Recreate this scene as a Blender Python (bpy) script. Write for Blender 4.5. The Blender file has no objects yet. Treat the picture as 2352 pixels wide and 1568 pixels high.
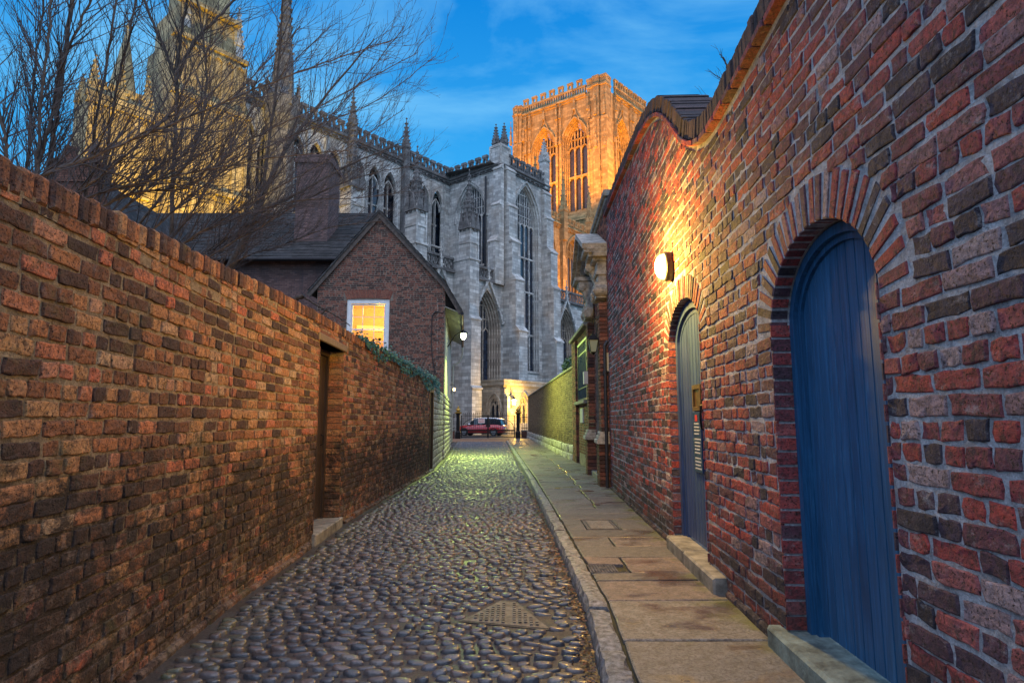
import bpy, math, random
from math import sin, cos, pi, sqrt, radians, atan2
from mathutils import Vector
from mathutils.geometry import tessellate_polygon

SC = bpy.context.scene
COL = SC.collection

# ---------------------------------------------------------------- camera
cam_d = bpy.data.cameras.new("camera")
cam = bpy.data.objects.new("camera", cam_d)
COL.objects.link(cam)
cam.location = (0, 0, 1.5)
cam.rotation_euler = (radians(90) + math.atan(181 / 1400), 0, 0)
cam_d.sensor_width = 36
cam_d.lens = 36 * 1400 / 2352
cam_d.clip_start = 0.05
cam_d.clip_end = 2000
SC.camera = cam

# ---------------------------------------------------------------- view
SC.view_settings.view_transform = 'Standard'
SC.view_settings.look = 'None'
SC.view_settings.gamma = 1
SC.view_settings.use_curve_mapping = False
SC.view_settings.exposure = 0.12
SC.render.engine = 'CYCLES'
SC.cycles.max_bounces = 6
SC.cycles.diffuse_bounces = 3
SC.cycles.sample_clamp_indirect = 4.0
SC.cycles.use_denoising = True

# ---------------------------------------------------------------- node helpers
def nd(nt, typ, inp=None, **attrs):
    n = nt.nodes.new(typ)
    for k, v in attrs.items():
        setattr(n, k, v)
    for k, v in (inp or {}).items():
        s = n.inputs[k]
        if isinstance(v, bpy.types.NodeSocket):
            nt.links.new(v, s)
        else:
            s.default_value = v
    return n

def rgba(c):
    return (c[0], c[1], c[2], 1.0)

def mixc(nt, fac, a, b, blend='MIX'):
    n = nt.nodes.new('ShaderNodeMix')
    n.data_type = 'RGBA'
    n.blend_type = blend
    for i, v in ((0, fac), (6, a), (7, b)):
        if isinstance(v, bpy.types.NodeSocket):
            nt.links.new(v, n.inputs[i])
        elif i == 0:
            n.inputs[0].default_value = v
        else:
            n.inputs[i].default_value = rgba(v)
    return n.outputs[2]

def ramp(nt, fac, stops, interp='LINEAR'):
    n = nt.nodes.new('ShaderNodeValToRGB')
    cr = n.color_ramp
    cr.interpolation = interp
    while len(cr.elements) < len(stops):
        cr.elements.new(0.5)
    for e, (p, c) in zip(cr.elements, stops):
        e.position = p
        e.color = rgba(c) if not isinstance(c, (int, float)) else (c, c, c, 1)
    nt.links.new(fac, n.inputs[0])
    return n.outputs[0]

def math_(nt, op, a, b=0.0, clamp=False):
    n = nt.nodes.new('ShaderNodeMath')
    n.operation = op
    n.use_clamp = clamp
    for i, v in enumerate((a, b)):
        if isinstance(v, bpy.types.NodeSocket):
            nt.links.new(v, n.inputs[i])
        else:
            n.inputs[i].default_value = v
    return n.outputs[0]

def noise(nt, vec, scale, detail=4, rough=0.6, dist=0.0):
    return nd(nt, 'ShaderNodeTexNoise', {'Vector': vec, 'Scale': scale, 'Detail': detail, 'Roughness': rough, 'Distortion': dist}).outputs['Fac']

def mapping(nt, vec, scale=(1, 1, 1), rot=(0, 0, 0)):
    return nd(nt, 'ShaderNodeMapping', {'Vector': vec, 'Scale': scale, 'Rotation': rot}).outputs[0]

def coords(nt):
    return nd(nt, 'ShaderNodeNewGeometry').outputs['Position']

def tint(nt):
    n = nd(nt, 'ShaderNodeAttribute', attribute_name='tint')
    s = nd(nt, 'ShaderNodeSeparateColor', {0: n.outputs['Color']})
    return s.outputs[0], s.outputs[1], s.outputs[2]

def bump(nt, h, strength=0.5, dist=0.01, normal=None):
    d = {'Height': h, 'Strength': strength, 'Distance': dist}
    if normal is not None:
        d['Normal'] = normal
    return nd(nt, 'ShaderNodeBump', d).outputs[0]

def new_mat(name):
    m = bpy.data.materials.new(name)
    m.use_nodes = True
    nt = m.node_tree
    nt.nodes.clear()
    out = nt.nodes.new('ShaderNodeOutputMaterial')
    b = nt.nodes.new('ShaderNodeBsdfPrincipled')
    nt.links.new(b.outputs[0], out.inputs[0])
    return m, nt, b

def setb(nt, b, **kw):
    names = dict(color='Base Color', rough='Roughness', metal='Metallic', normal='Normal', spec='Specular IOR Level',
                 emit='Emission Color', estr='Emission Strength', coat='Coat Weight', coatr='Coat Roughness', alpha='Alpha', trans='Transmission Weight')
    for k, v in kw.items():
        s = b.inputs[names[k]]
        if isinstance(v, bpy.types.NodeSocket):
            nt.links.new(v, s)
        else:
            s.default_value = rgba(v) if isinstance(v, (tuple, list)) else v

# ---------------------------------------------------------------- dusk sky
W = bpy.data.worlds.new("World")
SC.world = W
W.use_nodes = True
nt = W.node_tree
nt.nodes.clear()
wo = nt.nodes.new('ShaderNodeOutputWorld')
bg = nt.nodes.new('ShaderNodeBackground')
nt.links.new(bg.outputs[0], wo.inputs[0])
tc = nd(nt, 'ShaderNodeTexCoord').outputs['Generated']
sep = nd(nt, 'ShaderNodeSeparateXYZ', {0: tc})
elev = sep.outputs[2]
sky_t = nt.nodes.new('ShaderNodeTexSky')
sky_t.sky_type = 'NISHITA'
sky_t.sun_disc = False
SUN_ELEV, SUN_AZ = radians(2.0), radians(200)
sky_t.sun_elevation = SUN_ELEV
sky_t.sun_rotation = SUN_AZ
sky_t.ozone_density = 3.0
SKY_STR = 0.012
grad = ramp(nt, elev, [(0.0, (0.20, 0.52, 0.82)), (0.18, (0.13, 0.50, 0.90)), (0.38, (0.035, 0.38, 0.84)),
                       (0.60, (0.004, 0.225, 0.69)), (0.78, (0.18, 0.40, 0.88)), (1.0, (0.75, 0.92, 1.35))])
# thin streaky cloud veil
mp = mapping(nt, tc, (1.6, 1.2, 4.2), (0, 0.35, 0.3))
n1 = noise(nt, mp, 1.5, 7, 0.58, 0.6)
cl = ramp(nt, n1, [(0.43, 0.0), (0.72, 1.0)])
clf = math_(nt, 'MULTIPLY', cl, 0.75)
grad = mixc(nt, clf, grad, (0.22, 0.60, 0.93))
# sky brightened behind and overhead, added as fill light for the lane
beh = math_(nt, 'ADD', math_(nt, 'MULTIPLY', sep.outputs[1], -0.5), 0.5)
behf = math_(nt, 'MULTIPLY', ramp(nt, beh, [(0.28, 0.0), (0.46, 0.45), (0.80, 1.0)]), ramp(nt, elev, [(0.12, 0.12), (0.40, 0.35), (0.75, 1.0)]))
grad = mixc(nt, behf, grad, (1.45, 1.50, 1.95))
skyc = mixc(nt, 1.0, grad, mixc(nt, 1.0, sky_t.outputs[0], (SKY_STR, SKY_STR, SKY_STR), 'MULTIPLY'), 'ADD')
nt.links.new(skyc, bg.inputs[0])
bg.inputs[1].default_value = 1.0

# ---------------------------------------------------------------- soft dusk sun (afterglow from behind the right-hand wall)
sl = bpy.data.lights.new("dusk_sun", 'SUN')
sl.energy = 0.30
sl.angle = radians(40)
sl.color = (1.0, 0.92, 0.84)
so = bpy.data.objects.new("dusk_sun", sl)
COL.objects.link(so)
so.rotation_euler = (radians(38), 0, radians(52))

def lamp(name, kind, loc, energy, color, radius=0.06, target=None, spot=None, blend=0.6):
    l = bpy.data.lights.new(name, kind)
    l.energy = energy
    l.color = color
    l.shadow_soft_size = radius
    o = bpy.data.objects.new(name, l)
    COL.objects.link(o)
    o.location = loc
    if target is not None:
        o.rotation_euler = (Vector(target) - Vector(loc)).to_track_quat('-Z', 'Y').to_euler()
    if spot:
        l.spot_size = radians(spot)
        l.spot_blend = blend
    return o

# ---------------------------------------------------------------- mesh builder
class MB:
    def __init__(self):
        self.v = []; self.f = []; self.mi = []; self.c = []
    def add(self, verts, faces, mat=0, col=(0.5, 0.5, 0.5)):
        o = len(self.v)
        self.v.extend(verts)
        self.c.extend([col] * len(verts))
        self.f.extend([tuple(i + o for i in f) for f in faces])
        self.mi.extend([mat] * len(faces))
    def build(self, name, mats, parent=None, smooth=False, uv=False):
        me = bpy.data.meshes.new(name)
        me.from_pydata(self.v, [], self.f)
        if not isinstance(mats, (list, tuple)):
            mats = [mats]
        for m in mats:
            me.materials.append(m)
        me.polygons.foreach_set('material_index', self.mi)
        if smooth:
            me.polygons.foreach_set('use_smooth', [True] * len(self.f))
        at = me.attributes.new('tint', 'FLOAT_COLOR', 'POINT')
        flat = []
        for c in self.c:
            flat.extend((c[0], c[1], c[2], 1.0))
        at.data.foreach_set('color', flat)
        if uv:
            uvl = me.uv_layers.new(name='UVMap')
            buf = [0.0] * (2 * len(me.loops))
            for p in me.polygons:
                n = p.normal
                if abs(n.z) > 0.95:
                    t = Vector((1, 0, 0)); w = Vector((0, 1, 0))
                else:
                    t = Vector((-n.y, n.x, 0)).normalized(); w = n.cross(t)
                    if w.z < 0: w = -w
                for li in p.loop_indices:
                    co = me.vertices[me.loops[li].vertex_index].co
                    buf[2 * li] = co.dot(t); buf[2 * li + 1] = co.dot(w)
            uvl.data.foreach_set('uv', buf)
        me.validate()
        me.update()
        o = bpy.data.objects.new(name, me)
        COL.objects.link(o)
        if parent is not None:
            o.parent = parent
        return o

class Frame:
    """a along the wall, b outwards, z up"""
    def __init__(self, origin, u, flip=False, z=0.0):
        l = sqrt(u[0] ** 2 + u[1] ** 2)
        self.o = origin; self.u = (u[0] / l, u[1] / l); self.z = z
        self.n = (self.u[1], -self.u[0])
        if flip: self.n = (-self.n[0], -self.n[1])
        self.flip = flip
    def P(self, a, b, z):
        return (self.o[0] + self.u[0] * a + self.n[0] * b, self.o[1] + self.u[1] * a + self.n[1] * b, z + self.z)

WORLD = Frame((0, 0), (1, 0))  # a = x, b = -y

def tag(o, label=None, cat=None, group=None, kind=None):
    if label: o['label'] = label
    if cat: o['category'] = cat
    if group: o['group'] = group
    if kind: o['kind'] = kind
    return o

def thing(name, loc, label, cat, group=None):
    """an Empty standing at the thing's base; children are built in world coordinates"""
    o = bpy.data.objects.new(name, None)
    o.empty_display_size = 0.2
    COL.objects.link(o)
    tag(o, label, cat, group)
    return o

def fbox(mb, fr, a0, a1, b0, b1, z0, z1, mat=0, col=(0.5, 0.5, 0.5), ch=0.0):
    if ch <= 0:
        vs = [fr.P(a, b, z) for z in (z0, z1) for b in (b0, b1) for a in (a0, a1)]
        fs = [(0, 2, 3, 1), (4, 5, 7, 6), (0, 1, 5, 4), (2, 6, 7, 3), (0, 4, 6, 2), (1, 3, 7, 5)]
        mb.add(vs, fs, mat, col)
    else:
        c = ch
        pts = [(a0, z0), (a1, z0), (a1, z1), (a0, z1)]
        ins = [(a0 + c, z0 + c), (a1 - c, z0 + c), (a1 - c, z1 - c), (a0 + c, z1 - c)]
        vs = [fr.P(a, b0, z) for a, z in pts] + [fr.P(a, b1 - c, z) for a, z in pts] + [fr.P(a, b1, z) for a, z in ins]
        fs = [(0, 1, 2, 3), (8, 9, 10, 11)]
        for i in range(4):
            j = (i + 1) % 4
            fs += [(i, j, j + 4, i + 4), (i + 4, j + 4, j + 8, i + 8)]
        mb.add(vs, fs, mat, col)

def fprism(mb, fr, pts, b0, b1, mat=0, col=(0.5, 0.5, 0.5)):
    """polygon in (a,z) extruded from b0 to b1"""
    n = len(pts)
    vs = [fr.P(a, b0, z) for a, z in pts] + [fr.P(a, b1, z) for a, z in pts]
    fs = [tuple(range(n)), tuple(range(2 * n - 1, n - 1, -1))]
    fs += [(i, (i + 1) % n, (i + 1) % n + n, i + n) for i in range(n)]
    mb.add(vs, fs, mat, col)

def hprism(mb, pts, z0, z1, mat=0, col=(0.5, 0.5, 0.5)):
    """polygon in (x,y) extruded in z"""
    n = len(pts)
    vs = [(x, y, z0) for x, y in pts] + [(x, y, z1) for x, y in pts]
    fs = [tuple(range(n - 1, -1, -1)), tuple(range(n, 2 * n))]
    fs += [(i, (i + 1) % n, (i + 1) % n + n, i + n) for i in range(n)]
    mb.add(vs, fs, mat, col)

def fslab(mb, fr, outer, holes, bf, bb, mat=0, col=(0.5, 0.5, 0.5), back=True):
    """wall sheet with openings: front at bf, back at bb"""
    loops = [outer] + holes
    flat = [p for l in loops for p in l]
    tris = tessellate_polygon([[Vector((a, z, 0)) for a, z in l] for l in loops])
    n = len(flat)
    vs = [fr.P(a, bf, z) for a, z in flat] + [fr.P(a, bb, z) for a, z in flat]
    fs = []
    for t in tris:
        fs.append(tuple(t))
        if back: fs.append(tuple(i + n for i in reversed(t)))
    o = 0
    for l in loops:
        m = len(l)
        for i in range(m):
            j = (i + 1) % m
            fs.append((o + i, o + j, o + j + n, o + i + n))
        o += m
    mb.add(vs, fs, mat, col)

def fribbon(mb, fr, pts, w, b0, b1, mat=0, col=(0.5, 0.5, 0.5), closed=False):
    """bar of width w following a polyline in the (a,z) plane, between depths b0 and b1"""
    n = len(pts)
    L = []; R = []
    for i in range(n):
        p = pts[i]
        q = pts[(i - 1) % n] if (i > 0 or closed) else None
        r = pts[(i + 1) % n] if (i < n - 1 or closed) else None
        ds = []
        for s, e in ((q, p), (p, r)):
            if s is None or e is None: continue
            dx, dz = e[0] - s[0], e[1] - s[1]
            l = sqrt(dx * dx + dz * dz) or 1
            ds.append((dx / l, dz / l))
        dx = sum(d[0] for d in ds) / len(ds); dz = sum(d[1] for d in ds) / len(ds)
        l = max(sqrt(dx * dx + dz * dz), 0.35)
        nx, nz = -dz / l / l * 1.0, dx / l / l * 1.0
        L.append((p[0] + nx * w / 2, p[1] + nz * w / 2)); R.append((p[0] - nx * w / 2, p[1] - nz * w / 2))
    vs = []
    for i in range(n):
        for (a, z) in (L[i], R[i]):
            for b in (b0, b1):
                vs.append(fr.P(a, b, z))
    fs = []
    rng_ = range(n) if closed else range(n - 1)
    for i in rng_:
        j = (i + 1) % n
        A, B = 4 * i, 4 * j
        fs += [(A, B, B + 1, A + 1), (A + 2, A + 3, B + 3, B + 2), (A + 1, B + 1, B + 3, A + 3), (A, A + 2, B + 2, B)]
    if not closed:
        fs += [(0, 1, 3, 2), (4 * n - 4, 4 * n - 2, 4 * n - 1, 4 * n - 3)]
    mb.add(vs, fs, mat, col)

def tube(mb, pts, rad, k=6, mat=0, col=(0.5, 0.5, 0.5), cap=True):
    """round bar along a 3D polyline; rad is a number or one per point"""
    n = len(pts)
    rr = rad if isinstance(rad, (list, tuple)) else [rad] * n
    vs = []
    ref = None
    for i in range(n):
        a = Vector(pts[max(i - 1, 0)]); b = Vector(pts[min(i + 1, n - 1)])
        t = (b - a)
        t = t.normalized() if t.length > 1e-9 else Vector((0, 0, 1))
        if ref is None:
            ref = Vector((0, 0, 1)) if abs(t.z) < 0.9 else Vector((1, 0, 0))
        x = (ref - t * ref.dot(t))
        x = x.normalized() if x.length > 1e-6 else t.orthogonal().normalized()
        ref = x
        y = t.cross(x)
        c = Vector(pts[i])
        for j in range(k):
            an = 2 * pi * j / k
            vs.append(tuple(c + (x * cos(an) + y * sin(an)) * rr[i]))
    fs = []
    for i in range(n - 1):
        for j in range(k):
            j2 = (j + 1) % k
            fs.append((i * k + j, i * k + j2, (i + 1) * k + j2, (i + 1) * k + j))
    if cap:
        fs.append(tuple(range(k - 1, -1, -1))); fs.append(tuple(range((n - 1) * k, n * k)))
    mb.add(vs, fs, mat, col)

def lathe(mb, c, prof, k=12, mat=0, col=(0.5, 0.5, 0.5), rot=0.0):
    """profile [(r,z)...] turned about the vertical through c"""
    vs = []
    for r, z in prof:
        for j in range(k):
            an = 2 * pi * j / k + rot
            vs.append((c[0] + r * cos(an), c[1] + r * sin(an), c[2] + z))
    fs = []
    for i in range(len(prof) - 1):
        for j in range(k):
            j2 = (j + 1) % k
            fs.append((i * k + j, i * k + j2, (i + 1) * k + j2, (i + 1) * k + j))
    fs.append(tuple(range(k - 1, -1, -1))); fs.append(tuple(range((len(prof) - 1) * k, len(prof) * k)))
    mb.add(vs, fs, mat, col)

def arch(c, w, z0, zs, za, n=8):
    """outline of an opening: half width w, springing zs, top za; pointed when the rise exceeds w"""
    r = za - zs
    left = []
    if r >= w:
        R = (r * r + w * w) / (2 * w)
        th = math.asin(min(1, r / R))
        for i in range(n + 1):
            t = th * i / n
            left.append((c - w + R - R * cos(t), zs + R * sin(t)))
    else:
        for i in range(n + 1):
            t = pi / 2 * i / n
            left.append((c - w * cos(t), zs + r * sin(t)))
    left[-1] = (c, za)
    right = [(2 * c - a, z) for a, z in reversed(left[:-1])]
    return [(c - w, z0)] + left + right + [(c + w, z0)]

def arch_h(a, c, w, zs, za):
    d = abs(a - c)
    if d >= w: return zs
    r = za - zs
    if r >= w:
        R = (r * r + w * w) / (2 * w)
        return zs + sqrt(max(0, R * R - (d + R - w) ** 2))
    return zs + r * sqrt(1 - (d / w) ** 2)

# ---------------------------------------------------------------- bricks
def brick(mb, fr, a0, a1, z0, z1, b0, b1, rng, col, top=None, jit=0.004, mat=0, inset=0.0042):
    """one worn brick: ragged outline, rounded arris, slightly uneven face"""
    na = 4 if a1 - a0 > 0.17 else 3
    per = [(a0 + (a1 - a0) * i / na, z0) for i in range(na)] + [(a1, z0), (a1, (z0 + z1) / 2)] + \
          [(a1 - (a1 - a0) * i / na, z1) for i in range(na)] + [(a0, z1), (a0, (z0 + z1) / 2)]
    n = len(per)
    tilt = rng.uniform(-jit, jit) * 0.8
    am, zm = (a0 + a1) / 2, (z0 + z1) / 2
    pj = []
    for a, z in per:
        a += rng.uniform(-jit, jit) ; z += rng.uniform(-jit, jit) * 0.8 + tilt * (a - am) / max(0.05, a1 - a0) * 2
        if top is not None: z = min(z, top(a))
        pj.append((a, z))
    for q in (0, na, na + 2, 2 * na + 2):      # corners are knocked off
        if q < n:
            k = rng.uniform(0.0, 0.10)
            pj[q] = (pj[q][0] + (am - pj[q][0]) * k * 0.5, pj[q][1] + (zm - pj[q][1]) * k)
    vs = [fr.P(a, b0, z) for a, z in pj]
    ca = sum(p[0] for p in pj) / n; cz = sum(p[1] for p in pj) / n
    ha, hz = (a1 - a0) / 2, (z1 - z0) / 2
    dp = [rng.uniform(-0.006, 0.002) for _ in range(n)]
    for m, db, kd in ((1.0, -0.002, 1.0), (2.2, 0.0, 0.7)):
        fa, fz = max(0.2, 1 - inset * m / ha), max(0.2, 1 - inset * m / hz)
        for (a, z), d in zip(pj, dp):
            vs.append(fr.P(ca + (a - ca) * fa, b1 + db + d * kd, cz + (z - cz) * fz))
    vs.append(fr.P(ca, b1 + rng.uniform(-0.003, 0.002), cz))
    fs = []
    for i in range(n):
        j = (i + 1) % n
        fs.append((i, j, j + n, i + n)); fs.append((i + n, j + n, j + 2 * n, i + 2 * n)); fs.append((i + 2 * n, j + 2 * n, 3 * n))
    mb.add(vs, fs, mat, col)

def brickwork(mb, fr, a0, a1, z0, top, ch, bl, rng, holes=(), b0=0.0, b1=0.012, gap=0.012, header=0.35, jit=0.004, pal=None, wob=0.0):
    """courses of separate bricks; holes: functions z -> (l, r) or None"""
    ztop = max(top(a0 + (a1 - a0) * i / 40) for i in range(41))
    nc = int((ztop - z0) / ch) + 1
    for k in range(nc):
        zc = z0 + k * ch
        hdr_row = rng.random() < header
        a = a0 - rng.uniform(0, bl)
        ph = rng.uniform(0, 6)
        while a < a1:
            hdr = (rng.random() < 0.85) if hdr_row else (rng.random() < 0.12)
            L = bl * (0.5 if hdr else 1.0) * rng.uniform(0.92, 1.08)
            s, e = max(a, a0), min(a + L, a1)
            a += L
            wz = wob * sin(s * 1.1 + ph) + rng.uniform(-0.002, 0.002)
            segs = [(s, e)]
            for h in holes:
                iv = h(zc + ch * 0.5)
                if iv is None: continue
                ns = []
                for (p, q) in segs:
                    if q <= iv[0] or p >= iv[1]: ns.append((p, q)); continue
                    if p < iv[0]: ns.append((p, iv[0] + gap * 0.5))
                    if q > iv[1]: ns.append((iv[1] - gap * 0.5, q))
                segs = ns
            for (p, q) in segs:
                if q - p < 0.035: continue
                tm = min(top(p), top(q), top((p + q) / 2))
                tx = max(top(p), top(q))
                if zc + 0.02 > tx: continue
                col = (rng.random(), rng.random(), rng.random())
                if pal: col = pal(col, p, zc, rng)
                brick(mb, fr, p + gap / 2, q - gap / 2, zc + gap / 2 + wz, zc + ch - gap / 2 + wz, b0 - 0.01, b1 + rng.uniform(-0.005, 0.005), rng, col,
                      (lambda aa: top(aa) - 0.004) if zc + ch > tm - 0.01 else None, jit)

def ring(mb, fr, c, w, zs, za, depth, rng, b0=0.0, b1=0.014, step=0.085, gap=0.012, back=-0.1):
    """voussoirs standing on end round an arched head"""
    n = 200
    path = []
    for i in range(n + 1):
        t = pi * i / n
        if za - zs >= w:
            a = c - w * cos(t); path.append((a, arch_h(a, c, w, zs, za)))
        else:
            path.append((c - w * cos(t), zs + (za - zs) * sin(t)))
    ln = [0]
    for i in range(n): ln.append(ln[-1] + sqrt((path[i + 1][0] - path[i][0]) ** 2 + (path[i + 1][1] - path[i][1]) ** 2))
    m = max(3, round(ln[-1] / step))
    def at(s):
        s = min(max(s, 0), ln[-1])
        i = 0
        while i < n - 1 and ln[i + 1] < s: i += 1
        f = (s - ln[i]) / max(1e-9, ln[i + 1] - ln[i])
        p, q = path[i], path[i + 1]
        dx, dz = q[0] - p[0], q[1] - p[1]; l = sqrt(dx * dx + dz * dz) or 1
        return (p[0] + dx * f, p[1] + dz * f, -dz / l, dx / l)
    for k in range(m):
        s0, s1 = ln[-1] * k / m + gap / 2, ln[-1] * (k + 1) / m - gap / 2
        p, q = at(s0), at(s1)
        d = depth * rng.uniform(0.93, 1.05)
        mx_, mz_ = p[2] + q[2], p[3] + q[3]; ml = sqrt(mx_ * mx_ + mz_ * mz_) or 1; mx_ /= ml; mz_ /= ml
        g2 = 0.16   # bricks barely taper: the joints widen outwards
        o0 = (p[0] + (mx_ * (1 - g2) + p[2] * g2) * d, p[1] + (mz_ * (1 - g2) + p[3] * g2) * d); o1 = (q[0] + (mx_ * (1 - g2) + q[2] * g2) * d, q[1] + (mz_ * (1 - g2) + q[3] * g2) * d)
        quad = [(p[0], p[1]), (q[0], q[1]), o1, o0]
        ca = sum(x for x, _ in quad) / 4; cz = sum(z for _, z in quad) / 4
        f = b1 + rng.uniform(-0.004, 0.004)
        vs = [fr.P(a, back, z) for a, z in quad] + [fr.P(a, f - 0.006, z) for a, z in quad] + \
             [fr.P(ca + (a - ca) * 0.86, f + rng.uniform(-0.003, 0.003), cz + (z - cz) * 0.95) for a, z in quad]
        fs = [(8, 9, 10, 11)]
        for i in range(4):
            j = (i + 1) % 4
            fs += [(i, j, j + 4, i + 4), (i + 4, j + 4, j + 8, i + 8)]
        mb.add(vs, fs, 0, (rng.random(), rng.random(), rng.random()))
# ================================================================ materials
def sooted(nt, P, c, grime, grime_h):
    """black soot and pale salts on the lower courses, in patches of their own shape"""
    zz = nd(nt, 'ShaderNodeSeparateXYZ', {0: P}).outputs[2]
    gn = math_(nt, 'ADD', math_(nt, 'MULTIPLY', noise(nt, mapping(nt, P, (1, 1, 1.3)), 1.5, 8, 0.78, 0.8), 0.6), math_(nt, 'MULTIPLY', noise(nt, P, 9.0, 6, 0.8), 0.4))
    lim = ramp(nt, math_(nt, 'DIVIDE', zz, grime_h), [(0.0, 0.16), (0.25, 0.20), (0.52, 0.15), (0.78, 0.03), (1.0, 0.0)])
    gf = ramp(nt, math_(nt, 'ADD', gn, lim), [(0.58, 0.0), (0.68, 1.0)])
    c = mixc(nt, math_(nt, 'MULTIPLY', gf, grime), c, (0.030, 0.023, 0.020))
    lo = ramp(nt, math_(nt, 'DIVIDE', zz, grime_h), [(0.0, 0.12), (0.35, 0.02), (0.5, 0.0)])
    sf = ramp(nt, math_(nt, 'ADD', noise(nt, P, 6.5, 7, 0.8), lo), [(0.58, 0.0), (0.70, 1.0)])
    return mixc(nt, math_(nt, 'MULTIPLY', sf, grime * 0.55), c, (0.34, 0.25, 0.19))

def brick_mat(name, pal, speck=(0.07, 0.048, 0.042), pale=(0.40, 0.27, 0.20), palef=0.22, grime=0.0, moss=0.0, rough=0.85, bumpk=1.0, grime_h=1.6, eff=0.0):
    """separate bricks: tone from the 'tint' attribute, pitted surface, soot and moss with outlines of their own"""
    m, nt, b = new_mat(name)
    r, g, _ = tint(nt)
    P = coords(nt)
    base = ramp(nt, r, pal)
    n1 = noise(nt, P, 34, 6, 0.7)
    n2 = noise(nt, P, 9, 5, 0.65)
    n3 = noise(nt, P, 16, 6, 0.75, 0.4)
    c = mixc(nt, ramp(nt, n1, [(0.36, 0.15), (0.60, 1.0)]), mixc(nt, 0.78, base, speck), base)
    c = mixc(nt, math_(nt, 'MULTIPLY', ramp(nt, n3, [(0.53, 0.0), (0.63, 1.0)]), 0.72), c, (0.042, 0.032, 0.032))
    c = mixc(nt, math_(nt, 'MULTIPLY', ramp(nt, n2, [(0.50, 0.0), (0.72, 1.0)]), palef), c, mixc(nt, 0.5, base, pale))
    pit = ramp(nt, noise(nt, P, 85, 3, 0.6), [(0.34, 1.0), (0.42, 0.0)])
    c = mixc(nt, math_(nt, 'MULTIPLY', pit, 0.85), c, (0.015, 0.012, 0.012))
    if grime > 0:
        c = sooted(nt, P, c, grime, grime_h)
    if eff > 0:
        en = noise(nt, mapping(nt, P, (1, 1, 1.4)), 8.0, 8, 0.80)
        c = mixc(nt, math_(nt, 'MULTIPLY', ramp(nt, en, [(0.56, 0.0), (0.70, 1.0)]), eff), c, (0.46, 0.42, 0.40))
    if moss > 0:
        mn = noise(nt, P, 3.4, 6, 0.7)
        c = mixc(nt, math_(nt, 'MULTIPLY', ramp(nt, mn, [(0.55, 0.0), (0.70, 1.0)]), moss), c, (0.16, 0.15, 0.05))
    h = math_(nt, 'ADD', math_(nt, 'MULTIPLY', n1, 0.6), math_(nt, 'MULTIPLY', noise(nt, P, 14, 4), 0.7))
    h = math_(nt, 'ADD', h, math_(nt, 'MULTIPLY', n3, 0.8))
    h = math_(nt, 'SUBTRACT', h, math_(nt, 'MULTIPLY', pit, 0.35))
    setb(nt, b, color=c, rough=rough, normal=bump(nt, h, 1.0 * bumpk, 0.020), spec=0.35)
    return m

def plain(name, col, rough=0.7, metal=0.0, nscale=8, var=0.25, bumps=0.3, bdist=0.006, spec=0.5, coat=0.0, dark=None):
    m, nt, b = new_mat(name)
    P = coords(nt)
    n = noise(nt, P, nscale, 6, 0.65)
    d = dark if dark else tuple(x * (1 - var * 1.6) for x in col)
    l = tuple(min(1, x * (1 + var)) for x in col)
    c = ramp(nt, n, [(0.30, d), (0.70, l)])
    setb(nt, b, color=c, rough=rough, metal=metal, spec=spec, coat=coat)
    if bumps > 0: setb(nt, b, normal=bump(nt, noise(nt, P, nscale * 5, 4), bumps, bdist))
    return m

M = {}
M['brick_left'] = brick_mat('old_orange_brick', [(0.0, (0.06, 0.034, 0.026)), (0.20, (0.14, 0.060, 0.032)), (0.38, (0.30, 0.115, 0.048)),
                            (0.58, (0.52, 0.20, 0.075)), (0.76, (0.60, 0.32, 0.13)), (0.89, (0.64, 0.17, 0.085)), (1.0, (0.66, 0.46, 0.25))],
                            grime=0.92, moss=0.40, eff=0.22, grime_h=2.0)
M['brick_right'] = brick_mat('purple_red_brick', [(0.0, (0.025, 0.024, 0.036)), (0.17, (0.055, 0.042, 0.062)), (0.36, (0.18, 0.056, 0.072)),
                             (0.60, (0.36, 0.060, 0.060)), (0.80, (0.50, 0.072, 0.056)), (0.91, (0.33, 0.16, 0.165)), (1.0, (0.42, 0.31, 0.31))],
                             grime=0.55, moss=0.0, eff=0.60, grime_h=0.9, speck=(0.04, 0.033, 0.042), pale=(0.36, 0.26, 0.28), palef=0.35)
M['brick_coping'] = brick_mat('dark_coping_brick', [(0.0, (0.03, 0.027, 0.033)), (0.5, (0.06, 0.042, 0.047)), (1.0, (0.10, 0.06, 0.06))], grime=0.2)
M['brick_far'] = brick_mat('weathered_brick', [(0.0, (0.05, 0.026, 0.022)), (0.35, (0.13, 0.048, 0.034)), (0.65, (0.28, 0.085, 0.052)), (1.0, (0.38, 0.15, 0.09))], grime=0.3, bumpk=0.7)
M['brick_olive'] = brick_mat('yellowish_brick', [(0.0, (0.10, 0.07, 0.05)), (0.4, (0.22, 0.14, 0.08)), (0.7, (0.30, 0.20, 0.11)), (1.0, (0.36, 0.27, 0.15))], grime=0.3, moss=0.3)
def mortar_mat(name, col, dark, grime, grime_h):
    m, nt, b = new_mat(name)
    P = coords(nt)
    n1, n2 = noise(nt, P, 7, 8, 0.75), noise(nt, P, 55, 5, 0.7)
    c = ramp(nt, n1, [(0.36, dark), (0.55, col), (0.72, tuple(min(1, x * 1.2) for x in col))])
    c = mixc(nt, ramp(nt, n2, [(0.35, 0.6), (0.6, 0.0)]), c, dark)
    if grime > 0: c = sooted(nt, P, c, grime, grime_h)
    setb(nt, b, color=c, rough=0.95, spec=0.2, normal=bump(nt, math_(nt, 'ADD', n1, n2), 1.0, 0.02))
    return m
M['mortar_left'] = mortar_mat('tan_mortar', (0.42, 0.32, 0.195), (0.13, 0.095, 0.06), 0.9, 2.0)
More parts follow.
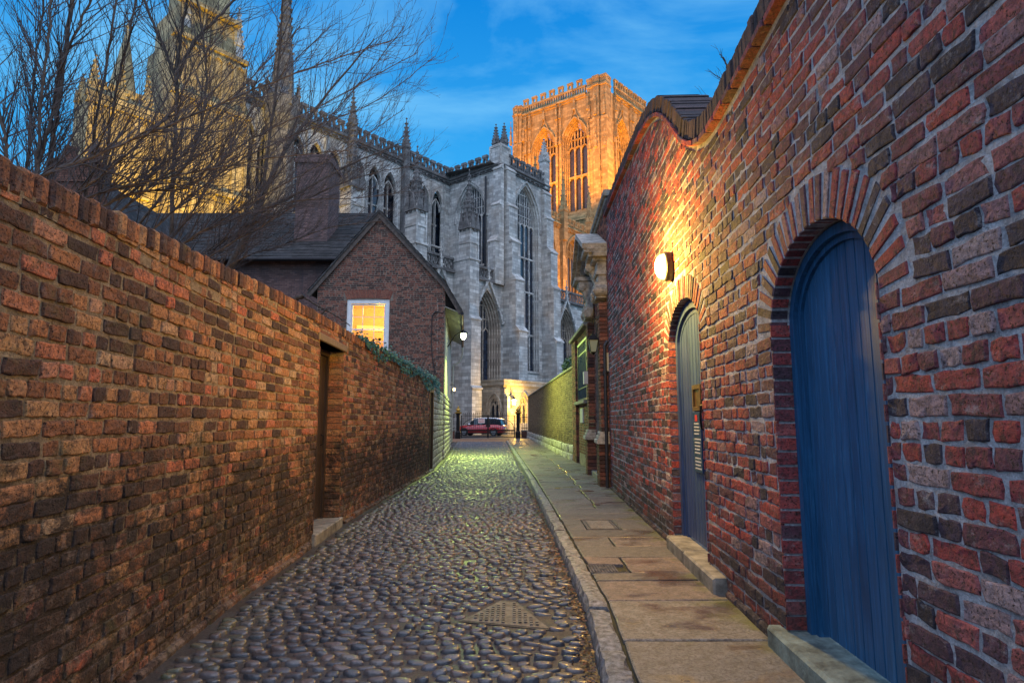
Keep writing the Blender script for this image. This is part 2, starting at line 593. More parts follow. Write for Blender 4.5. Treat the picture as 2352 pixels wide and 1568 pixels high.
M['mortar_right'] = mortar_mat('grey_mortar', (0.54, 0.55, 0.58), (0.22, 0.22, 0.235), 0.3, 0.9)
M['mortar_far'] = plain('dull_mortar', (0.22, 0.18, 0.14), 0.95, nscale=5, var=0.3, bumps=0.5)
M['sill'] = plain('sandstone_step', (0.23, 0.215, 0.18), 0.8, nscale=6, var=0.45, bumps=0.6, bdist=0.01)
M['sill_green'] = plain('algae_stone_step', (0.16, 0.21, 0.19), 0.6, nscale=7, var=0.5, bumps=0.6, bdist=0.01)
M['rubble'] = plain('pale_limestone_rubble', (0.40, 0.37, 0.32), 0.9, nscale=4, var=0.5, bumps=0.9, bdist=0.02)
M['render'] = plain('cream_render', (0.40, 0.38, 0.33), 0.8, nscale=3, var=0.12, bumps=0.2)
M['iron'] = plain('black_iron', (0.018, 0.018, 0.02), 0.45, 0.6, nscale=20, var=0.3, bumps=0.2, bdist=0.002)
M['iron_blue'] = plain('dark_blue_ironwork', (0.012, 0.035, 0.07), 0.4, 0.4, nscale=20, var=0.3, bumps=0.2, bdist=0.002)
M['gold'] = plain('gilded_finial', (0.45, 0.28, 0.06), 0.4, 0.8, nscale=20, var=0.2, bumps=0.1)
M['bark'] = plain('grey_brown_bark', (0.075, 0.055, 0.042), 0.85, nscale=14, var=0.45, bumps=0.6, bdist=0.004)
M['twig'] = plain('dark_twigs', (0.045, 0.032, 0.028), 0.7, nscale=14, var=0.4, bumps=0.0)
M['white_paint'] = plain('white_window_paint', (0.78, 0.78, 0.76), 0.5, nscale=6, var=0.08, bumps=0.1)
M['lead'] = plain('lead_sheet', (0.20, 0.21, 0.22), 0.5, 0.3, nscale=3, var=0.2, bumps=0.2)
M['asphalt'] = plain('worn_asphalt', (0.07, 0.065, 0.06), 0.7, nscale=9, var=0.3, bumps=0.6)
M['soil'] = plain('dark_garden_soil', (0.05, 0.045, 0.035), 0.95, nscale=2, var=0.4, bumps=0.6)
M['pale_box'] = plain('grey_plastic_box', (0.45, 0.46, 0.46), 0.5, nscale=6, var=0.08, bumps=0.05)
M['bronze'] = plain('tarnished_brass', (0.22, 0.13, 0.05), 0.4, 0.7, nscale=18, var=0.3, bumps=0.1)
M['tyre'] = plain('tyre_rubber', (0.02, 0.02, 0.02), 0.8, bumps=0.1)
M['chrome'] = plain('bright_metal', (0.6, 0.6, 0.62), 0.25, 1.0, bumps=0.0)
M['cable'] = plain('black_cable', (0.02, 0.02, 0.022), 0.6, bumps=0.0)
M['pipe'] = plain('black_painted_drainpipe', (0.02, 0.022, 0.028), 0.5, bumps=0.1)
M['carved'] = plain('carved_sandstone', (0.44, 0.40, 0.34), 0.85, nscale=7, var=0.45, bumps=0.6, bdist=0.02)
M['board'] = plain('weathered_bargeboard', (0.10, 0.075, 0.06), 0.75, nscale=7, var=0.4, bumps=0.3)

def leafmat(name, stops, rough=0.45):
    m, nt, b = new_mat(name)
    r, g, _ = tint(nt)
    setb(nt, b, color=ramp(nt, r, stops), rough=rough)
    return m
M['ivy'] = leafmat('ivy_leaves', [(0.0, (0.012, 0.05, 0.035)), (0.5, (0.03, 0.10, 0.06)), (0.85, (0.07, 0.16, 0.08)), (1.0, (0.16, 0.24, 0.12))])
M['evergreen'] = leafmat('evergreen_leaves', [(0.0, (0.02, 0.05, 0.02)), (1.0, (0.07, 0.12, 0.04))])
M['litter'] = leafmat('dead_leaves', [(0.0, (0.03, 0.02, 0.015)), (0.4, (0.10, 0.045, 0.02)), (0.75, (0.20, 0.08, 0.03)), (1.0, (0.25, 0.16, 0.06))], 0.5)

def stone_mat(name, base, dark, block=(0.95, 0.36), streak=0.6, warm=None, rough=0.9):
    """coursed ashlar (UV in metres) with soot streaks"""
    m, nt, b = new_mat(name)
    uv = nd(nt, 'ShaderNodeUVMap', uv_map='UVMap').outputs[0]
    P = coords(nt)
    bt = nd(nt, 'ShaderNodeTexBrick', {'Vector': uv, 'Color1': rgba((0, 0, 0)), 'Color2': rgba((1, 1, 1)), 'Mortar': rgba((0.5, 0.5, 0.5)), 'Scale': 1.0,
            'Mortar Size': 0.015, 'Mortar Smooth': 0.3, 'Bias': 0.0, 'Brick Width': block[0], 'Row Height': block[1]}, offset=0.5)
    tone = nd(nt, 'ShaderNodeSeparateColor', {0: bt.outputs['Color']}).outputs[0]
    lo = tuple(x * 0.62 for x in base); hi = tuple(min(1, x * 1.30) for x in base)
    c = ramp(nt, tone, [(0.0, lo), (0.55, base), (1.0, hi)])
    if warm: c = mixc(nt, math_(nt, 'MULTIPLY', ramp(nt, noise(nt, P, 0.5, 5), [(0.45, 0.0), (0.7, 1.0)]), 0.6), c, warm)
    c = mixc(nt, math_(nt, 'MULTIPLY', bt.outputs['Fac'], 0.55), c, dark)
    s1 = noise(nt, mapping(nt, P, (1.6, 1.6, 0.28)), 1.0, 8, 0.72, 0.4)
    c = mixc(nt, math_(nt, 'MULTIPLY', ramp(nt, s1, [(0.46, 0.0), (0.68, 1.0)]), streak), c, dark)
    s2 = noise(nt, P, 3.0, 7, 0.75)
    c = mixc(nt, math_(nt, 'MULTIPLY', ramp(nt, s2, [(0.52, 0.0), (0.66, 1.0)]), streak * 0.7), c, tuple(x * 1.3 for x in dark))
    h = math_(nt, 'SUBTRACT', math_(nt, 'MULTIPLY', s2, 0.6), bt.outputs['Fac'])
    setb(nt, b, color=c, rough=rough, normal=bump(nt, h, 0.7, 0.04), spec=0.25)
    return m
M['stone'] = stone_mat('minster_limestone', (0.56, 0.55, 0.51), (0.13, 0.13, 0.135), streak=0.45, warm=(0.44, 0.36, 0.28))
M['stone_warm'] = stone_mat('pinkish_limestone', (0.44, 0.36, 0.28), (0.12, 0.10, 0.09), streak=0.35)
M['stone_dark'] = stone_mat('sooty_limestone', (0.20, 0.19, 0.18), (0.05, 0.05, 0.052), streak=0.7)
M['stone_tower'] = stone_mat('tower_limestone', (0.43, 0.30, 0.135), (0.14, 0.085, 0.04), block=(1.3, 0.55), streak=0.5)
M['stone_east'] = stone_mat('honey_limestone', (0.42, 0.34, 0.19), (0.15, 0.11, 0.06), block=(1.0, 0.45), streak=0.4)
M['stone_lodge'] = stone_mat('lodge_ashlar', (0.47, 0.41, 0.31), (0.22, 0.17, 0.12), block=(0.8, 0.35), streak=0.25)
M['slate'] = stone_mat('roof_tiles', (0.060, 0.056, 0.054), (0.012, 0.014, 0.013), block=(0.26, 0.19), streak=0.75, rough=0.7)
M['brick_flat'] = stone_mat('distant_brick', (0.17, 0.078, 0.055), (0.06, 0.04, 0.035), block=(0.24, 0.085), streak=0.45)
M['brick_blue'] = stone_mat('weathered_limewashed_brick', (0.20, 0.12, 0.105), (0.08, 0.07, 0.075), block=(0.24, 0.085), streak=0.7)
M['setts'] = stone_mat('brick_paviors', (0.30, 0.17, 0.10), (0.10, 0.06, 0.04), block=(0.24, 0.12), streak=0.3, rough=0.6)

def glass_dark(name, col=(0.012, 0.018, 0.03), rough=0.12):
    m, nt, b = new_mat(name)
    uv = nd(nt, 'ShaderNodeUVMap', uv_map='UVMap').outputs[0]
    bt = nd(nt, 'ShaderNodeTexBrick', {'Vector': uv, 'Color1': rgba(col), 'Color2': rgba(tuple(x * 2.4 for x in col)), 'Mortar': rgba((0.01, 0.01, 0.01)), 'Scale': 1.0,
            'Mortar Size': 0.012, 'Brick Width': 0.3, 'Row Height': 0.42}, offset=0.0)
    P = coords(nt)
    setb(nt, b, color=bt.outputs['Color'], rough=rough, spec=0.8, normal=bump(nt, noise(nt, P, 3.5, 3), 0.25, 0.05))
    return m
M['glass'] = glass_dark('leaded_glass')
M['glass_dull'] = glass_dark('dull_window_glass', (0.010, 0.016, 0.026), 0.5)
M['glass_brown'] = glass_dark('tower_glass', (0.02, 0.014, 0.012), 0.3)

def emis(name, col, strength):
    m, nt, b = new_mat(name)
    setb(nt, b, color=(0.8, 0.8, 0.8), emit=col, estr=strength, rough=0.4)
    return m
M['lamp_warm'] = emis('lit_amber_diffuser', (1.0, 0.74, 0.22), 14)
M['lamp_green'] = emis('lit_discharge_lamp', (0.86, 1.0, 0.55), 40)
M['lamp_porch'] = emis('lit_lantern_panes', (1.0, 0.72, 0.20), 16)
M['lamp_small'] = emis('lit_small_lamp', (1.0, 0.62, 0.2), 12)
m, nt, b = new_mat('stained_glass_lit_from_inside')
P = coords(nt)
setb(nt, b, color=(0.05, 0.03, 0.02), emit=ramp(nt, noise(nt, P, 1.6, 4), [(0.36, (0.02, 0.008, 0.002)), (0.52, (0.8, 0.30, 0.04)), (0.62, (1.0, 0.55, 0.12))]), estr=0.8, rough=0.3)
M['glass_lit'] = m
m, nt, b = new_mat('clear_window_glass')
tr = nt.nodes.new('ShaderNodeBsdfTransparent'); gl = nt.nodes.new('ShaderNodeBsdfGlossy'); gl.inputs['Roughness'].default_value = 0.03
fx = nt.nodes.new('ShaderNodeMixShader'); fx.inputs[0].default_value = 0.03
nt.links.new(tr.outputs[0], fx.inputs[1]); nt.links.new(gl.outputs[0], fx.inputs[2])
nt.links.new(fx.outputs[0], [n for n in nt.nodes if n.type == 'OUTPUT_MATERIAL'][0].inputs[0])
M['pane'] = m

# painted timber
def wood(name, col, col2, rough=0.5, axis_z=True, grain=1.0):
    m, nt, b = new_mat(name)
    P = coords(nt)
    r, g, _ = tint(nt)
    off = nd(nt, 'ShaderNodeCombineXYZ', {0: math_(nt, 'MULTIPLY', r, 7.0), 1: math_(nt, 'MULTIPLY', g, 7.0), 2: math_(nt, 'MULTIPLY', r, 13.0)}).outputs[0]
    v = nd(nt, 'ShaderNodeVectorMath', {0: P, 1: off}, operation='ADD').outputs[0]
    n = noise(nt, mapping(nt, v, (26, 26, 1.6)), 1.0, 6, 0.65, 1.4)
    n2 = noise(nt, P, 2.5, 5)
    c = ramp(nt, n, [(0.34, tuple(x * 0.55 for x in col)), (0.52, col), (0.70, col2)])
    c = mixc(nt, math_(nt, 'MULTIPLY', ramp(nt, n2, [(0.4, 0.0), (0.7, 1.0)]), 0.3), c, tuple(x * 0.6 for x in col))
    c = mixc(nt, math_(nt, 'MULTIPLY', r, 0.35), c, col2)
    setb(nt, b, color=c, rough=rough, normal=bump(nt, n, 0.55 * grain, 0.004), spec=0.4)
    return m
M['blue_paint'] = wood('blue_painted_oak', (0.008, 0.074, 0.180), (0.028, 0.145, 0.31))
M['teal_paint'] = wood('faded_blue_painted_timber', (0.030, 0.062, 0.17), (0.06, 0.105, 0.24))
M['dark_timber'] = wood('dark_stained_timber', (0.035, 0.024, 0.018), (0.07, 0.045, 0.03))
M['lintel'] = wood('old_timber_lintel', (0.22, 0.15, 0.08), (0.34, 0.25, 0.14))

# wet cobbles
m, nt, b = new_mat('wet_river_cobbles')
r, g, bb_ = tint(nt)
P = coords(nt)
c = ramp(nt, r, [(0.0, (0.045, 0.05, 0.065)), (0.3, (0.085, 0.09, 0.105)), (0.55, (0.15, 0.115, 0.105)), (0.75, (0.19, 0.135, 0.115)), (0.92, (0.14, 0.15, 0.175)), (1.0, (0.24, 0.21, 0.18))])
n1 = noise(nt, P, 40, 5)
c = mixc(nt, math_(nt, 'MULTIPLY', ramp(nt, n1, [(0.35, 0.0), (0.7, 1.0)]), 0.5), mixc(nt, 0.55, c, (0.03, 0.03, 0.03)), c)
c = mixc(nt, bb_, c, (0.16, 0.17, 0.06))
setb(nt, b, color=c, rough=ramp(nt, noise(nt, P, 3.0, 4), [(0.3, 0.28), (0.7, 0.50)]), normal=bump(nt, math_(nt, 'ADD', noise(nt, P, 70, 5), noise(nt, P, 22, 4)), 0.7, 0.008), spec=0.55, coat=0.55, coatr=0.20)
M['cobble'] = m
m, nt, b = new_mat('wet_grit_between_cobbles')
P = coords(nt)
wet = noise(nt, P, 1.3, 5, 0.6)
c = ramp(nt, noise(nt, P, 60, 4), [(0.3, (0.02, 0.018, 0.017)), (0.7, (0.085, 0.075, 0.066))])
setb(nt, b, color=c, rough=ramp(nt, wet, [(0.42, 0.34), (0.62, 0.65)]), normal=bump(nt, noise(nt, P, 90, 5), ramp(nt, wet, [(0.42, 0.15), (0.6, 0.9)]), 0.01), spec=0.5)
M['grit'] = m
M['joint'] = plain('mossy_joint_dirt', (0.045, 0.045, 0.018), 0.95, nscale=12, var=0.5, bumps=0.8, bdist=0.02, dark=(0.015, 0.013, 0.011))
# York stone flags with puddled, iron-stained patches
m, nt, b = new_mat('york_stone_flags')
r, g, _ = tint(nt)
P = coords(nt)
c = ramp(nt, r, [(0.0, (0.17, 0.16, 0.145)), (0.5, (0.25, 0.23, 0.205)), (0.8, (0.31, 0.285, 0.25)), (1.0, (0.25, 0.185, 0.165))])
n1 = noise(nt, P, 11, 7, 0.7)
c = mixc(nt, math_(nt, 'MULTIPLY', ramp(nt, n1, [(0.38, 0.0), (0.62, 1.0)]), 0.85), mixc(nt, 0.60, c, (0.07, 0.062, 0.058)), c)
c = mixc(nt, math_(nt, 'MULTIPLY', ramp(nt, noise(nt, P, 48, 6, 0.78), [(0.42, 1.0), (0.52, 0.0)]), 0.75), c, (0.06, 0.053, 0.048))
lich = ramp(nt, noise(nt, P, 70, 3), [(0.66, 0.0), (0.72, 1.0)])
c = mixc(nt, math_(nt, 'MULTIPLY', lich, 0.35), c, (0.40, 0.38, 0.33))
pud = ramp(nt, noise(nt, mapping(nt, P, (1.0, 1.5, 1)), 1.7, 3, 0.5), [(0.52, 0.0), (0.66, 1.0)])
c = mixc(nt, math_(nt, 'MULTIPLY', pud, 0.7), c, mixc(nt, ramp(nt, noise(nt, P, 0.9, 2), [(0.45, 0.0), (0.6, 1.0)]), (0.075, 0.065, 0.065), (0.11, 0.045, 0.025)))
xx = nd(nt, 'ShaderNodeSeparateXYZ', {0: P})
wallx = math_(nt, 'SUBTRACT', xx.outputs[0], math_(nt, 'ADD', math_(nt, 'MULTIPLY', xx.outputs[1], 0.0412), 1.15))
mo = math_(nt, 'ADD', ramp(nt, wallx, [(0.0, 0.0), (0.42, 0.30)]), noise(nt, P, 3.2, 5))
c = mixc(nt, math_(nt, 'MULTIPLY', ramp(nt, mo, [(0.66, 0.0), (0.86, 1.0)]), 0.75), c, (0.12, 0.13, 0.03))
setb(nt, b, color=c, rough=mixc(nt, pud, (0.55, 0.55, 0.55), (0.13, 0.13, 0.13)), normal=bump(nt, n1, math_(nt, 'SUBTRACT', 0.9, math_(nt, 'MULTIPLY', pud, 0.75)), 0.02), spec=0.5)
M['flag'] = m
M['kerb'] = plain('gritstone_kerb', (0.25, 0.25, 0.25), 0.5, nscale=22, var=0.55, bumps=1.0, bdist=0.012)

# car paint
m, nt, b = new_mat('red_car_paint')
setb(nt, b, color=(0.42, 0.012, 0.018), rough=0.3, coat=1.0, coatr=0.05)
M['car_red'] = m
m, nt, b = new_mat('white_car_roof')
setb(nt, b, color=(0.75, 0.76, 0.78), rough=0.25, coat=1.0)
M['car_white'] = m
m, nt, b = new_mat('car_glass')
setb(nt, b, color=(0.02, 0.025, 0.03), rough=0.05, spec=0.9)
M['car_glass'] = m
m, nt, b = new_mat('red_tail_lamp')
setb(nt, b, color=(0.5, 0.03, 0.02), rough=0.15, coat=1.0)
M['tail'] = m
m, nt, b = new_mat('yellow_number_plate')
setb(nt, b, color=(0.75, 0.52, 0.05), rough=0.4)
M['plate'] = m
m, nt, b = new_mat('sign_pink_white')
setb(nt, b, color=(0.80, 0.66, 0.60), rough=0.5)
M['sign'] = m
m, nt, b = new_mat('sign_red')
setb(nt, b, color=(0.50, 0.03, 0.03), rough=0.5)
M['sign_red'] = m
m, nt, b = new_mat('sign_navy')
setb(nt, b, color=(0.01, 0.035, 0.10), rough=0.35)
M['sign_navy'] = m
m, nt, b = new_mat('sign_white_letters')
setb(nt, b, color=(0.6, 0.6, 0.6), rough=0.5)
M['sign_white'] = m
m, nt, b = new_mat('lantern_glass')
setb(nt, b, color=(0.32, 0.38, 0.28), rough=0.2, spec=0.8)
M['lantern_glass'] = m
# ================================================================ ground, road, kerb, pavement
def lerp_poly(pts, y):
    if y <= pts[0][1]:
        p, q = pts[0], pts[1]
    elif y >= pts[-1][1]:
        p, q = pts[-2], pts[-1]
    else:
        for p, q in zip(pts, pts[1:]):
            if p[1] <= y <= q[1]: break
    return p[0] + (q[0] - p[0]) * (y - p[1]) / (q[1] - p[1])

LEFT = [(-2.04, 2.0), (-2.32, 5.05), (-2.49, 9.2), (-2.42, 18.9), (-2.70, 24.0), (-3.40, 34.0), (-4.0, 44.0), (-4.0, 70)]
KERB = [(0.44, 1.0), (0.48, 2.5), (0.50, 3.49), (0.57, 4.93), (0.53, 8.15), (0.41, 14.94), (0.08, 26.75), (-0.25, 38.0), (-0.42, 43.5)]
RIGHT = [(1.575, 1.0), (2.07, 12.9), (2.25, 17.6), (2.24, 22.0), (2.09, 26.0), (1.83, 35.0), (1.31, 50.0)]
PAVE_Z = 0.10

mb = MB()
hprism(mb, [(-700, -60), (700, -60), (700, 900), (-700, 900)], -0.6, -0.03)
tag(mb.build('ground', M['soil']), kind='structure')

rng = random.Random(4)
mb = MB()
# bed
ys = [0.3 + 0.8 * i for i in range(55)]
vs = []; fs = []
for y in ys:
    l, r = lerp_poly(LEFT, y) - 0.12, lerp_poly(KERB, y) + 0.05
    for k in range(9):
        vs.append((l + (r - l) * k / 8, y, rng.uniform(-0.004, 0.006)))
for i in range(len(ys) - 1):
    for k in range(8):
        a = i * 9 + k
        fs.append((a, a + 1, a + 10, a + 9))
mb.add(vs, fs, 1)
MAN = [(-0.40, 4.80), (0.295, 4.60), (0.04, 5.30), (-0.10, 5.34)]
def inside(p, poly, grow=0.04):
    cx = sum(q[0] for q in poly) / len(poly); cy = sum(q[1] for q in poly) / len(poly)
    s = None
    for i in range(len(poly)):
        a, b_ = poly[i], poly[(i + 1) % len(poly)]
        l = sqrt((b_[0] - a[0]) ** 2 + (b_[1] - a[1]) ** 2)
        cr = ((b_[0] - a[0]) * (p[1] - a[1]) - (b_[1] - a[1]) * (p[0] - a[0])) / l
        cc = ((b_[0] - a[0]) * (cy - a[1]) - (b_[1] - a[1]) * (cx - a[0])) / l
        if cr * (1 if cc > 0 else -1) < -grow: return False
    return True
y = 1.6
def cobble(x, y, sx, sy, h, rot, near, col):
    K = 10 if near == 2 else (8 if near == 1 else 6)
    rings = [(1.0, -0.015), (0.95, 0.52), (0.82, 0.84), (0.50, 0.98)] if near == 2 else ([(1.0, -0.01), (0.80, 0.75)] if near == 1 else [(1.0, 0.0), (0.66, 0.85)])
    ca, sa = cos(rot), sin(rot)
    js = [rng.uniform(0.84, 1.12) for _ in range(K)]
    tx, ty = rng.uniform(-0.16, 0.16), rng.uniform(-0.20, 0.20)
    vs = []
    for f, hz in rings:
        for j in range(K):
            an = 2 * pi * j / K
            cx_, sy_ = cos(an), sin(an)
            px = (abs(cx_) ** 0.75) * (1 if cx_ > 0 else -1) * sx * f * js[j]
            py = (abs(sy_) ** 0.85) * (1 if sy_ > 0 else -1) * sy * f * js[j]
            vs.append((x + px * ca - py * sa, y + px * sa + py * ca, (h * hz if hz > 0 else hz) + (px * tx + py * ty) * (1 if hz > 0 else 0)))
    vs.append((x, y, h))
    fs = []
    for i in range(len(rings) - 1):
        for j in range(K):
            j2 = (j + 1) % K
            fs.append((i * K + j, i * K + j2, (i + 1) * K + j2, (i + 1) * K + j))
    o = (len(rings) - 1) * K
    for j in range(K):
        fs.append((o + j, o + (j + 1) % K, len(rings) * K))
    mb.add(vs, fs, 0, col)
while y < 43.2:
    pitch = rng.uniform(0.076, 0.092) if y < 12 else rng.uniform(0.10, 0.125)
    l, r = lerp_poly(LEFT, y) + 0.10, lerp_poly(KERB, y) - 0.13
    x = l + rng.uniform(0, 0.08)
    near = 2 if y < 8.5 else (1 if y < 18 else 0)
    while x < r:
        edge = (r - x) < 0.34
        w = (rng.uniform(0.082, 0.14) if y < 20 else rng.uniform(0.10, 0.18)) if not edge else rng.uniform(0.10, 0.15)
        sy = pitch * rng.uniform(0.30, 0.42)
        cx_, cy_ = x + w / 2, y + rng.uniform(-0.012, 0.012) + 0.02 * sin(x * 2.3 + y * 0.7)
        x += w + rng.uniform(0.004, 0.03)
        if rng.random() < 0.02 or inside((cx_, cy_), MAN): continue
        green = max(0.0, 0.55 - (cx_ - l) * 1.1) * rng.random() if rng.random() < 0.75 else 0
        cobble(cx_, cy_, w * 0.49, sy, rng.uniform(0.012, 0.032), rng.uniform(-0.11, 0.11), near, (rng.random(), rng.random(), green))
    y += pitch
road = mb.build('road', [M['cobble'], M['grit']], smooth=True)
tag(road, kind='structure')

# kerb stones
mb = MB()
y = 1.2
while y < 43.4:
    L = rng.uniform(0.45, 0.95)
    y1 = min(y + L, 43.5)
    n = 9 if y < 12 else 2
    w = 0.165
    dz = rng.uniform(-0.012, 0.010)
    pr = [(0.0, -0.05), (0.004, 0.06), (0.022, PAVE_Z + 0.012), (0.07, PAVE_Z + 0.018), (0.13, PAVE_Z + 0.014), (w - 0.012, PAVE_Z + 0.008), (w, PAVE_Z - 0.03)]
    vs = []; k = len(pr)
    for i in range(n + 1):
        yy = y + 0.009 + (y1 - y - 0.018) * i / n
        x0 = lerp_poly(KERB, yy)
        for q, (dx, z) in enumerate(pr):
            j = 0.008 if y < 12 else 0.003
            e = 0.014 if i in (0, n) and 1 < q < k - 1 else 0
            vs.append((x0 + dx + rng.uniform(-j, j), yy, z + dz - e + (rng.uniform(-j, j) if 0 < q else 0)))
    fs = []
    for i in range(n):
        for q in range(k - 1):
            fs.append((i * k + q, i * k + q + 1, (i + 1) * k + q + 1, (i + 1) * k + q))
    fs += [tuple(range(k)), tuple(range((n + 1) * k - 1, n * k - 1, -1))]
    mb.add(vs, fs, 0, (rng.random(), rng.random(), 0))
    y = y1
kerb = mb.build('kerb', M['kerb'], smooth=False)
tag(kerb, kind='structure')

# pavement: bed plus separate flags
mb = MB()
ys = [0.6 + 1.0 * i for i in range(50)]
vs = []; fs = []
for yy in ys:
    k0 = min(yy, 43.5)
    vs += [(lerp_poly(KERB, k0) + 0.15, yy, PAVE_Z - 0.030), (lerp_poly(RIGHT, yy) + 0.12, yy, PAVE_Z - 0.030)]
for i in range(len(ys) - 1):
    fs.append((2 * i, 2 * i + 1, 2 * i + 3, 2 * i + 2))
mb.add(vs, fs, 1)
def flag(x0a, x1a, x0b, x1b, y0, y1):
    g = 0.012
    t = [rng.uniform(-0.006, 0.005) for _ in range(4)]
    sk = rng.uniform(-0.012, 0.012)
    q = [(x0a + g, y0 + g), (x1a - g, y0 + g + sk), (x1b - g, y1 - g + sk), (x0b + g, y1 - g)]
    cx_ = sum(p[0] for p in q) / 4; cy_ = sum(p[1] for p in q) / 4
    z = PAVE_Z
    # outline with a few extra points so that edges are not ruler straight
    o = []
    for i in range(4):
        a, b_ = q[i], q[(i + 1) % 4]
        for s in range(4):
            f = s / 4
            j = 0.0045 if s else 0.003
            o.append((a[0] + (b_[0] - a[0]) * f + rng.uniform(-j, j), a[1] + (b_[1] - a[1]) * f + rng.uniform(-j, j), t[i] * (1 - f) + t[(i + 1) % 4] * f))
    n = len(o)
    vs = [(p[0], p[1], z - 0.04) for p in o] + [(p[0], p[1], z - 0.007 + p[2]) for p in o] + \
         [(cx_ + (p[0] - cx_) * 0.975, cy_ + (p[1] - cy_) * 0.975, z + p[2]) for p in o] + [(cx_, cy_, z + sum(t) / 4 - 0.001)]
    fs = []
    for i in range(n):
        j = (i + 1) % n
        fs += [(i, j, j + n, i + n), (i + n, j + n, j + 2 * n, i + 2 * n), (i + 2 * n, j + 2 * n, 3 * n)]
    mb.add(vs, fs, 0, (rng.random(), rng.random(), 0))
COVER = (0.98, 1.42, 8.15, 8.95)   # stone-filled inspection frame
METER = (0.735, 1.0, 5.92, 6.22)
rows = [1.5, 2.05, 2.75, 3.42, 4.14, 5.02, 5.62, 5.90, 6.55, 7.1, 7.62, 8.12, 8.97, 9.5, 10.05, 10.6]
while rows[-1] < 48: rows.append(rows[-1] + rng.uniform(0.5, 0.85))
for i in range(len(rows) - 1):
    y0, y1 = rows[i], rows[i + 1]
    ka, kb = lerp_poly(KERB, min(y0, 43.5)) + 0.178, lerp_poly(KERB, min(y1, 43.5)) + 0.178
    ra, rb = lerp_poly(RIGHT, y0) - 0.015, lerp_poly(RIGHT, y1) - 0.015
    if y0 >= 10.0 or y0 in (7.1,) or (5.8 < y0 < 5.95):
        f = 0.40 if y0 < 10 else 0.55 + rng.uniform(-0.02, 0.02)
        if 5.8 < y0 < 5.95: f = 0.36
        ma, mb2 = ka + (ra - ka) * f, kb + (rb - kb) * f
        if 5.8 < y0 < 5.95:
            flag(ka, ma, kb, mb2, y0, METER[2]); flag(ka, ma, kb, mb2, METER[3], y1); flag(ka, METER[0], kb, METER[0], METER[2], METER[3]) if METER[0] - ka > 0.05 else None
            flag(ma, ra, mb2, rb, y0, y1)
        else:
            flag(ka, ma, kb, mb2, y0, y1)
            if y0 > 10 and rng.random() < 0.45:
                ym = (y0 + y1) / 2
                flag(ma, ra, (ma + mb2) / 2, (ra + rb) / 2, y0, ym); flag((ma + mb2) / 2, (ra + rb) / 2, mb2, rb, ym, y1)
            else:
                flag(ma, ra, mb2, rb, y0, y1)
    elif abs(y0 - 8.12) < 0.01:
        flag(ka, COVER[0], kb, COVER[0], y0, y1); flag(COVER[1], ra, COVER[1], rb, y0, y1)
    else:
        flag(ka, ra, kb, rb, y0, y1)
pav = mb.build('pavement', [M['flag'], M['joint']], smooth=False)
tag(pav, kind='structure')

# inspection cover: stone in a metal frame
root = thing('inspection_cover', (1.2, 8.55, PAVE_Z), 'square stone-filled inspection cover with double rim set in the pavement', 'inspection cover')
mb = MB()
x0, x1, y0, y1 = COVER
for ins, w in ((0.0, 0.022), (0.045, 0.016)):
    for (a0, a1, c0, c1) in ((x0 + ins, x1 - ins, y0 + ins, y0 + ins + w), (x0 + ins, x1 - ins, y1 - ins - w, y1 - ins), (x0 + ins, x0 + ins + w, y0 + ins + w, y1 - ins - w), (x1 - ins - w, x1 - ins, y0 + ins + w, y1 - ins - w)):
        hprism(mb, [(a0, c0), (a1, c0), (a1, c1), (a0, c1)], PAVE_Z - 0.03, PAVE_Z + 0.003)
mb.build('frame', plain('rusty_grey_frame', (0.14, 0.13, 0.125), 0.6, 0.2, nscale=16, var=0.4), root)
mb = MB(); hprism(mb, [(x0 + 0.065, y0 + 0.065), (x1 - 0.065, y0 + 0.065), (x1 - 0.065, y1 - 0.065), (x0 + 0.065, y1 - 0.065)], PAVE_Z - 0.03, PAVE_Z - 0.001, 0, (0.8, 0.5, 0))
hprism(mb, [(x0 + 0.024, y0 + 0.024), (x1 - 0.024, y0 + 0.024), (x1 - 0.024, y1 - 0.024), (x0 + 0.024, y1 - 0.024)], PAVE_Z - 0.03, PAVE_Z - 0.008, 0, (0.3, 0.5, 0))
mb.build('slab', M['flag'], root)
mb = MB()
x0, x1, y0, y1 = METER
hprism(mb, [(x0, y0), (x1, y0), (x1, y1), (x0, y1)], PAVE_Z - 0.03, PAVE_Z - 0.004)
for i in range(9):
    for j in range(9):
        cx_, cy_ = x0 + 0.02 + (x1 - x0 - 0.04) * i / 8, y0 + 0.02 + (y1 - y0 - 0.04) * j / 8
        if 3 <= i <= 5 and 3 <= j <= 5: continue
        hprism(mb, [(cx_ - 0.008, cy_ - 0.008), (cx_ + 0.008, cy_ - 0.008), (cx_ + 0.008, cy_ + 0.008), (cx_ - 0.008, cy_ + 0.008)], PAVE_Z - 0.004, PAVE_Z + 0.002)
cx_, cy_ = (x0 + x1) / 2, (y0 + y1) / 2
hprism(mb, [(cx_ - 0.035, cy_ - 0.035), (cx_ + 0.035, cy_ - 0.035), (cx_ + 0.035, cy_ + 0.035), (cx_ - 0.035, cy_ + 0.035)], PAVE_Z - 0.004, PAVE_Z + 0.003)
m_ = plain('worn_grey_iron', (0.13, 0.125, 0.13), 0.55, 0.3, nscale=16, var=0.4, bumps=0.4)
o = mb.build('meter_cover', m_)
tag(o, 'small square studded metal meter cover beside the kerb in the pavement', 'meter cover')

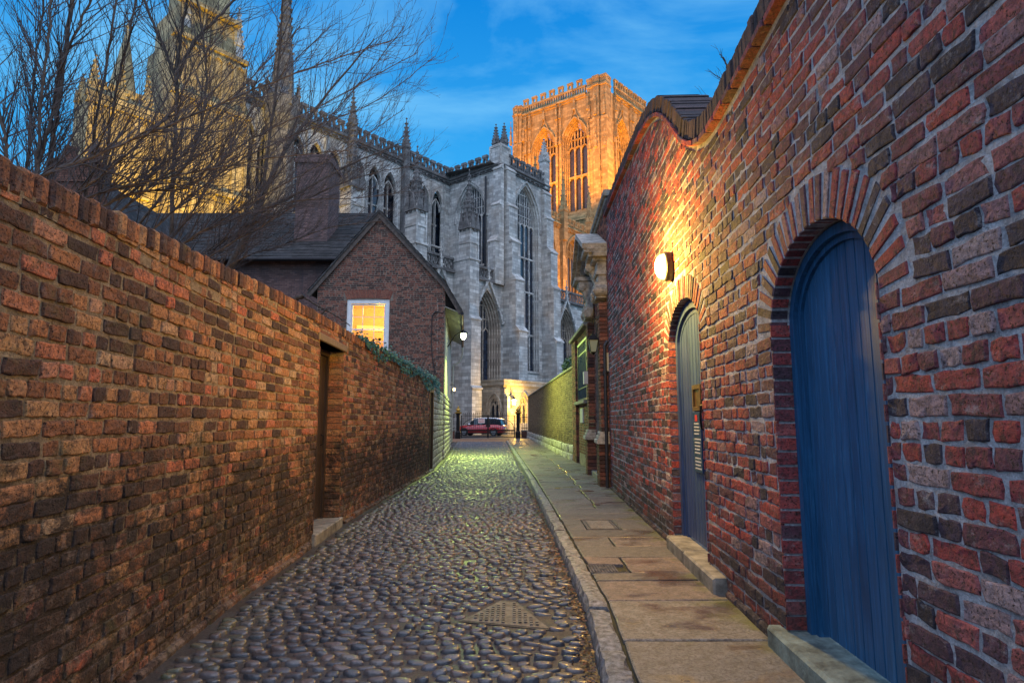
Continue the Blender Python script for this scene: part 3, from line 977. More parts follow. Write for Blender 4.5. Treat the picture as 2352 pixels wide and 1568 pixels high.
# manhole plates in the cobbles
root = thing('manhole_cover', (0, 5, 0), 'worn triangular iron manhole cover with raised studs among the cobbles', 'manhole cover')
mb = MB()
hprism(mb, MAN, -0.02, 0.008)
mb.build('rim', M['grit'], root)
mb = MB()
cx_ = sum(p[0] for p in MAN) / 4; cy_ = sum(p[1] for p in MAN) / 4
pl = [(cx_ + (p[0] - cx_) * 0.93, cy_ + (p[1] - cy_) * 0.92) for p in MAN]
hprism(mb, pl, 0.0, 0.011)
for i in range(16):
    for j in range(13):
        px, py = -0.36 + i * 0.042, 4.66 + j * 0.052
        if abs(px - (-0.03)) < 0.012: continue
        if inside((px, py), pl, -0.03):
            hprism(mb, [(px - 0.011, py - 0.014), (px + 0.011, py - 0.014), (px + 0.011, py + 0.014), (px - 0.011, py + 0.014)], 0.011, 0.021)
m_, nt, b = new_mat('polished_cast_iron')
setb(nt, b, color=ramp(nt, noise(nt, coords(nt), 14, 6, 0.7), [(0.35, (0.09, 0.075, 0.06)), (0.65, (0.20, 0.18, 0.155))]), rough=0.55, metal=0.25, normal=bump(nt, noise(nt, coords(nt), 60, 4), 0.5, 0.006))
mb.build('plate', m_, root)

# leaf litter in the gutter
mb = MB()
for i in range(1500):
    y = 2.4 + 11 * rng.random() ** 1.6
    x = lerp_poly(KERB, y) - abs(rng.gauss(0, 0.06)) - 0.01
    s = rng.uniform(0.008, 0.022)
    an = rng.uniform(0, 2 * pi); z = rng.uniform(0.004, 0.03)
    ca, sa = cos(an), sin(an)
    pts = [(-1, 0), (-0.2, 0.5), (1, 0), (-0.2, -0.5)]
    mb.add([(x + (p[0] * ca - p[1] * sa) * s, y + (p[0] * sa + p[1] * ca) * s, z + rng.uniform(0, 0.016)) for p in pts], [(0, 1, 2), (0, 2, 3)], 0, (rng.random(), 0, 0))
tag(mb.build('leaf_litter', M['litter']), 'dead brown leaves gathered in the gutter under the kerb', 'leaves', kind='stuff')

# forecourt beyond the cobbles
mb = MB()
hprism(mb, [(-12, 43.4), (6, 43.4), (6, 50.2), (-12, 50.2)], -0.1, 0.008)
tag(mb.build('paved_strip', M['setts'], uv=True), kind='structure')
mb = MB()
hprism(mb, [(-30, 50.2), (25, 50.2), (25, 78), (-30, 78)], -0.1, 0.004)
tag(mb.build('forecourt', M['asphalt']), kind='structure')

# ================================================================ left garden wall
rng = random.Random(11)
LW = thing('garden_wall', (-2.3, 5, 0), 'old orange brick garden wall with upright brick coping and two dark doors', 'brick wall')
core = MB(); bricks = MB(); cop = MB()
def ltop(y):
    T = [(1.0, 2.50), (2.35, 2.56), (2.9, 2.60), (3.5, 2.65), (4.25, 2.695), (5.6, 2.785), (7.0, 2.825), (8.3, 2.85), (9.5, 2.84), (20, 2.70)]
    for p, q in zip(T, T[1:]):
        if y <= q[0]: return p[1] + (q[1] - p[1]) * (y - p[0]) / (q[0] - p[0])
    return 2.70
D1 = (7.63, 8.93, 0.13, 2.50)   # y0, y1, sill, head
D2 = (18.05, 18.82, 0.05, 2.42)
segs = [((-2.04, 2.0), (-2.32, 5.05)), ((-2.32, 5.05), (-2.49, 9.2)), ((-2.49, 9.2), (-2.42, 18.9))]
LF = []
for i, (p, q) in enumerate(segs):
    fr = Frame(p, (q[0] - p[0], q[1] - p[1])); L = sqrt((q[0] - p[0]) ** 2 + (q[1] - p[1]) ** 2)
    yk = (q[1] - p[1]) / L
    LF.append((fr, p, L, yk))
    top = lambda a, p=p, yk=yk: ltop(p[1] + a * yk) - 0.13
    holes2 = []; hf = []
    for D in (D1, D2):
        if p[1] < D[0] < q[1]:
            a0, a1 = (D[0] - p[1]) / yk, (D[1] - p[1]) / yk
            holes2.append([(a0, -0.1), (a0, D[3]), (a1, D[3]), (a1, -0.1)])
            hf.append(lambda z, a0=a0, a1=a1, D=D: (a0, a1) if z < D[3] + 0.10 else None)
    # core: build outline that dips round each doorway
    out = [(0, -0.1)]
    for h in holes2: out += h
    out += [(L, -0.1), (L, top(L))]
    out += [(L * k / 8, top(L * k / 8)) for k in range(7, -1, -1)]
    fslab(core, fr, out, [], 0.0, -0.34)
    brickwork(bricks, fr, 0.0, L, 0.0, top, 0.0885, 0.245, rng, hf, header=0.3, wob=0.004, gap=0.011, b1=0.010, jit=0.006)
    # coping: bricks on edge
    a = 0.0
    while a < L:
        w = rng.uniform(0.074, 0.088)
        t = top(a + w / 2)
        hh = rng.uniform(0.118, 0.135)
        vs_b = len(cop.v)
        fbox(cop, fr, a + 0.006, min(a + w, L) - 0.004, -0.33 + rng.uniform(-0.01, 0.01), 0.018 + rng.uniform(-0.012, 0.012), t - 0.005, t + hh, 0, (rng.random() * 0.8, rng.random(), 0), 0.014)
        a += w
    fbox(core, fr, 0, L, -0.32, 0.006, min(top(0), top(L)) - 0.01, min(top(0), top(L)) + 0.05)
core.build('mortar', M['mortar_left'], LW)
bricks.build('brickwork', M['brick_left'], LW)
cop.build('coping', M['brick_left'], LW)
def left_door(D, seg, lab, z0, step):
    fr, p, L, yk = LF[seg]
    sh = 0.0 if step == 1 else 0.19
    a0, a1 = (D[0] - p[1]) / yk, (D[1] - p[1]) / yk
    # brick jambs inside the reveal
    jb = MB()
    for k in range(int((D[3] - z0) / 0.0885) if step == 1 else 0):
        z = z0 + k * 0.0885
        for aa, s in ((a0, 1), (a1, -1)):
            fbox(jb, fr, min(aa, aa + s * 0.012) , max(aa, aa + s * 0.012), -0.13 - 0.11 * (k % 2) * 0 - 0.10, 0.010, z + 0.006, z + 0.082, 0, (rng.random() * 0.5 + 0.35, rng.random(), 0))
    if step == 1: jb.build('door_jamb', M['brick_left'], LW)
    lt = MB()
    fbox(lt, fr, a0 - 0.10, a1 + 0.10, -0.30, 0.03, D[3], D[3] + 0.095, 0, (0.4, 0.3, 0), 0.01)
    lt.build('lintel', M['lintel'], LW)
    d = MB()
    n = 5
    for k in range(n):
        b0 = a0 + 0.07 + (a1 - a0 - 0.14) * k / n
        b1 = a0 + 0.07 + (a1 - a0 - 0.14) * (k + 1) / n
        fbox(d, fr, b0 + 0.003, b1 - 0.003, -0.27 + sh, -0.235 + sh, z0 + 0.02, D[3] - 0.07, 0, (rng.random(), rng.random(), 0), 0.005)
    do = d.build('door', M['dark_timber'], LW)
    if lab: do['label'] = lab
    f = MB()
    fribbon(f, fr, [(a0 + 0.045, z0), (a0 + 0.045, D[3] - 0.045), (a1 - 0.045, D[3] - 0.045), (a1 - 0.045, z0)], 0.08, -0.29, -0.20 + sh * 1.15)
    f.build('door_frame', M['dark_timber'], do)
    hd = MB()
    tube(hd, [fr.P(a1 - 0.2, -0.235, 1.15), fr.P(a1 - 0.2, -0.20, 1.17), fr.P(a1 - 0.2, -0.20, 1.28), fr.P(a1 - 0.2, -0.235, 1.30)], 0.008)
    hd.build('handle', M['iron'], do)
    if step:
        s = MB()
        fbox(s, fr, a0 - 0.05, a1 + 0.06, -0.30, 0.06, -0.05, z0, 0, (0.5, 0.5, 0), 0.012)
        s.build('doorstep', M['sill'], LW)
left_door(D1, 1, 'dark brown plank door set deep in the wall', 0.13, 1)
left_door(D2, 2, 'narrow dark door at the far end of the wall', 0.05, 2)
# sloping footing at the base
ft = MB()
for fr, p, L, yk in LF:
    a = 0
    while a < L:
        w = rng.uniform(0.3, 0.6)
        e = min(a + w, L)
        ym = p[1] + (a + e) / 2 * yk
        if not (D1[0] - 0.3 < ym < D1[1] + 0.3) and not (D2[0] - 0.2 < ym):
            fbox(ft, fr, a + 0.004, e - 0.004, -0.05, rng.uniform(0.035, 0.06), -0.05, rng.uniform(0.03, 0.075), 0, (rng.random() * 0.5, rng.random(), 0), 0.018)
        a = e
ft.build('footing', M['brick_left'], LW)

# ---- stone rubble wall between second door and house
rng = random.Random(21)
RW = thing('rubble_wall', (-2.55, 21, 0), 'pale limestone rubble wall between the far door and the gabled house', 'stone wall')
fr = Frame((-2.42, 18.9), (-0.28, 5.1))
core = MB(); st = MB()
Lr = 5.08
fbox(core, fr, 0, Lr, -0.35, 0.0, -0.1, 2.55)
core.build('mortar', M['mortar_left'], RW)
z = 0.0
while z < 2.45:
    h = rng.uniform(0.14, 0.24); a = -rng.uniform(0, 0.2)
    while a < Lr:
        w = rng.uniform(0.16, 0.42)
        s, e = max(a, 0), min(a + w, Lr)
        if e - s > 0.05:
            brick(st, fr, s + 0.006, e - 0.006, z + 0.005, min(z + h, 2.53) - 0.006, -0.02, rng.uniform(0.006, 0.022), rng, (rng.random(), rng.random(), 0), None, 0.016, 0, 0.012)
        a += w
    z += h
st.build('stonework', M['rubble'], RW, smooth=True)
# ================================================================ right-hand wall with the swept coping
rng = random.Random(31)
RWALL = thing('boundary_wall', (1.8, 6, 0), 'tall purple red brick wall with swept coping and two arched blue doors', 'brick wall')
RO = (1.575, 1.0)
RF = Frame(RO, (0.495, 11.9), flip=True)
RL = sqrt(0.495 ** 2 + 11.9 ** 2)
YK = 11.9 / RL
HPTS = [(0.0, 4.07), (3.46, 4.07), (4.3, 4.01), (4.85, 3.99), (5.15, 4.00), (5.40, 4.07), (5.65, 4.17), (5.93, 4.34), (6.25, 4.62), (6.57, 4.90), (6.85, 5.10), (7.13, 5.26), (7.45, 5.39),
        (7.84, 5.49), (8.5, 5.60), (9.35, 5.68), (10.5, 5.78), (12.7, 5.92), (14, 5.95)]
def hY(y):
    for p, q in zip(HPTS, HPTS[1:]):
        if p[0] <= y <= q[0]: return p[1] + (q[1] - p[1]) * (y - p[0]) / (q[0] - p[0])
    return HPTS[0][1] if y < HPTS[0][0] else HPTS[-1][1]
def Ya(a): return RO[1] + a * YK
def aY(y): return (y - RO[1]) / YK
htop = lambda a: hY(Ya(a))
BD = dict(c=aY(3.31), w=0.63, z0=0.22, zs=2.10, za=2.585)     # near, wide blue door
SD = dict(c=aY(6.36), w=0.70, z0=0.235, zs=2.36, za=2.77)     # further door under the lamp
core = MB(); bricks = MB(); arches = MB()
out = [(0, -0.1)]
for D in (BD, SD):
    ar = arch(D['c'], D['w'], -0.1, D['zs'], D['za'], 16)
    out += ar
out += [(RL, -0.1)]
for k in range(60, -1, -1):
    a = RL * k / 60
    out.append((a, htop(a)))
fslab(core, RF, out, [], 0.0, -0.42)
core.build('mortar', M['mortar_right'], RWALL)
def hole(D, d):
    def f(z):
        if z > D['za'] + d: return None
        if z <= D['zs'] - 0.06:
            return (D['c'] - D['w'], D['c'] + D['w'])
        W, A = D['w'] + d, D['za'] + d - D['zs']
        t = max(0.0, 1 - ((z - D['zs']) / A) ** 2)
        if z < D['zs']: t = 1
        hw = W * sqrt(t)
        return (D['c'] - hw, D['c'] + hw)
    return f
brickwork(bricks, RF, 0, RL, 0.06, lambda a: htop(a) - 0.07, 0.0905, 0.255, rng, (hole(BD, 0.265), hole(SD, 0.255)), header=0.34, wob=0.006, gap=0.0085, b1=0.008, jit=0.007)
bo = bricks.build('brickwork', M['brick_right'], RWALL)
ring(arches, RF, BD['c'], BD['w'], BD['zs'] - 0.03, BD['za'], 0.25, rng, step=0.074, gap=0.022, b1=0.007)
ring(arches, RF, SD['c'], SD['w'], SD['zs'] - 0.03, SD['za'], 0.24, rng, step=0.074, gap=0.020, b1=0.007)
arches.build('arch_bricks', M['brick_right'], RWALL)
# brick jambs (quoins) showing in the reveals
jb = MB()
for D in (BD, SD):
    for s in (-1, 1):
        e = D['c'] + s * D['w']
        z = D['z0']
        k = 0
        while z < D['zs'] + 0.02:
            d = 0.13
            fbox(jb, RF, min(e, e - s * 0.010), max(e, e - s * 0.010), -d, 0.012 + rng.uniform(-0.003, 0.003), z + 0.008, z + 0.082, 0, (rng.random() * 0.75 + 0.15, rng.random(), 0))
            z += 0.0905; k += 1
jb.build('door_jamb', M['brick_right'], RWALL)
# projecting string course and upright coping bricks following the sweep
cs = MB(); cp = MB()
N = 420
path = [(RL * i / N, htop(RL * i / N)) for i in range(N + 1)]
ln = [0]
for i in range(N): ln.append(ln[-1] + sqrt((path[i + 1][0] - path[i][0]) ** 2 + (path[i + 1][1] - path[i][1]) ** 2))
def pat(s):
    s = min(max(s, 0), ln[-1] - 1e-6); lo, hi = 0, N
    while hi - lo > 1:
        m2 = (lo + hi) // 2
        if ln[m2] <= s: lo = m2
        else: hi = m2
    f = (s - ln[lo]) / (ln[hi] - ln[lo])
    p, q = path[lo], path[hi]
    i0, i1 = max(0, lo - 6), min(N, hi + 6)
    dx, dz = path[i1][0] - path[i0][0], path[i1][1] - path[i0][1]; l = sqrt(dx * dx + dz * dz)
    return p[0] + (q[0] - p[0]) * f, p[1] + (q[1] - p[1]) * f, -dz / l, dx / l
def along(mb, s0, s1, n0, n1, b0, b1, col, ch=0.01):
    A, B = pat(s0), pat(s1)
    if n0 >= 0 and False: pass
    quad = [(A[0] + A[2] * n0, A[1] + A[3] * n0), (B[0] + B[2] * n0, B[1] + B[3] * n0), (B[0] + B[2] * n1, B[1] + B[3] * n1), (A[0] + A[2] * n1, A[1] + A[3] * n1)]
    ca = sum(q[0] for q in quad) / 4; cz = sum(q[1] for q in quad) / 4
    vs = [RF.P(a, b0, z) for a, z in quad] + [RF.P(a, b1 - ch, z) for a, z in quad] + [RF.P(ca + (a - ca) * 0.84, b1, cz + (z - cz) * 0.9) for a, z in quad]
    fs = [(0, 3, 2, 1), (8, 9, 10, 11)]
    for i in range(4):
        j = (i + 1) % 4
        fs += [(i, j, j + 4, i + 4), (i + 4, j + 4, j + 8, i + 8)]
    mb.add(vs, fs, 0, col)
s = 0
while s < ln[-1]:
    w = rng.uniform(0.20, 0.25)
    along(cs, s + 0.006, min(s + w, ln[-1]) - 0.006, -0.022, 0.026, -0.40, 0.070 + rng.uniform(-0.006, 0.006), (rng.random() * 0.6 + 0.2, rng.random(), 0), 0.012)
    s += w
s = 0
while s < ln[-1]:
    w = rng.uniform(0.072, 0.084)
    along(cp, s + 0.005, min(s + w, ln[-1]) - 0.003, 0.03, 0.215 + rng.uniform(-0.01, 0.008), -0.46, 0.055 + rng.uniform(-0.008, 0.008), (rng.random(), rng.random(), 0), 0.012)
    s += w
cs.build('string_course', M['brick_right'], RWALL)
cp.build('coping', M['brick_coping'], RWALL)

def plank_door(D, mat, nplank, fw, bf, bl, label, hand):
    """frame and boarded leaf in an arched opening"""
    d = MB()
    c, w = D['c'], D['w'] - 0.012
    iw = w - fw
    za = D['za'] - 0.012
    n = nplank
    for k in range(n):
        p, q = c - iw + 2 * iw * k / n + 0.003, c - iw + 2 * iw * (k + 1) / n - 0.003
        tops = [(p + (q - p) * i / 4) for i in range(5)]
        poly = [(p, D['z0'] + 0.03), (q, D['z0'] + 0.03)] + [(a, arch_h(a, c, iw + 0.012, D['zs'], za - fw + 0.02)) for a in reversed(tops)]
        ca = (p + q) / 2
        m_ = len(poly)
        col = (rng.random(), rng.random(), 0)
        vs = [RF.P(a, -bl - 0.03, z) for a, z in poly] + [RF.P(a, -bl, z) for a, z in poly] + [RF.P(ca + (a - ca) * 0.93, -bl + 0.009, z) for a, z in poly]
        fs = [tuple(range(2 * m_, 3 * m_))]
        for i in range(m_):
            j = (i + 1) % m_
            fs += [(i, j, j + m_, i + m_), (i + m_, j + m_, j + 2 * m_, i + 2 * m_)]
        d.add(vs, fs, 0, col)
    do = d.build('door', mat, RWALL)
    do['label'] = label
    f = MB()
    # moulded frame: two nested members
    pts = arch(c, w - fw * 0.30, D['z0'], D['zs'], za - fw * 0.30, 14)
    fribbon(f, RF, pts, fw * 0.60, -bl - 0.05, -bf, 0, (0.2, 0.4, 0))
    pts = arch(c, w - fw * 0.80, D['z0'], D['zs'], za - fw * 0.80, 14)
    fribbon(f, RF, pts, fw * 0.40, -bl - 0.05, -bf - 0.03, 0, (0.1, 0.7, 0))
    f.build('door_frame', mat, do)
    return do
dn = plank_door(BD, M['blue_paint'], 11, 0.095, 0.11, 0.17, 'wide arched navy blue boarded door', 1)
ds = plank_door(SD, M['teal_paint'], 9, 0.15, 0.075, 0.12, 'faded arched blue boarded door with letter box and notice', 1)
# cover bead on the near leaf
# doorsteps
sp = MB()
fbox(sp, RF, aY(2.35), aY(4.05), -0.40, 0.095, 0.02, BD['z0'], 0, (0.5, 0.5, 0), 0.018)
so_ = sp.build('doorstep', M['sill_green'], RWALL); so_['label'] = 'green algae stained stone step'
sp = MB()
fbox(sp, RF, aY(5.15), aY(6.2), -0.40, 0.115, 0.02, SD['z0'] - 0.004, 0, (0.5, 0.5, 0), 0.018)
fbox(sp, RF, aY(6.2) + 0.003, aY(7.0), -0.40, 0.11, 0.02, SD['z0'], 0, (0.7, 0.5, 0), 0.018)
sp.build('doorstep', M['sill'], RWALL)
# low footing of dark engineering brick at the base of the wall
ft = MB()
a = 0
while a < RL:
    w = rng.uniform(0.22, 0.30); e = min(a + w, RL); y = Ya((a + e) / 2)
    if not (2.3 < y < 4.1) and not (5.1 < y < 7.05):
        fbox(ft, RF, a + 0.006, e - 0.006, -0.05, rng.uniform(0.025, 0.045), 0.0, 0.145 + rng.uniform(-0.01, 0.01), 0, (rng.random() * 0.25, rng.random(), 0), 0.016)
    a = e
ft.build('footing', M['brick_right'], RWALL)

# ---- fittings of the further door
lx = SD['c'] - 0.10
mb = MB()
fribbon(mb, RF, [(lx - 0.14, 1.62), (lx + 0.14, 1.62), (lx + 0.14, 1.84), (lx - 0.14, 1.84)], 0.045, -0.13, -0.088, closed=True)
fbox(mb, RF, lx - 0.11, lx + 0.11, -0.13, -0.102, 1.645, 1.815)
mb.build('letter_box', M['bronze'], ds)
hx = SD['c'] - 0.42
mb = MB()
tube(mb, [RF.P(hx, -0.115, 1.40), RF.P(hx, -0.05, 1.42), RF.P(hx, -0.04, 1.52), RF.P(hx, -0.05, 1.64), RF.P(hx, -0.115, 1.67)], 0.011, 6)
fbox(mb, RF, hx - 0.025, hx + 0.025, -0.115, -0.100, 1.36, 1.43); fbox(mb, RF, hx - 0.025, hx + 0.025, -0.115, -0.100, 1.64, 1.72)
mb.build('handle', M['iron'], ds)
mb = MB()
fbox(mb, RF, hx - 0.03, hx + 0.03, -0.115, -0.098, 0.98, 1.12, 0, (0.5, 0.5, 0.5), 0.004)
tube(mb, [RF.P(hx, -0.10, 1.05), RF.P(hx, -0.075, 1.05)], 0.02, 8)
mb.build('lock', M['chrome'], ds)
mb = MB()
fbox(mb, RF, SD['c'] - 0.33, SD['c'] - 0.30, -0.115, -0.095, 2.22, 2.30)
mb.build('number_plate', M['bronze'], ds)
t = thing('notice_board', RF.P(lx, -0.08, 1.1), 'narrow navy notice with white lines below the letter box', 'notice')
mb = MB()
fbox(mb, RF, lx - 0.16, lx + 0.16, -0.112, -0.085, 0.98, 1.585, 0, (0.5, 0.5, 0.5), 0.004)
mb.build('board', M['sign_navy'], t)
mb = MB()
fbox(mb, RF, lx - 0.03, lx + 0.06, -0.085, -0.083, 1.49, 1.555, 1)
for k in range(13):
    z = 1.46 - k * 0.034 - (0.02 if k > 3 else 0) - (0.02 if k > 8 else 0)
    x = lx + 0.10
    while x > lx - 0.10 - rng.uniform(-0.03, 0.02):
        w = rng.uniform(0.012, 0.032)
        fbox(mb, RF, x - w, x, -0.085, -0.0832, z, z + 0.014, 0)
        x -= w + 0.008
mb.build('lettering', [M['sign_white'], M['sign_red']], t)

# ---- wall lamp over that door
LA, LZ = aY(6.72), 3.22
t = thing('wall_lamp', RF.P(LA, 0.02, LZ), 'lit amber bulkhead lamp on the brick wall above the faded blue door', 'wall lamp')
mb = MB()
pts = [RF.P(LA, 0.012, LZ), RF.P(LA, 0.10, LZ)]
vs = []; k = 24
def ovring(r, zr, b): return [RF.P(LA + r * cos(2 * pi * j / k), b, LZ + zr * sin(2 * pi * j / k)) for j in range(k)]
rings_ = [ovring(0.115, 0.165, 0.012), ovring(0.12, 0.17, 0.05), ovring(0.12, 0.17, 0.085), ovring(0.105, 0.15, 0.095)]
vs = [v for r_ in rings_ for v in r_]
fs = [(i * k + j, i * k + (j + 1) % k, (i + 1) * k + (j + 1) % k, (i + 1) * k + j) for i in range(3) for j in range(k)] + [tuple(range(k)), tuple(range(3 * k, 4 * k))]
mb.add(vs, fs)
mb.build('back_plate', M['iron'], t)
mb = MB()
rr = [(0.10, 0.145, 0.096), (0.096, 0.14, 0.13), (0.082, 0.12, 0.16), (0.056, 0.08, 0.185), (0.025, 0.035, 0.195)]
rings_ = [ovring(*q) for q in rr]
vs = [v for r_ in rings_ for v in r_]
fs = [(i * k + j, i * k + (j + 1) % k, (i + 1) * k + (j + 1) % k, (i + 1) * k + j) for i in range(len(rr) - 1) for j in range(k)] + [tuple(range(4 * k, 5 * k))]
mb.add(vs, fs)
mb.build('diffuser', M['lamp_warm'], t, smooth=True)
lamp('wall_lamp_light', 'POINT', RF.P(LA, 0.56, LZ), 440, (1.0, 0.58, 0.10), 0.10)

# ================================================================ brick porch beyond the wall
rng = random.Random(41)
PO = (2.10, 12.95)
PF = Frame(PO, (0.15, 4.65), flip=True)
PL = 4.66
PORCH = thing('brick_porch', (2.3, 15, 0), 'dark brick porch block with carved stone pediment and brick pilasters', 'porch')
core = MB(); bw = MB()
OPN = dict(c=2.05, w=0.95, zs=3.2, za=4.1)
fslab(core, PF, [(0, -0.1)] + arch(OPN['c'], OPN['w'], -0.1, OPN['zs'], OPN['za'], 12) + [(PL, -0.1), (PL, 6.38), (0, 6.38)], [], 0.0, -0.5)
fbox(core, PF, 0, PL, -3.5, -0.501, -0.1, 6.38)
# recess lining
core.build('mortar', M['mortar_far'], PORCH)
def ohole(z):
    if z > OPN['za'] + 0.05: return None
    w = OPN['w'] if z < OPN['zs'] else OPN['w'] * sqrt(max(0, 1 - ((z - OPN['zs']) / (OPN['za'] + 0.05 - OPN['zs'])) ** 2))
    return (OPN['c'] - w, OPN['c'] + w)
brickwork(bw, PF, 0, PL, 0.06, lambda a: 6.36, 0.086, 0.24, rng, (ohole,), header=0.4, gap=0.014, b1=0.012)
for (a0, a1) in ((0.35, 0.78), (3.20, 3.70)):
    fbox(core, PF, a0 + 0.01, a1 - 0.01, 0.0, 0.16, 0, 4.2)
    # pilaster shaft: brick faces
    for k in range(int(4.1 / 0.086)):
        z = 0.06 + k * 0.086
        pb = 0.24 if z < 1.0 else 0.18
        e = 0.05 if z < 1.0 else 0.0
        x = a0 - e
        while x < a1 + e - 0.02:
            w = min(rng.choice((0.12, 0.24)), a1 + e - x)
            fbox(bw, PF, x + 0.006, x + w - 0.006, -0.005, pb + rng.uniform(-0.004, 0.004), z + 0.006, z + 0.080, 0, (rng.random(), rng.random(), 0), 0.005)
            x += w
bw.build('brickwork', M['brick_far'], PORCH)
st = MB()
# coping slab of the block, tapering parapet
fbox(st, PF, -0.12, PL + 0.1, -3.55, 0.10, 6.38, 6.52, 0, (0.5, 0.5, 0), 0.02)
fbox(st, PF, -0.05, PL + 0.03, -0.3, 0.05, 6.28, 6.378, 0, (0.5, 0.5, 0), 0.02)
st.build('parapet_coping', M['sill'], PORCH)
for (a0, a1) in ((0.35, 0.78), (3.20, 3.70)):
    st = MB()
    c = (a0 + a1) / 2; w = (a1 - a0) / 2
    # plinth moulding
    for z0, z1, e, b in ((1.0, 1.10, 0.09, 0.29), (1.102, 1.18, 0.06, 0.25), (1.182, 1.26, 0.03, 0.22)):
        fbox(st, PF, c - w - e, c + w + e, 0, b, z0, z1, 0, (0.5, 0.5, 0), 0.015)
    st.build('pilaster_base', M['carved'], PORCH)
    st = MB()
    # ionic capital: cushion and two scrolls
    fbox(st, PF, c - w - 0.02, c + w + 0.02, 0, 0.24, 4.20, 4.30, 0, (0.5, 0.5, 0), 0.015)
    for s in (-1, 1):
        cc = PF.P(c + s * (w + 0.02), 0.14, 4.36)
        for rr_, ex in ((0.13, 0.13), (0.085, 0.155), (0.04, 0.18)):
            tube(st, [PF.P(c + s * (w + 0.02), 0.14 - ex, 4.36), PF.P(c + s * (w + 0.02), 0.14 + ex, 4.36)], rr_, 14)
    fbox(st, PF, c - w - 0.07, c + w + 0.07, 0, 0.28, 4.46, 4.54, 0, (0.5, 0.5, 0), 0.015)
    # entablature block, stepped outwards
    for z0, z1, e, b in ((4.542, 4.72, 0.01, 0.20), (4.722, 4.80, 0.04, 0.25), (4.802, 5.02, 0.02, 0.22), (5.022, 5.10, 0.08, 0.32), (5.102, 5.20, 0.14, 0.42), (5.202, 5.30, 0.20, 0.52)):
        fbox(st, PF, c - w - e, c + w + e, 0, b, z0, z1, 0, (0.5, 0.5, 0), 0.02)
    st.build('pilaster_capital', M['carved'], PORCH)
st = MB()
# raking cornices of the pediment
cpt = 2.05
for s in (-1, 1):
    for th, b, off in ((0.11, 0.56, 0.10), (0.10, 0.46, 0.0), (0.08, 0.34, -0.09)):
        fribbon(st, PF, [(cpt + s * 1.95, 5.22 + off), (cpt + s * 0.05, 6.02 + off)], th, 0.0, b, 0, (0.5, 0.5, 0))
st.build('pediment', M['carved'], PORCH)
# scroll consoles either side of the arch and the carved mask between
for cx_ in (0.95, 3.05):
    st = MB()
    pr = [(0.05, 5.15), (0.40, 5.15), (0.40, 5.0), (0.30, 4.85), (0.22, 4.65), (0.20, 4.45), (0.26, 4.32), (0.20, 4.20), (0.08, 4.20), (0.05, 4.4)]
    n = len(pr)
    vs = [PF.P(cx_ - 0.12, b, z) for b, z in pr] + [PF.P(cx_ + 0.12, b, z) for b, z in pr]
    fs = [tuple(range(n)), tuple(range(2 * n - 1, n - 1, -1))] + [(i, (i + 1) % n, (i + 1) % n + n, i + n) for i in range(n)]
    st.add(vs, fs)
    for z, b, r_ in ((4.30, 0.20, 0.10), (5.0, 0.34, 0.09)):
        tube(st, [PF.P(cx_ - 0.15, b, z), PF.P(cx_ + 0.15, b, z)], r_, 14)
    st.build('scroll_bracket', M['carved'], PORCH)
st = MB()
for (da, dz, ra, rz, rb) in ((0, 5.45, 0.26, 0.34, 0.24), (-0.16, 5.62, 0.18, 0.16, 0.18), (0.16, 5.62, 0.18, 0.16, 0.18), (0, 5.72, 0.22, 0.14, 0.2), (0, 5.40, 0.07, 0.13, 0.31), (-0.10, 5.30, 0.10, 0.12, 0.22), (0.10, 5.30, 0.10, 0.12, 0.22), (0, 5.14, 0.14, 0.12, 0.2)):
    vs = []; K = 12
    for i in range(1, 6):
        t_ = pi / 2 * i / 5
        for j in range(K):
            an = 2 * pi * j / K
            vs.append(PF.P(cpt + da + ra * sin(t_) * cos(an), rb * cos(t_) + 0.02, dz + rz * sin(t_) * sin(an)))
    vs.append(PF.P(cpt + da, rb + 0.02, dz))
    fs = [(i * K + j, i * K + (j + 1) % K, (i + 1) * K + (j + 1) % K, (i + 1) * K + j) for i in range(4) for j in range(K)] + [(60, j, (j + 1) % K) for j in range(K)]
    st.add(vs, fs)
st.build('carved_keystone', M['carved'], PORCH, smooth=True)
# iron gate in the archway, dark behind
mb = MB()
fbox(mb, PF, OPN['c'] - OPN['w'], OPN['c'] + OPN['w'], -0.498, -0.46, 0, 4.08)
dd = mb.build('door', M['dark_timber'], PORCH); dd['label'] = 'dark door behind an iron grille'
mb = MB()
for i in range(17):
    a = OPN['c'] - OPN['w'] + 0.06 + i * (2 * OPN['w'] - 0.12) / 16
    tube(mb, [PF.P(a, -0.22, 0.15), PF.P(a, -0.22, arch_h(a, OPN['c'], OPN['w'], OPN['zs'], OPN['za']) - 0.02)], 0.013, 5)
for z in (0.2, 1.15, 1.35, 2.6, 3.1):
    fbox(mb, PF, OPN['c'] - OPN['w'] + 0.02, OPN['c'] + OPN['w'] - 0.02, -0.235, -0.205, z, z + 0.04)
mb.build('grille', M['iron_blue'], dd)
mb = MB()
fbox(mb, PF, 0.85, 3.15, -0.5, 0.14, 0.02, 0.22, 0, (0.5, 0.5, 0), 0.015)
mb.build('doorstep', M['sill'], PORCH)
mb = MB()
fbox(mb, PF, 3.28, 3.56, 0.18, 0.29, 2.46, 2.80, 0, (0.5, 0.5, 0), 0.01)
mb.build('meter_box', M['pale_box'], PORCH)
mb = MB()
fbox(mb, PF, 0.16, 0.34, 0.01, 0.08, 2.55, 2.95, 0, (0.5, 0.5, 0), 0.01)
mb.build('meter_box', M['pale_box'], PORCH)
mb = MB()
tube(mb, [PF.P(0.10, 0.10, 0.1), PF.P(0.10, 0.10, 3.1), PF.P(0.10, 0.04, 3.2)], 0.035, 8)
for z in (0.5, 1.5, 2.5): tube(mb, [PF.P(0.10, 0.10, z), PF.P(0.10, 0.10, z + 0.06)], 0.048, 8)
mb.build('drainpipe', M['pipe'], PORCH)

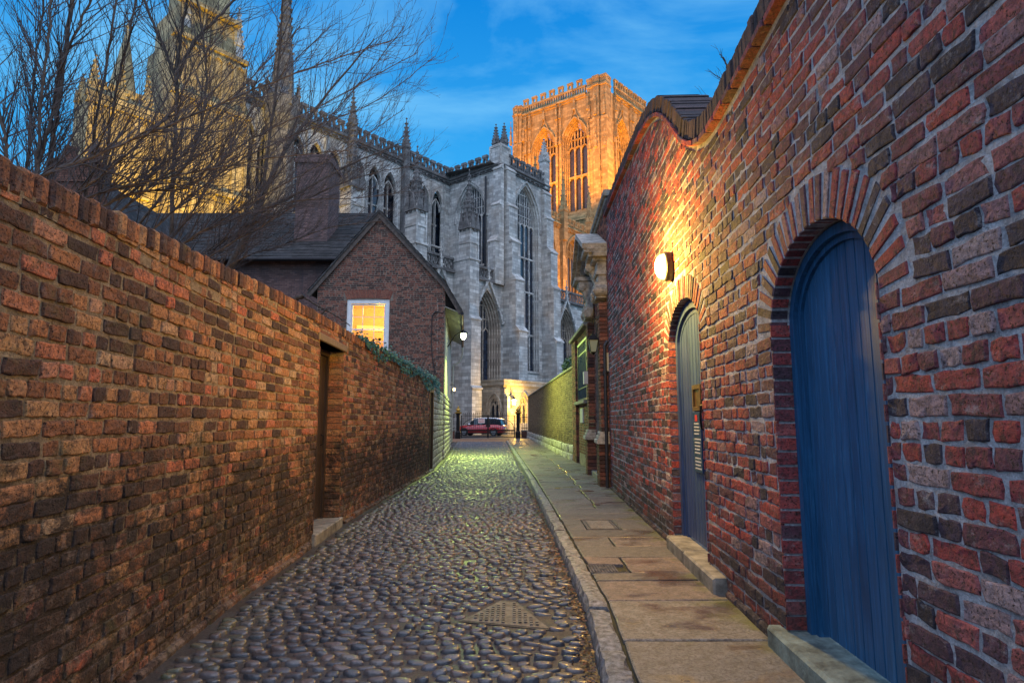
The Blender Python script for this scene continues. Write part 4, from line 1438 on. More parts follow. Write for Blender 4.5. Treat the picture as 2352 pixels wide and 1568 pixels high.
def lantern(name, base, s, label, glassmat, framemat, bracket=None, cat='lantern', bar=None):
    """four-sided lantern: tapering glazed box, hipped cap and finial; base = centre of the glass bottom"""
    t = thing(name, base, label, cat)
    x, y, z = base
    g = MB()
    w0, w1, h = 0.085 * s, 0.145 * s, 0.36 * s
    lathe(g, (x, y, z), [(w0 * 1.35, 0.0), (w1 * 1.35, h)], 4, rot=pi / 4)
    g.build('lantern_glass', glassmat, t)
    f = MB()
    for j in range(4):
        an = pi / 4 + j * pi / 2
        tube(f, [(x + w0 * 1.40 * cos(an), y + w0 * 1.40 * sin(an), z), (x + w1 * 1.40 * cos(an), y + w1 * 1.40 * sin(an), z + h)], 0.012 * s, 5)
    lathe(f, (x, y, z + h), [(w1 * 1.55, 0), (w1 * 1.62, 0.02 * s), (w1 * 0.75, 0.15 * s), (w1 * 0.55, 0.16 * s), (w1 * 0.5, 0.20 * s), (0.015 * s, 0.24 * s), (0.03 * s, 0.27 * s), (0.004, 0.31 * s)], 4, rot=pi / 4)
    lathe(f, (x, y, z), [(0.02 * s, -0.10 * s), (w0 * 0.7, -0.05 * s), (w0 * 1.5, -0.012 * s), (w0 * 1.5, -0.002)], 4, rot=pi / 4)
    f.build('lantern_frame', framemat, t)
    if bracket:
        b_ = MB()
        tube(b_, bracket, 0.016 * s, 6)
        b_.build('bracket', framemat, t)
    return t
lp = PF.P(0.62, 0.30, 3.02)
lantern('wall_lantern', lp, 0.72, 'unlit black wall lantern with pale glass hanging beside the porch arch', M['lantern_glass'], M['iron'],
        [PF.P(0.62, 0.17, 3.75), PF.P(0.62, 0.30, 3.78), PF.P(0.62, 0.30, 3.64)])

# ================================================================ garden wall with the barred window, then the long wall to the gate
rng = random.Random(51)
BW = thing('window_wall', (2.25, 19.8, 0), 'brick wall with a barred window and a tall pier beyond the porch', 'brick wall')
F2a = Frame((2.25, 17.6), (-0.01, 4.4), flip=True)
core = MB(); bw = MB()
WL = 4.4
win = [(0.5, 2.12), (2.9, 2.12), (2.9, 3.98), (0.5, 3.98)]
fslab(core, F2a, [(0, -0.1), (WL, -0.1), (WL, 4.25), (0, 4.25)], [win], 0.0, -0.4)
core.build('mortar', M['mortar_far'], BW)
brickwork(bw, F2a, 0, WL, 0.45, lambda a: 4.24, 0.086, 0.24, rng, (lambda z: (0.5, 2.9) if 2.02 < z < 4.0 else None,), header=0.5, gap=0.014)
# pier
for k in range(int(4.2 / 0.086)):
    z = 0.06 + k * 0.086
    for x in (3.0, 3.24, 3.48, 3.72, 3.96):
        fbox(bw, F2a, x + 0.005, x + 0.234, -0.01, 0.10 + rng.uniform(-0.003, 0.003), z + 0.005, z + 0.080, 0, (rng.random(), rng.random(), 0), 0.005)
bw.build('brickwork', M['brick_far'], BW)
mb = MB()
fbox(mb, F2a, 0.35, 3.05, -0.2, 0.16, 2.0, 2.10, 0, (0.5, 0.5, 0), 0.012)
mb.build('window_sill', M['sill'], BW)
mb = MB()
fbox(mb, F2a, -0.03, WL + 0.05, -0.45, 0.17, 4.25, 4.36, 0, (0.5, 0.5, 0), 0.02)
mb.build('coping', M['sill'], BW)
mb = MB()
fbox(mb, F2a, 0.5, 2.9, -0.30, -0.27, 2.12, 3.98)
wn = mb.build('window', M['glass_dull'], BW, uv=True)
mb = MB()
fribbon(mb, F2a, [(0.53, 2.14), (2.87, 2.14), (2.87, 3.96), (0.53, 3.96)], 0.08, -0.2, 0.03, closed=True)
for i in range(12):
    a = 0.62 + i * 2.16 / 11
    tube(mb, [F2a.P(a, -0.01, 2.12), F2a.P(a, -0.01, 3.98)], 0.016, 5)
for z in (2.5, 3.6): fbox(mb, F2a, 0.52, 2.88, -0.03, 0.01, z, z + 0.04)
mb.build('window_bars', M['iron_blue'], wn)
pq = MB()
fbox(pq, F2a, 1.5, 2.2, 0.012, 0.05, 1.42, 1.88, 0, (0.5, 0.5, 0), 0.01)
o = pq.build('wall_plaque', M['pale_box'])
tag(o, 'small grey plaque on the brick wall below the barred window', 'plaque')

rng = random.Random(61)
EW = thing('lane_wall', (2.0, 32, 0), 'long yellowish brick wall with stone coping and pale footing leading to the gate', 'brick wall')
pts = [(2.24, 22.0), (2.09, 26.0), (1.83, 35.0), (1.56, 43.0), (1.33, 50.6)]
core = MB(); bw = MB(); cp = MB(); ftm = MB()
for i in range(len(pts) - 1):
    p, q = pts[i], pts[i + 1]
    fr = Frame(p, (q[0] - p[0], q[1] - p[1]), flip=True); L = sqrt((q[0] - p[0]) ** 2 + (q[1] - p[1]) ** 2)
    fbox(core, fr, 0, L, -0.35, 0.0, -0.1, 3.38)
    brickwork(bw, fr, 0, L, 0.62, lambda a: 3.37, 0.086, 0.24, rng, (), header=0.5, gap=0.014, b1=0.012)
    a = 0
    while a < L:
        w = rng.uniform(0.6, 1.0); e = min(a + w, L)
        fbox(cp, fr, a + 0.004, e - 0.004, -0.40, 0.07, 3.38, 3.47 + rng.uniform(-0.006, 0.006), 0, (rng.random(), rng.random(), 0), 0.02)
        a = e
    a = 0
    while a < L:
        w = rng.uniform(0.2, 0.5); e = min(a + w, L)
        for z0, z1, b_ in ((-0.05, 0.30, 0.13), (0.302, 0.60, 0.09)):
            brick(ftm, fr, a + 0.006, e - 0.006, z0, z1 + rng.uniform(-0.03, 0.03), -0.02, b_ + rng.uniform(-0.02, 0.02), rng, (rng.random(), 0, 0), None, 0.01, 0, 0.03)
        a = e
core.build('mortar', M['mortar_left'], EW)
bw.build('brickwork', M['brick_olive'], EW)
cp.build('coping', M['sill'], EW)
ftm.build('footing', M['rubble'], EW, smooth=True)
# clipped shrub peeping over the wall
t = thing('shrub', (2.9, 24.5, 0), 'small evergreen shrub peeping over the coping beside the brick pier', 'shrub')
mb = MB(); tube(mb, [(2.9, 24.5, 0), (2.85, 24.4, 1.8), (2.7, 24.2, 3.4)], [0.05, 0.04, 0.02], 6); mb.build('stem', M['bark'], t)
mb = MB()
for i in range(900):
    u_, v_, w_ = rng.gauss(0, 1), rng.gauss(0, 1), rng.gauss(0, 1); l = sqrt(u_ * u_ + v_ * v_ + w_ * w_); r_ = 0.55 * rng.random() ** 0.4
    c = Vector((2.45 + u_ / l * r_ * 0.8, 24.3 + v_ / l * r_ * 1.3, 3.62 + w_ / l * r_ * 0.75))
    d = Vector((rng.uniform(-1, 1), rng.uniform(-1, 1), rng.uniform(-0.2, 1))).normalized(); s_ = d.orthogonal().normalized() * 0.03; d = d * 0.09
    mb.add([tuple(c - s_), tuple(c + d * 0.5 - s_ * 1.6), tuple(c + d), tuple(c + d * 0.5 + s_ * 1.6), tuple(c + s_)], [(0, 1, 2, 3, 4)], 0, (rng.random(), 0, 0))
mb.build('foliage', M['evergreen'], t)
# ================================================================ the minster
rng = random.Random(71)
T0 = (-1.45, 71.6); K0 = (-8.2, 77.15); U1 = (0.635, 0.7725); U2 = (0.7725, -0.635)
F0 = Frame(T0, U1)          # outer face of aisle and transept
F1 = Frame(K0, U1)          # clerestory face, set back
FT = Frame(K0, U2)          # transept flank above the aisle roof
TL = 8.74

def parapet(mb, fr, a0, a1, z, b0=-0.15, b1=0.15, pitch=1.15, h=1.75):
    """pierced battlement"""
    fbox(mb, fr, a0, a1, b0 - 0.05, b1 + 0.08, z, z + 0.35)
    n = max(1, round((a1 - a0) / pitch)); p = (a1 - a0) / n
    for i in range(n):
        s = a0 + i * p
        fbox(mb, fr, s + 0.02, s + 0.17, b0, b1, z + 0.35, z + h - 0.28)
        fbox(mb, fr, s + 0.53, s + 0.68, b0, b1, z + 0.35, z + h - 0.28)
        fprism(mb, fr, [(s - 0.06, z + h - 0.34), (s + 0.76, z + h - 0.34), (s + 0.74, z + h), (s - 0.04, z + h)], b0 - 0.05, b1 + 0.05)
        fprism(mb, fr, [(s + 0.17, z + h - 0.75), (s + 0.35, z + h - 0.30), (s + 0.17, z + h - 0.30)], b0, b1)
        fprism(mb, fr, [(s + 0.53, z + h - 0.75), (s + 0.53, z + h - 0.30), (s + 0.35, z + h - 0.30)], b0, b1)
        fbox(mb, fr, s + 0.68, s + p + 0.02, b0, b1, z + 0.62, z + 0.88)
        fbox(mb, fr, s + 0.86, s + 0.98, b0, b1, z + 0.35, z + 0.62)

def cornice(mb, fr, a0, a1, z, b=0.45, ends=True):
    for z0, z1, e in ((z - 0.62, z - 0.40, 0.12), (z - 0.40, z - 0.14, b * 0.6), (z - 0.14, z, b)):
        fbox(mb, fr, a0, a1, -0.05, e, z0, z1)
    a = a0 + 0.5
    while a < a1 - 0.3:
        fbox(mb, fr, a, a + 0.22, 0, b * 0.75, z - 0.62, z - 0.36); a += 1.0

def spire(mb, x, y, z0, z1, r, k=4, rot=pi / 4, crockets=6):
    """crocketed spirelet"""
    lathe(mb, (x, y, z0), [(r, 0), (r * 0.08, (z1 - z0) * 0.93), (r * 0.30, (z1 - z0) * 0.945), (r * 0.30, (z1 - z0) * 0.965), (r * 0.06, (z1 - z0))], k, rot=rot)
    for i in range(crockets):
        f = (i + 0.6) / (crockets + 0.6); rr = r * (1 - f) * 0.93 + r * 0.05; z = z0 + (z1 - z0) * 0.93 * f
        for j in range(k):
            an = rot + 2 * pi * j / k; s = 0.10 * r + 0.07
            cx_, cy_ = x + (rr + s * 0.6) * cos(an), y + (rr + s * 0.6) * sin(an)
            lathe(mb, (cx_, cy_, z), [(0.02, -s * 1.3), (s * 0.9, 0), (s * 0.5, s * 0.9), (0.01, s * 1.2)], 4, rot=an)

def pinnacle(mb, x, y, z0, zs, z1, w, rot, gab=True):
    """square shaft with gablets, then a crocketed spirelet"""
    lathe(mb, (x, y, z0), [(w * 0.707, 0), (w * 0.707, zs - z0)], 4, rot=rot)
    lathe(mb, (x, y, zs), [(w * 0.85, -0.12), (w * 0.90, 0.0), (w * 0.72, 0.12)], 4, rot=rot)
    if gab:
        for j in range(4):
            an = rot + pi / 4 + j * pi / 2
            fr = Frame((x + cos(an) * w * 0.5, y + sin(an) * w * 0.5), (-sin(an), cos(an)))
            fprism(mb, fr, [(-w * 0.5, zs - 0.2), (w * 0.5, zs - 0.2), (0, zs + w * 1.1)], -0.05, 0.10)
            an = rot + j * pi / 2
            spire(mb, x + cos(an) * w * 0.62, y + sin(an) * w * 0.62, zs - 0.3, zs + w * 1.3, w * 0.16, 4, rot, 2)
    spire(mb, x, y, zs, z1, w * 0.62, 4, rot, 6)
RT = atan2(U1[1], U1[0])
RQ = RT + pi / 4

def tracery(mb, fr, c, w, z0, zs, za, lights, b, bar=0.16, trans=(), sub=True, d=0.18):
    """mullions, cusped light heads, transoms and panel tracery in the arched head"""
    lw = 2 * w / lights
    heads = zs - lw * 0.5
    for i in range(1, lights):
        a = c - w + lw * i
        fbox(mb, fr, a - bar / 2, a + bar / 2, b - d, b, z0, arch_h(a, c, w, zs, za))
    for i in range(lights):
        a = c - w + lw * (i + 0.5)
        for zb in [heads] + [t - lw * 0.55 for t in trans]:
            if arch_h(a, c, w, zs, za) > zb + lw * 0.9 or True:
                pts = arch(a, lw * 0.5, zb, zb, zb + lw * 0.75, 5)[1:-1]
                pts = [(x, min(z, arch_h(x, c, w, zs, za))) for x, z in pts]
                fribbon(mb, fr, pts, bar * 0.8, b - d + 0.02, b - 0.02)
        if sub:
            top = arch_h(a, c, w, zs, za)
            if top > heads + lw * 0.9:
                fbox(mb, fr, a - bar * 0.35, a + bar * 0.35, b - d + 0.02, b - 0.02, heads + lw * 0.75, top)
    for t in trans:
        fbox(mb, fr, c - w, c + w, b - d - 0.02, b + 0.05, t, t + bar * 1.3)
    if sub:
        z = heads + lw * 1.7
        while z < za - lw * 0.8:
            hw = 0
            for q in range(60):
                if arch_h(c - w * q / 60, c, w, zs, za) > z: hw = w * q / 60
            fbox(mb, fr, c - hw, c + hw, b - d + 0.02, b - 0.02, z, z + bar * 0.7)
            z += lw * 1.5

def gothic_window(root, fr, c, w, z0, zs, za, lights, depth, gmat, smat, trans=(), mould=3, hood=True, sub=True, bar=0.16, lit=None, label=None, spread=0.42):
    """window as a part: glass plane, with tracery and stone surround as sub-parts"""
    g = MB()
    fprism(g, fr, arch(c, w, z0, zs, za, 10), -depth - 0.10, -depth)
    wo_ = g.build('window', gmat, root, uv=True)
    if label: wo_['label'] = label
    t = MB()
    tracery(t, fr, c, w, z0, zs, za, lights, -depth + 0.16, bar=bar, trans=trans, sub=sub)
    t.build('tracery', smat, wo_, uv=True)
    s = MB()
    for i in range(mould):
        f = (i + 0.5) / mould
        e = spread * f
        b = -depth + 0.1 + (depth + 0.05) * f
        fribbon(s, fr, arch(c, w + e - 0.06, z0, zs, za + e * 1.2, 10), 0.17 if spread < 0.5 else 0.20, b - 0.28, b)
    if hood:
        pts = arch(c, w + 0.62, zs - 0.6, zs, za + 0.80, 10)
        fribbon(s, fr, pts, 0.16, -0.05, 0.20)
    fprism(s, fr, [(c - w - 0.3, z0 - 0.25), (c + w + 0.3, z0 - 0.25), (c + w + 0.3, z0), (c - w - 0.3, z0)], -depth, 0.18)
    s.build('surround', smat, wo_, uv=True)
    return wo_

def staged_buttress(mb, fr, a0, a1, stages, dirb=True):
    """stages: (z0, z1, projection); weathered slope at each set-off"""
    for i, (z0, z1, p) in enumerate(stages):
        fbox(mb, fr, a0, a1, -0.2, p, z0, z1)
        nxt = stages[i + 1][2] if i + 1 < len(stages) else 0.0
        if nxt < p:
            dz = min(0.9, (p - nxt) * 1.3)
            vs = []
            pr = [(nxt - 0.02, z1 + dz), (p + 0.10, z1), (p + 0.10, z1 - 0.16), (nxt - 0.02, z1 - 0.16)]
            vs = [fr.P(a0 - 0.08, b, z) for b, z in pr] + [fr.P(a1 + 0.08, b, z) for b, z in pr]
            mb.add(vs, [(0, 1, 2, 3), (7, 6, 5, 4), (0, 4, 5, 1), (1, 5, 6, 2), (2, 6, 7, 3), (3, 7, 4, 0)])

CATH = thing('cathedral', (-4, 74, 0), 'grey limestone gothic cathedral choir and transept with pierced battlements', 'cathedral')
ZC = 32.8
# ---- transept (outer bay) wall
TW = dict(c=5.1, w=2.35, z0=7.6, zs=26.4, za=31.2)
w_ = MB()
fslab(w_, F0, [(0.2, 0), (10.1, 0), (10.1, ZC), (0.2, ZC)], [arch(TW['c'], TW['w'] + 0.40, TW['z0'], TW['zs'], TW['za'] + 0.5, 10)], 0.0, -0.9)
fslab(w_, FT, [(-1.0, 17.5), (TL, 17.5), (TL, ZC), (-1.0, ZC)], [arch(3.9, 2.55, 20.6, 27.2, 31.4, 10)], 0.0, -0.9)
w_.build('transept_wall', M['stone'], CATH, uv=True)
gothic_window(CATH, F0, TW['c'], TW['w'], TW['z0'], TW['zs'], TW['za'], 5, 0.75, M['glass'], M['stone'], trans=(12.1, 17.6, 22.0), hood=True, label='very tall traceried transept window')
lit = MB()
fbox(lit, F0, 3.95, 5.55, -0.755, -0.735, 12.3, 17.4)
lo = lit.build('lit_panes', M['glass_lit'], CATH)
lo['label'] = 'stained panes glowing amber from inside'
gothic_window(CATH, FT, 3.9, 2.15, 20.6, 27.2, 31.0, 5, 0.7, M['glass'], M['stone'], hood=True)
b_ = MB()
staged_buttress(b_, F0, 0.55, 2.15, [(0, 4.9, 2.75), (4.9, 12.0, 2.5), (12.0, 18.2, 2.0), (18.2, 23.0, 1.45), (23.0, 27.5, 1.0), (27.5, ZC - 0.6, 0.7)])
b_.build('buttress', M['stone'], CATH, uv=True)
b_ = MB()
staged_buttress(b_, F0, 8.4, 9.9, [(0, 4.9, 2.6), (4.9, 11.5, 2.3), (11.5, 18.4, 1.9), (18.4, 23.3, 1.5), (23.3, 28.0, 0.9), (28.0, 31.5, 0.55)])
b_.build('buttress', M['stone'], CATH, uv=True)
b_ = MB()
FTc = Frame(T0, U2)
staged_buttress(b_, FTc, -0.75, 0.45, [(17.5, 22.8, 1.35), (22.8, 27.5, 0.75), (27.5, ZC - 0.6, 0.4)])
b_.build('buttress', M['stone'], CATH, uv=True)
p_ = MB()
parapet(p_, F0, 1.7, 10.1, ZC); parapet(p_, FT, -0.2, TL - 1.6, ZC)
p_.build('parapet', M['stone_dark'], CATH, uv=True)
c_ = MB()
cornice(c_, F0, 0.0, 10.1, ZC); cornice(c_, FT, 0.0, TL, ZC)
for z in (18.2, 22.9): pass
c_.build('cornice', M['stone_dark'], CATH, uv=True)
# corner turret with twin pinnacles
tq = F0.P(0.95, -0.85, 0)
m2 = MB()
lathe(m2, (tq[0], tq[1], ZC - 0.2), [(1.25, 0), (1.25, 2.5), (1.38, 2.6), (1.38, 2.85), (1.15, 3.0)], 4, rot=RQ)
for j in range(4):
    an = RQ + j * pi / 2
    for q in (0.62,):
        lathe(m2, (tq[0] + cos(an) * 1.22, tq[1] + sin(an) * 1.22, ZC), [(0.14, 0), (0.14, 2.5)], 6)
m2.build('turret', M['stone'], CATH, uv=True)
for s in (-1, 1):
    m2 = MB()
    x, y = tq[0] + 0.52 * s, tq[1] - 0.15 * s
    pinnacle(m2, x, y, ZC + 2.8, ZC + 3.3, ZC + 5.9, 0.66, RQ)
    m2.build('pinnacle', M['stone_dark'], CATH, uv=True)
m2 = MB()
q = F0.P(9.4, -0.2, 0)
pinnacle(m2, q[0], q[1], ZC - 0.5, ZC + 3.6, ZC + 6.8, 1.0, RQ)
m2.build('pinnacle', M['stone'], CATH, uv=True)
m2 = MB()
q = F0.P(13.4, -3.0, 0)
pinnacle(m2, q[0], q[1], 20.0, 24.5, 30.5, 0.9, RQ)
m2.build('pinnacle', M['stone_dark'], CATH, uv=True)
# ---- aisle wall
AZ = 17.5
w_ = MB()
holes = []; AW = []
for i in range(4):
    c = -2.25 - 7.7 * i
    AW.append(c); holes.append(arch(c, 2.42, 5.6, 12.2, 16.9, 10))
holes0 = holes
fslab(w_, F0, [(-27.3, 0), (0.2, 0), (0.2, AZ), (-27.3, AZ)], holes, 0.0, -1.0)
hr = arch(13.9, 2.4, 5.6, 12.6, 16.8, 10)
fslab(w_, F0, [(10.1, 0), (24, 0), (24, AZ + 0.2), (10.1, AZ + 0.2)], [hr, arch(21.6, 2.1, 5.6, 12.6, 16.8, 10)], -0.1, -1.0)
w_.build('aisle_wall', M['stone'], CATH, uv=True)
for i, c in enumerate(AW[:3]):
    gothic_window(CATH, F0, c, 1.62, 5.6, 12.0, 15.8, 3, 1.3, M['glass'], M['stone_warm'], mould=5, sub=True, bar=0.14, spread=0.85, hood=False)
gothic_window(CATH, F0, 13.9, 1.75, 5.6, 12.4, 15.9, 3, 1.2, M['glass'], M['stone_warm'], mould=5, bar=0.14, spread=0.8, hood=False)
for c in AW[:3] + [13.9]:
    gab = MB()
    # crocketed gable over each aisle window
    fribbon(gab, F0, [(c - 2.5, 12.8), (c - 1.8, 14.8), (c, 17.9), (c + 1.8, 14.8), (c + 2.5, 12.8)], 0.26, 0.0, 0.32)
    for k in range(7):
        f = k / 7
        for s in (-1, 1):
            a = c + s * (2.5 - 2.5 * f ** 0.9); z = 12.9 + 5.0 * f
            fbox(gab, F0, a - 0.12 + s * 0.16, a + 0.12 + s * 0.16, 0.05, 0.34, z, z + 0.26)
    q = F0.P(c, 0.15, 0)
    spire(gab, q[0], q[1], 17.6, 20.6, 0.28, 4, RQ, 3)
    gab.build('window_gable', M['stone'], CATH, uv=True)
p_ = MB()
for a0, a1, b in ((-27.3, 0.5, 0.0), (10.1, 24, -0.1)):
    fbox(p_, F0, a0, a1, -0.3, b + 0.35, AZ, AZ + 0.30); fbox(p_, F0, a0, a1, -0.15, b + 0.20, AZ + 0.30, AZ + 0.42)
    a = a0
    while a < a1 - 0.4:
        fbox(p_, F0, a, a + 0.12, -0.08, b + 0.10, AZ + 0.42, AZ + 1.45)
        fribbon(p_, F0, [(a + 0.10, AZ + 0.55), (a + 0.32, AZ + 1.0), (a + 0.54, AZ + 0.55)], 0.10, -0.06, b + 0.08)
        fribbon(p_, F0, [(a + 0.10, AZ + 1.42), (a + 0.32, AZ + 1.0), (a + 0.54, AZ + 1.42)], 0.10, -0.06, b + 0.08)
        a += 0.64
    fbox(p_, F0, a0, a1, -0.15, b + 0.22, AZ + 1.45, AZ + 1.70)
p_.build('balustrade', M['stone_dark'], CATH, uv=True)
r_ = MB()
vs = [F0.P(-27.3, -0.3, AZ + 0.2), F0.P(0.2, -0.3, AZ + 0.2), F0.P(0.2, -8.7, AZ + 2.2), F0.P(-27.3, -8.7, AZ + 2.2)]
r_.add(vs, [(0, 1, 2, 3)])
vs = [F0.P(-1, -0.6, ZC + 0.1), F0.P(10.1, -0.6, ZC + 0.1), F0.P(10.1, -14, ZC + 1.2), F0.P(-1, -14, ZC + 1.2)]
r_.add(vs, [(0, 1, 2, 3)])
vs = [F1.P(-28, -0.6, ZC + 0.1), F1.P(0, -0.6, ZC + 0.1), F1.P(0, -12, ZC + 1.5), F1.P(-28, -12, ZC + 1.5)]
r_.add(vs, [(0, 1, 2, 3)])
r_.build('roof', M['lead'], CATH)
s_ = MB()
for a0, a1 in ((-27.3, 0.6), (2.2, 8.4), (9.9, 24)):
    fbox(s_, F0, a0, a1, -0.05, 0.30, 4.7, 4.95)
    fbox(s_, F0, a0, a1, -0.05, 0.20, 0.0, 1.2)
s_.build('plinth', M['stone'], CATH, uv=True)
for i in range(3):
    a0 = -7.9 - 7.7 * i
    b_ = MB()
    staged_buttress(b_, F0, a0, a0 + 1.5, [(0, 4.9, 3.0), (4.9, 12.3, 2.8), (12.3, 18.9, 2.5)])
    fbox(b_, F0, a0 + 0.06, a0 + 1.44, 0.8, 2.4, 18.5, 22.4)
    for s in (-1, 1):
        fbox(b_, F0, a0 + 0.75 + s * 0.62 - 0.10, a0 + 0.75 + s * 0.62 + 0.10, 2.4, 2.5, 18.5, 22.8)
    fbox(b_, F0, a0 + 0.0, a0 + 1.5, 0.75, 2.48, 20.6, 20.9)
    bo_ = b_.build('buttress', M['stone'], CATH, uv=True)
    n_ = MB()
    # niche canopy: gablets, little spires, then the tall crocketed spire
    cx_, cy_, _ = F0.P(a0 + 0.75, 1.6, 0)
    for fr_, hw, off in ((F0, 0.78, 2.42), ):
        for s in (-0.4, 0.4):
            fprism(n_, fr_, [(a0 + 0.75 + s - 0.40, 22.2), (a0 + 0.75 + s + 0.40, 22.2), (a0 + 0.75 + s, 24.0)], 2.3, 2.62)
    fs_ = Frame(F0.P(a0 + 0.06, 0, 0)[:2], U2)
    for s in (1.2, 2.0):
        fprism(n_, fs_, [(s - 0.42, 22.2), (s + 0.42, 22.2), (s, 24.0)], -0.05, 0.22)
    for (da, db) in ((0.2, 1.0), (1.3, 1.0), (0.2, 2.3), (1.3, 2.3), (0.75, 2.4), (0.1, 1.6)):
        q = F0.P(a0 + da, db, 0)
        spire(n_, q[0], q[1], 22.0, 24.9, 0.22, 4, RQ, 4)
    lathe(n_, (cx_, cy_, 22.3), [(0.80, 0), (0.62, 1.6), (0.44, 1.8), (0.34, 3.3), (0.26, 3.4)], 8, rot=RT)
    for j in range(8):
        an = RT + j * pi / 4
        spire(n_, cx_ + cos(an) * 0.50, cy_ + sin(an) * 0.50, 23.7, 26.2, 0.13, 4, an, 3)
    spire(n_, cx_, cy_, 25.5, 29.3, 0.32, 8, RT, 6)
    n_.build('canopied_pinnacle', M['stone_dark'], CATH, uv=True)
# drainpipe down the aisle
d_ = MB()
q = F0.P(-6.15, 0.3, 0)
tube(d_, [(q[0], q[1], 0.2), (q[0], q[1], 17.8)], 0.13, 8)
for z in (2, 5, 8, 11, 14, 17): tube(d_, [(q[0], q[1], z), (q[0], q[1], z + 0.2)], 0.18, 8)
q2 = FT.P(6.6, 0.3, 0)
tube(d_, [(q2[0], q2[1], 19), (q2[0], q2[1], 31.6)], 0.12, 6)
d_.build('drainpipe', M['pipe'], CATH)
# ---- clerestory
w_ = MB(); holes = []; CWN = []
for i in range(4):
    e = -0.9 - 7.7 * i
    for k in range(3):
        c = e - 1.45 - 2.25 * k
        CWN.append(c)
        holes.append(arch(c, 1.0, 19.6, 28.7, 30.8, 6))
fslab(w_, F1, [(-30, 17), (0.1, 17), (0.1, ZC), (-30, ZC)], holes, 0.0, -0.35)
w_.build('clerestory_wall', M['stone'], CATH, uv=True)
g_ = MB()
fbox(g_, F1, -30, 0.1, -1.3, -1.2, 18, 31)
gl_ = g_.build('window', M['glass'], CATH, uv=True)
gl_['label'] = 'long recessed clerestory glazing behind an open screen'
t_ = MB()
for c in CWN:
    for k in (-1, 0, 1):
        fbox(t_, F1, c + k * 0.55 - 0.08, c + k * 0.55 + 0.08, -1.18, -1.05, 18, 30.6)
    for z in (22.5, 26.5):
        fbox(t_, F1, c - 1.05, c + 1.05, -1.19, -1.03, z, z + 0.2)
    fribbon(t_, F1, [(c - 1.0, 25.5), (c - 0.3, 29.0), (c + 1.0, 30.6)], 0.16, -1.19, -1.03)
    fbox(t_, F1, c - 1.05, c + 1.05, -0.4, 0.05, 23.3, 23.5)
    fbox(t_, F1, c - 0.04, c + 0.04, -0.4, -0.2, 20.4, 29.5)
    pts = arch(c, 0.78, 28.2, 28.2, 29.7, 5)
    fribbon(t_, F1, pts, 0.14, -0.35, -0.1)
t_.build('tracery', M['stone'], gl_, uv=True)
r_ = MB()
for c in CWN:
    for s in (-1, 1):
        fbox(r_, F1, c + s * 1.12 - 0.07, c + s * 1.12 + 0.07, 0, 0.28, 19, 31.8)
    fribbon(r_, F1, arch(c, 0.98, 28.6, 28.8, 30.9, 6), 0.14, 0, 0.18)
r_.build('wall_shaft', M['stone'], CATH, uv=True)
p_ = MB(); parapet(p_, F1, -30, 0, ZC)
p_.build('parapet', M['stone_dark'], CATH, uv=True)
c_ = MB(); cornice(c_, F1, -30, 0, ZC)
c_.build('cornice', M['stone_dark'], CATH, uv=True)
for a in (-7.9, -15.7):
    m2 = MB()
    q = F1.P(a, 0.35, 0)
    lathe(m2, (q[0], q[1], 19), [(0.55, 0), (0.52, 13.0)], 4, rot=RQ)
    pinnacle(m2, q[0], q[1], 32.0, 34.6, 38.4, 0.72, RQ)
    m2.build('pinnacle', M['stone_dark'], CATH, uv=True)
m2 = MB()
q = F1.P(-24.4, 0.6, 0)
lathe(m2, (q[0], q[1], 18), [(1.5, 0), (1.4, 12.0), (1.75, 13.5), (1.75, 15.5), (1.2, 16.2)], 8, rot=RT)
for j in range(8):
    an = RT + j * pi / 4
    spire(m2, q[0] + cos(an) * 1.6, q[1] + sin(an) * 1.6, 32.5, 36.0, 0.30, 4, an, 3)
lathe(m2, (q[0], q[1], 34), [(1.15, 0), (0.95, 4.0), (0.8, 4.2)], 8, rot=RT)
spire(m2, q[0], q[1], 38, 49.0, 0.85, 8, RT, 10)
m2.build('pinnacle', M['stone_dark'], CATH, uv=True)

# ================================================================ floodlit central tower
rng = random.Random(81)
TOW = thing('bell_tower', (16, 118, 0), 'square gothic tower floodlit orange with tall louvred windows and battlements', 'tower')
TA = (1.3, 122.26); UA = (0.811, -0.585)
UB = (0.6785, 0.7346)
FA = Frame(TA, UA)
TB = (19.6, 112.46); FB = Frame(TB, UB)
ZT = 65.2
LA_, LB_ = 16.75, 14.1
w_ = MB()
wa = [(6.55, 2.15), (13.75, 2.15)]
fslab(w_, FA, [(-0.6, 0), (17.2, 0), (17.2, ZT), (-0.6, ZT)], [arch(c, hw + 0.75, 40.5, 55.5, 60.8, 12) for c, hw in wa], 0.0, -2.0)
wb = [(3.1, 1.9), (9.6, 1.9)]
fslab(w_, FB, [(-0.5, 0), (LB_ + 1, 0), (LB_ + 1, ZT), (-0.5, ZT)], [arch(c, hw + 0.6, 40.5, 55.5, 60.6, 12) for c, hw in wb], 0.0, -2.0)
w_.build('wall', M['stone_tower'], TOW, uv=True)
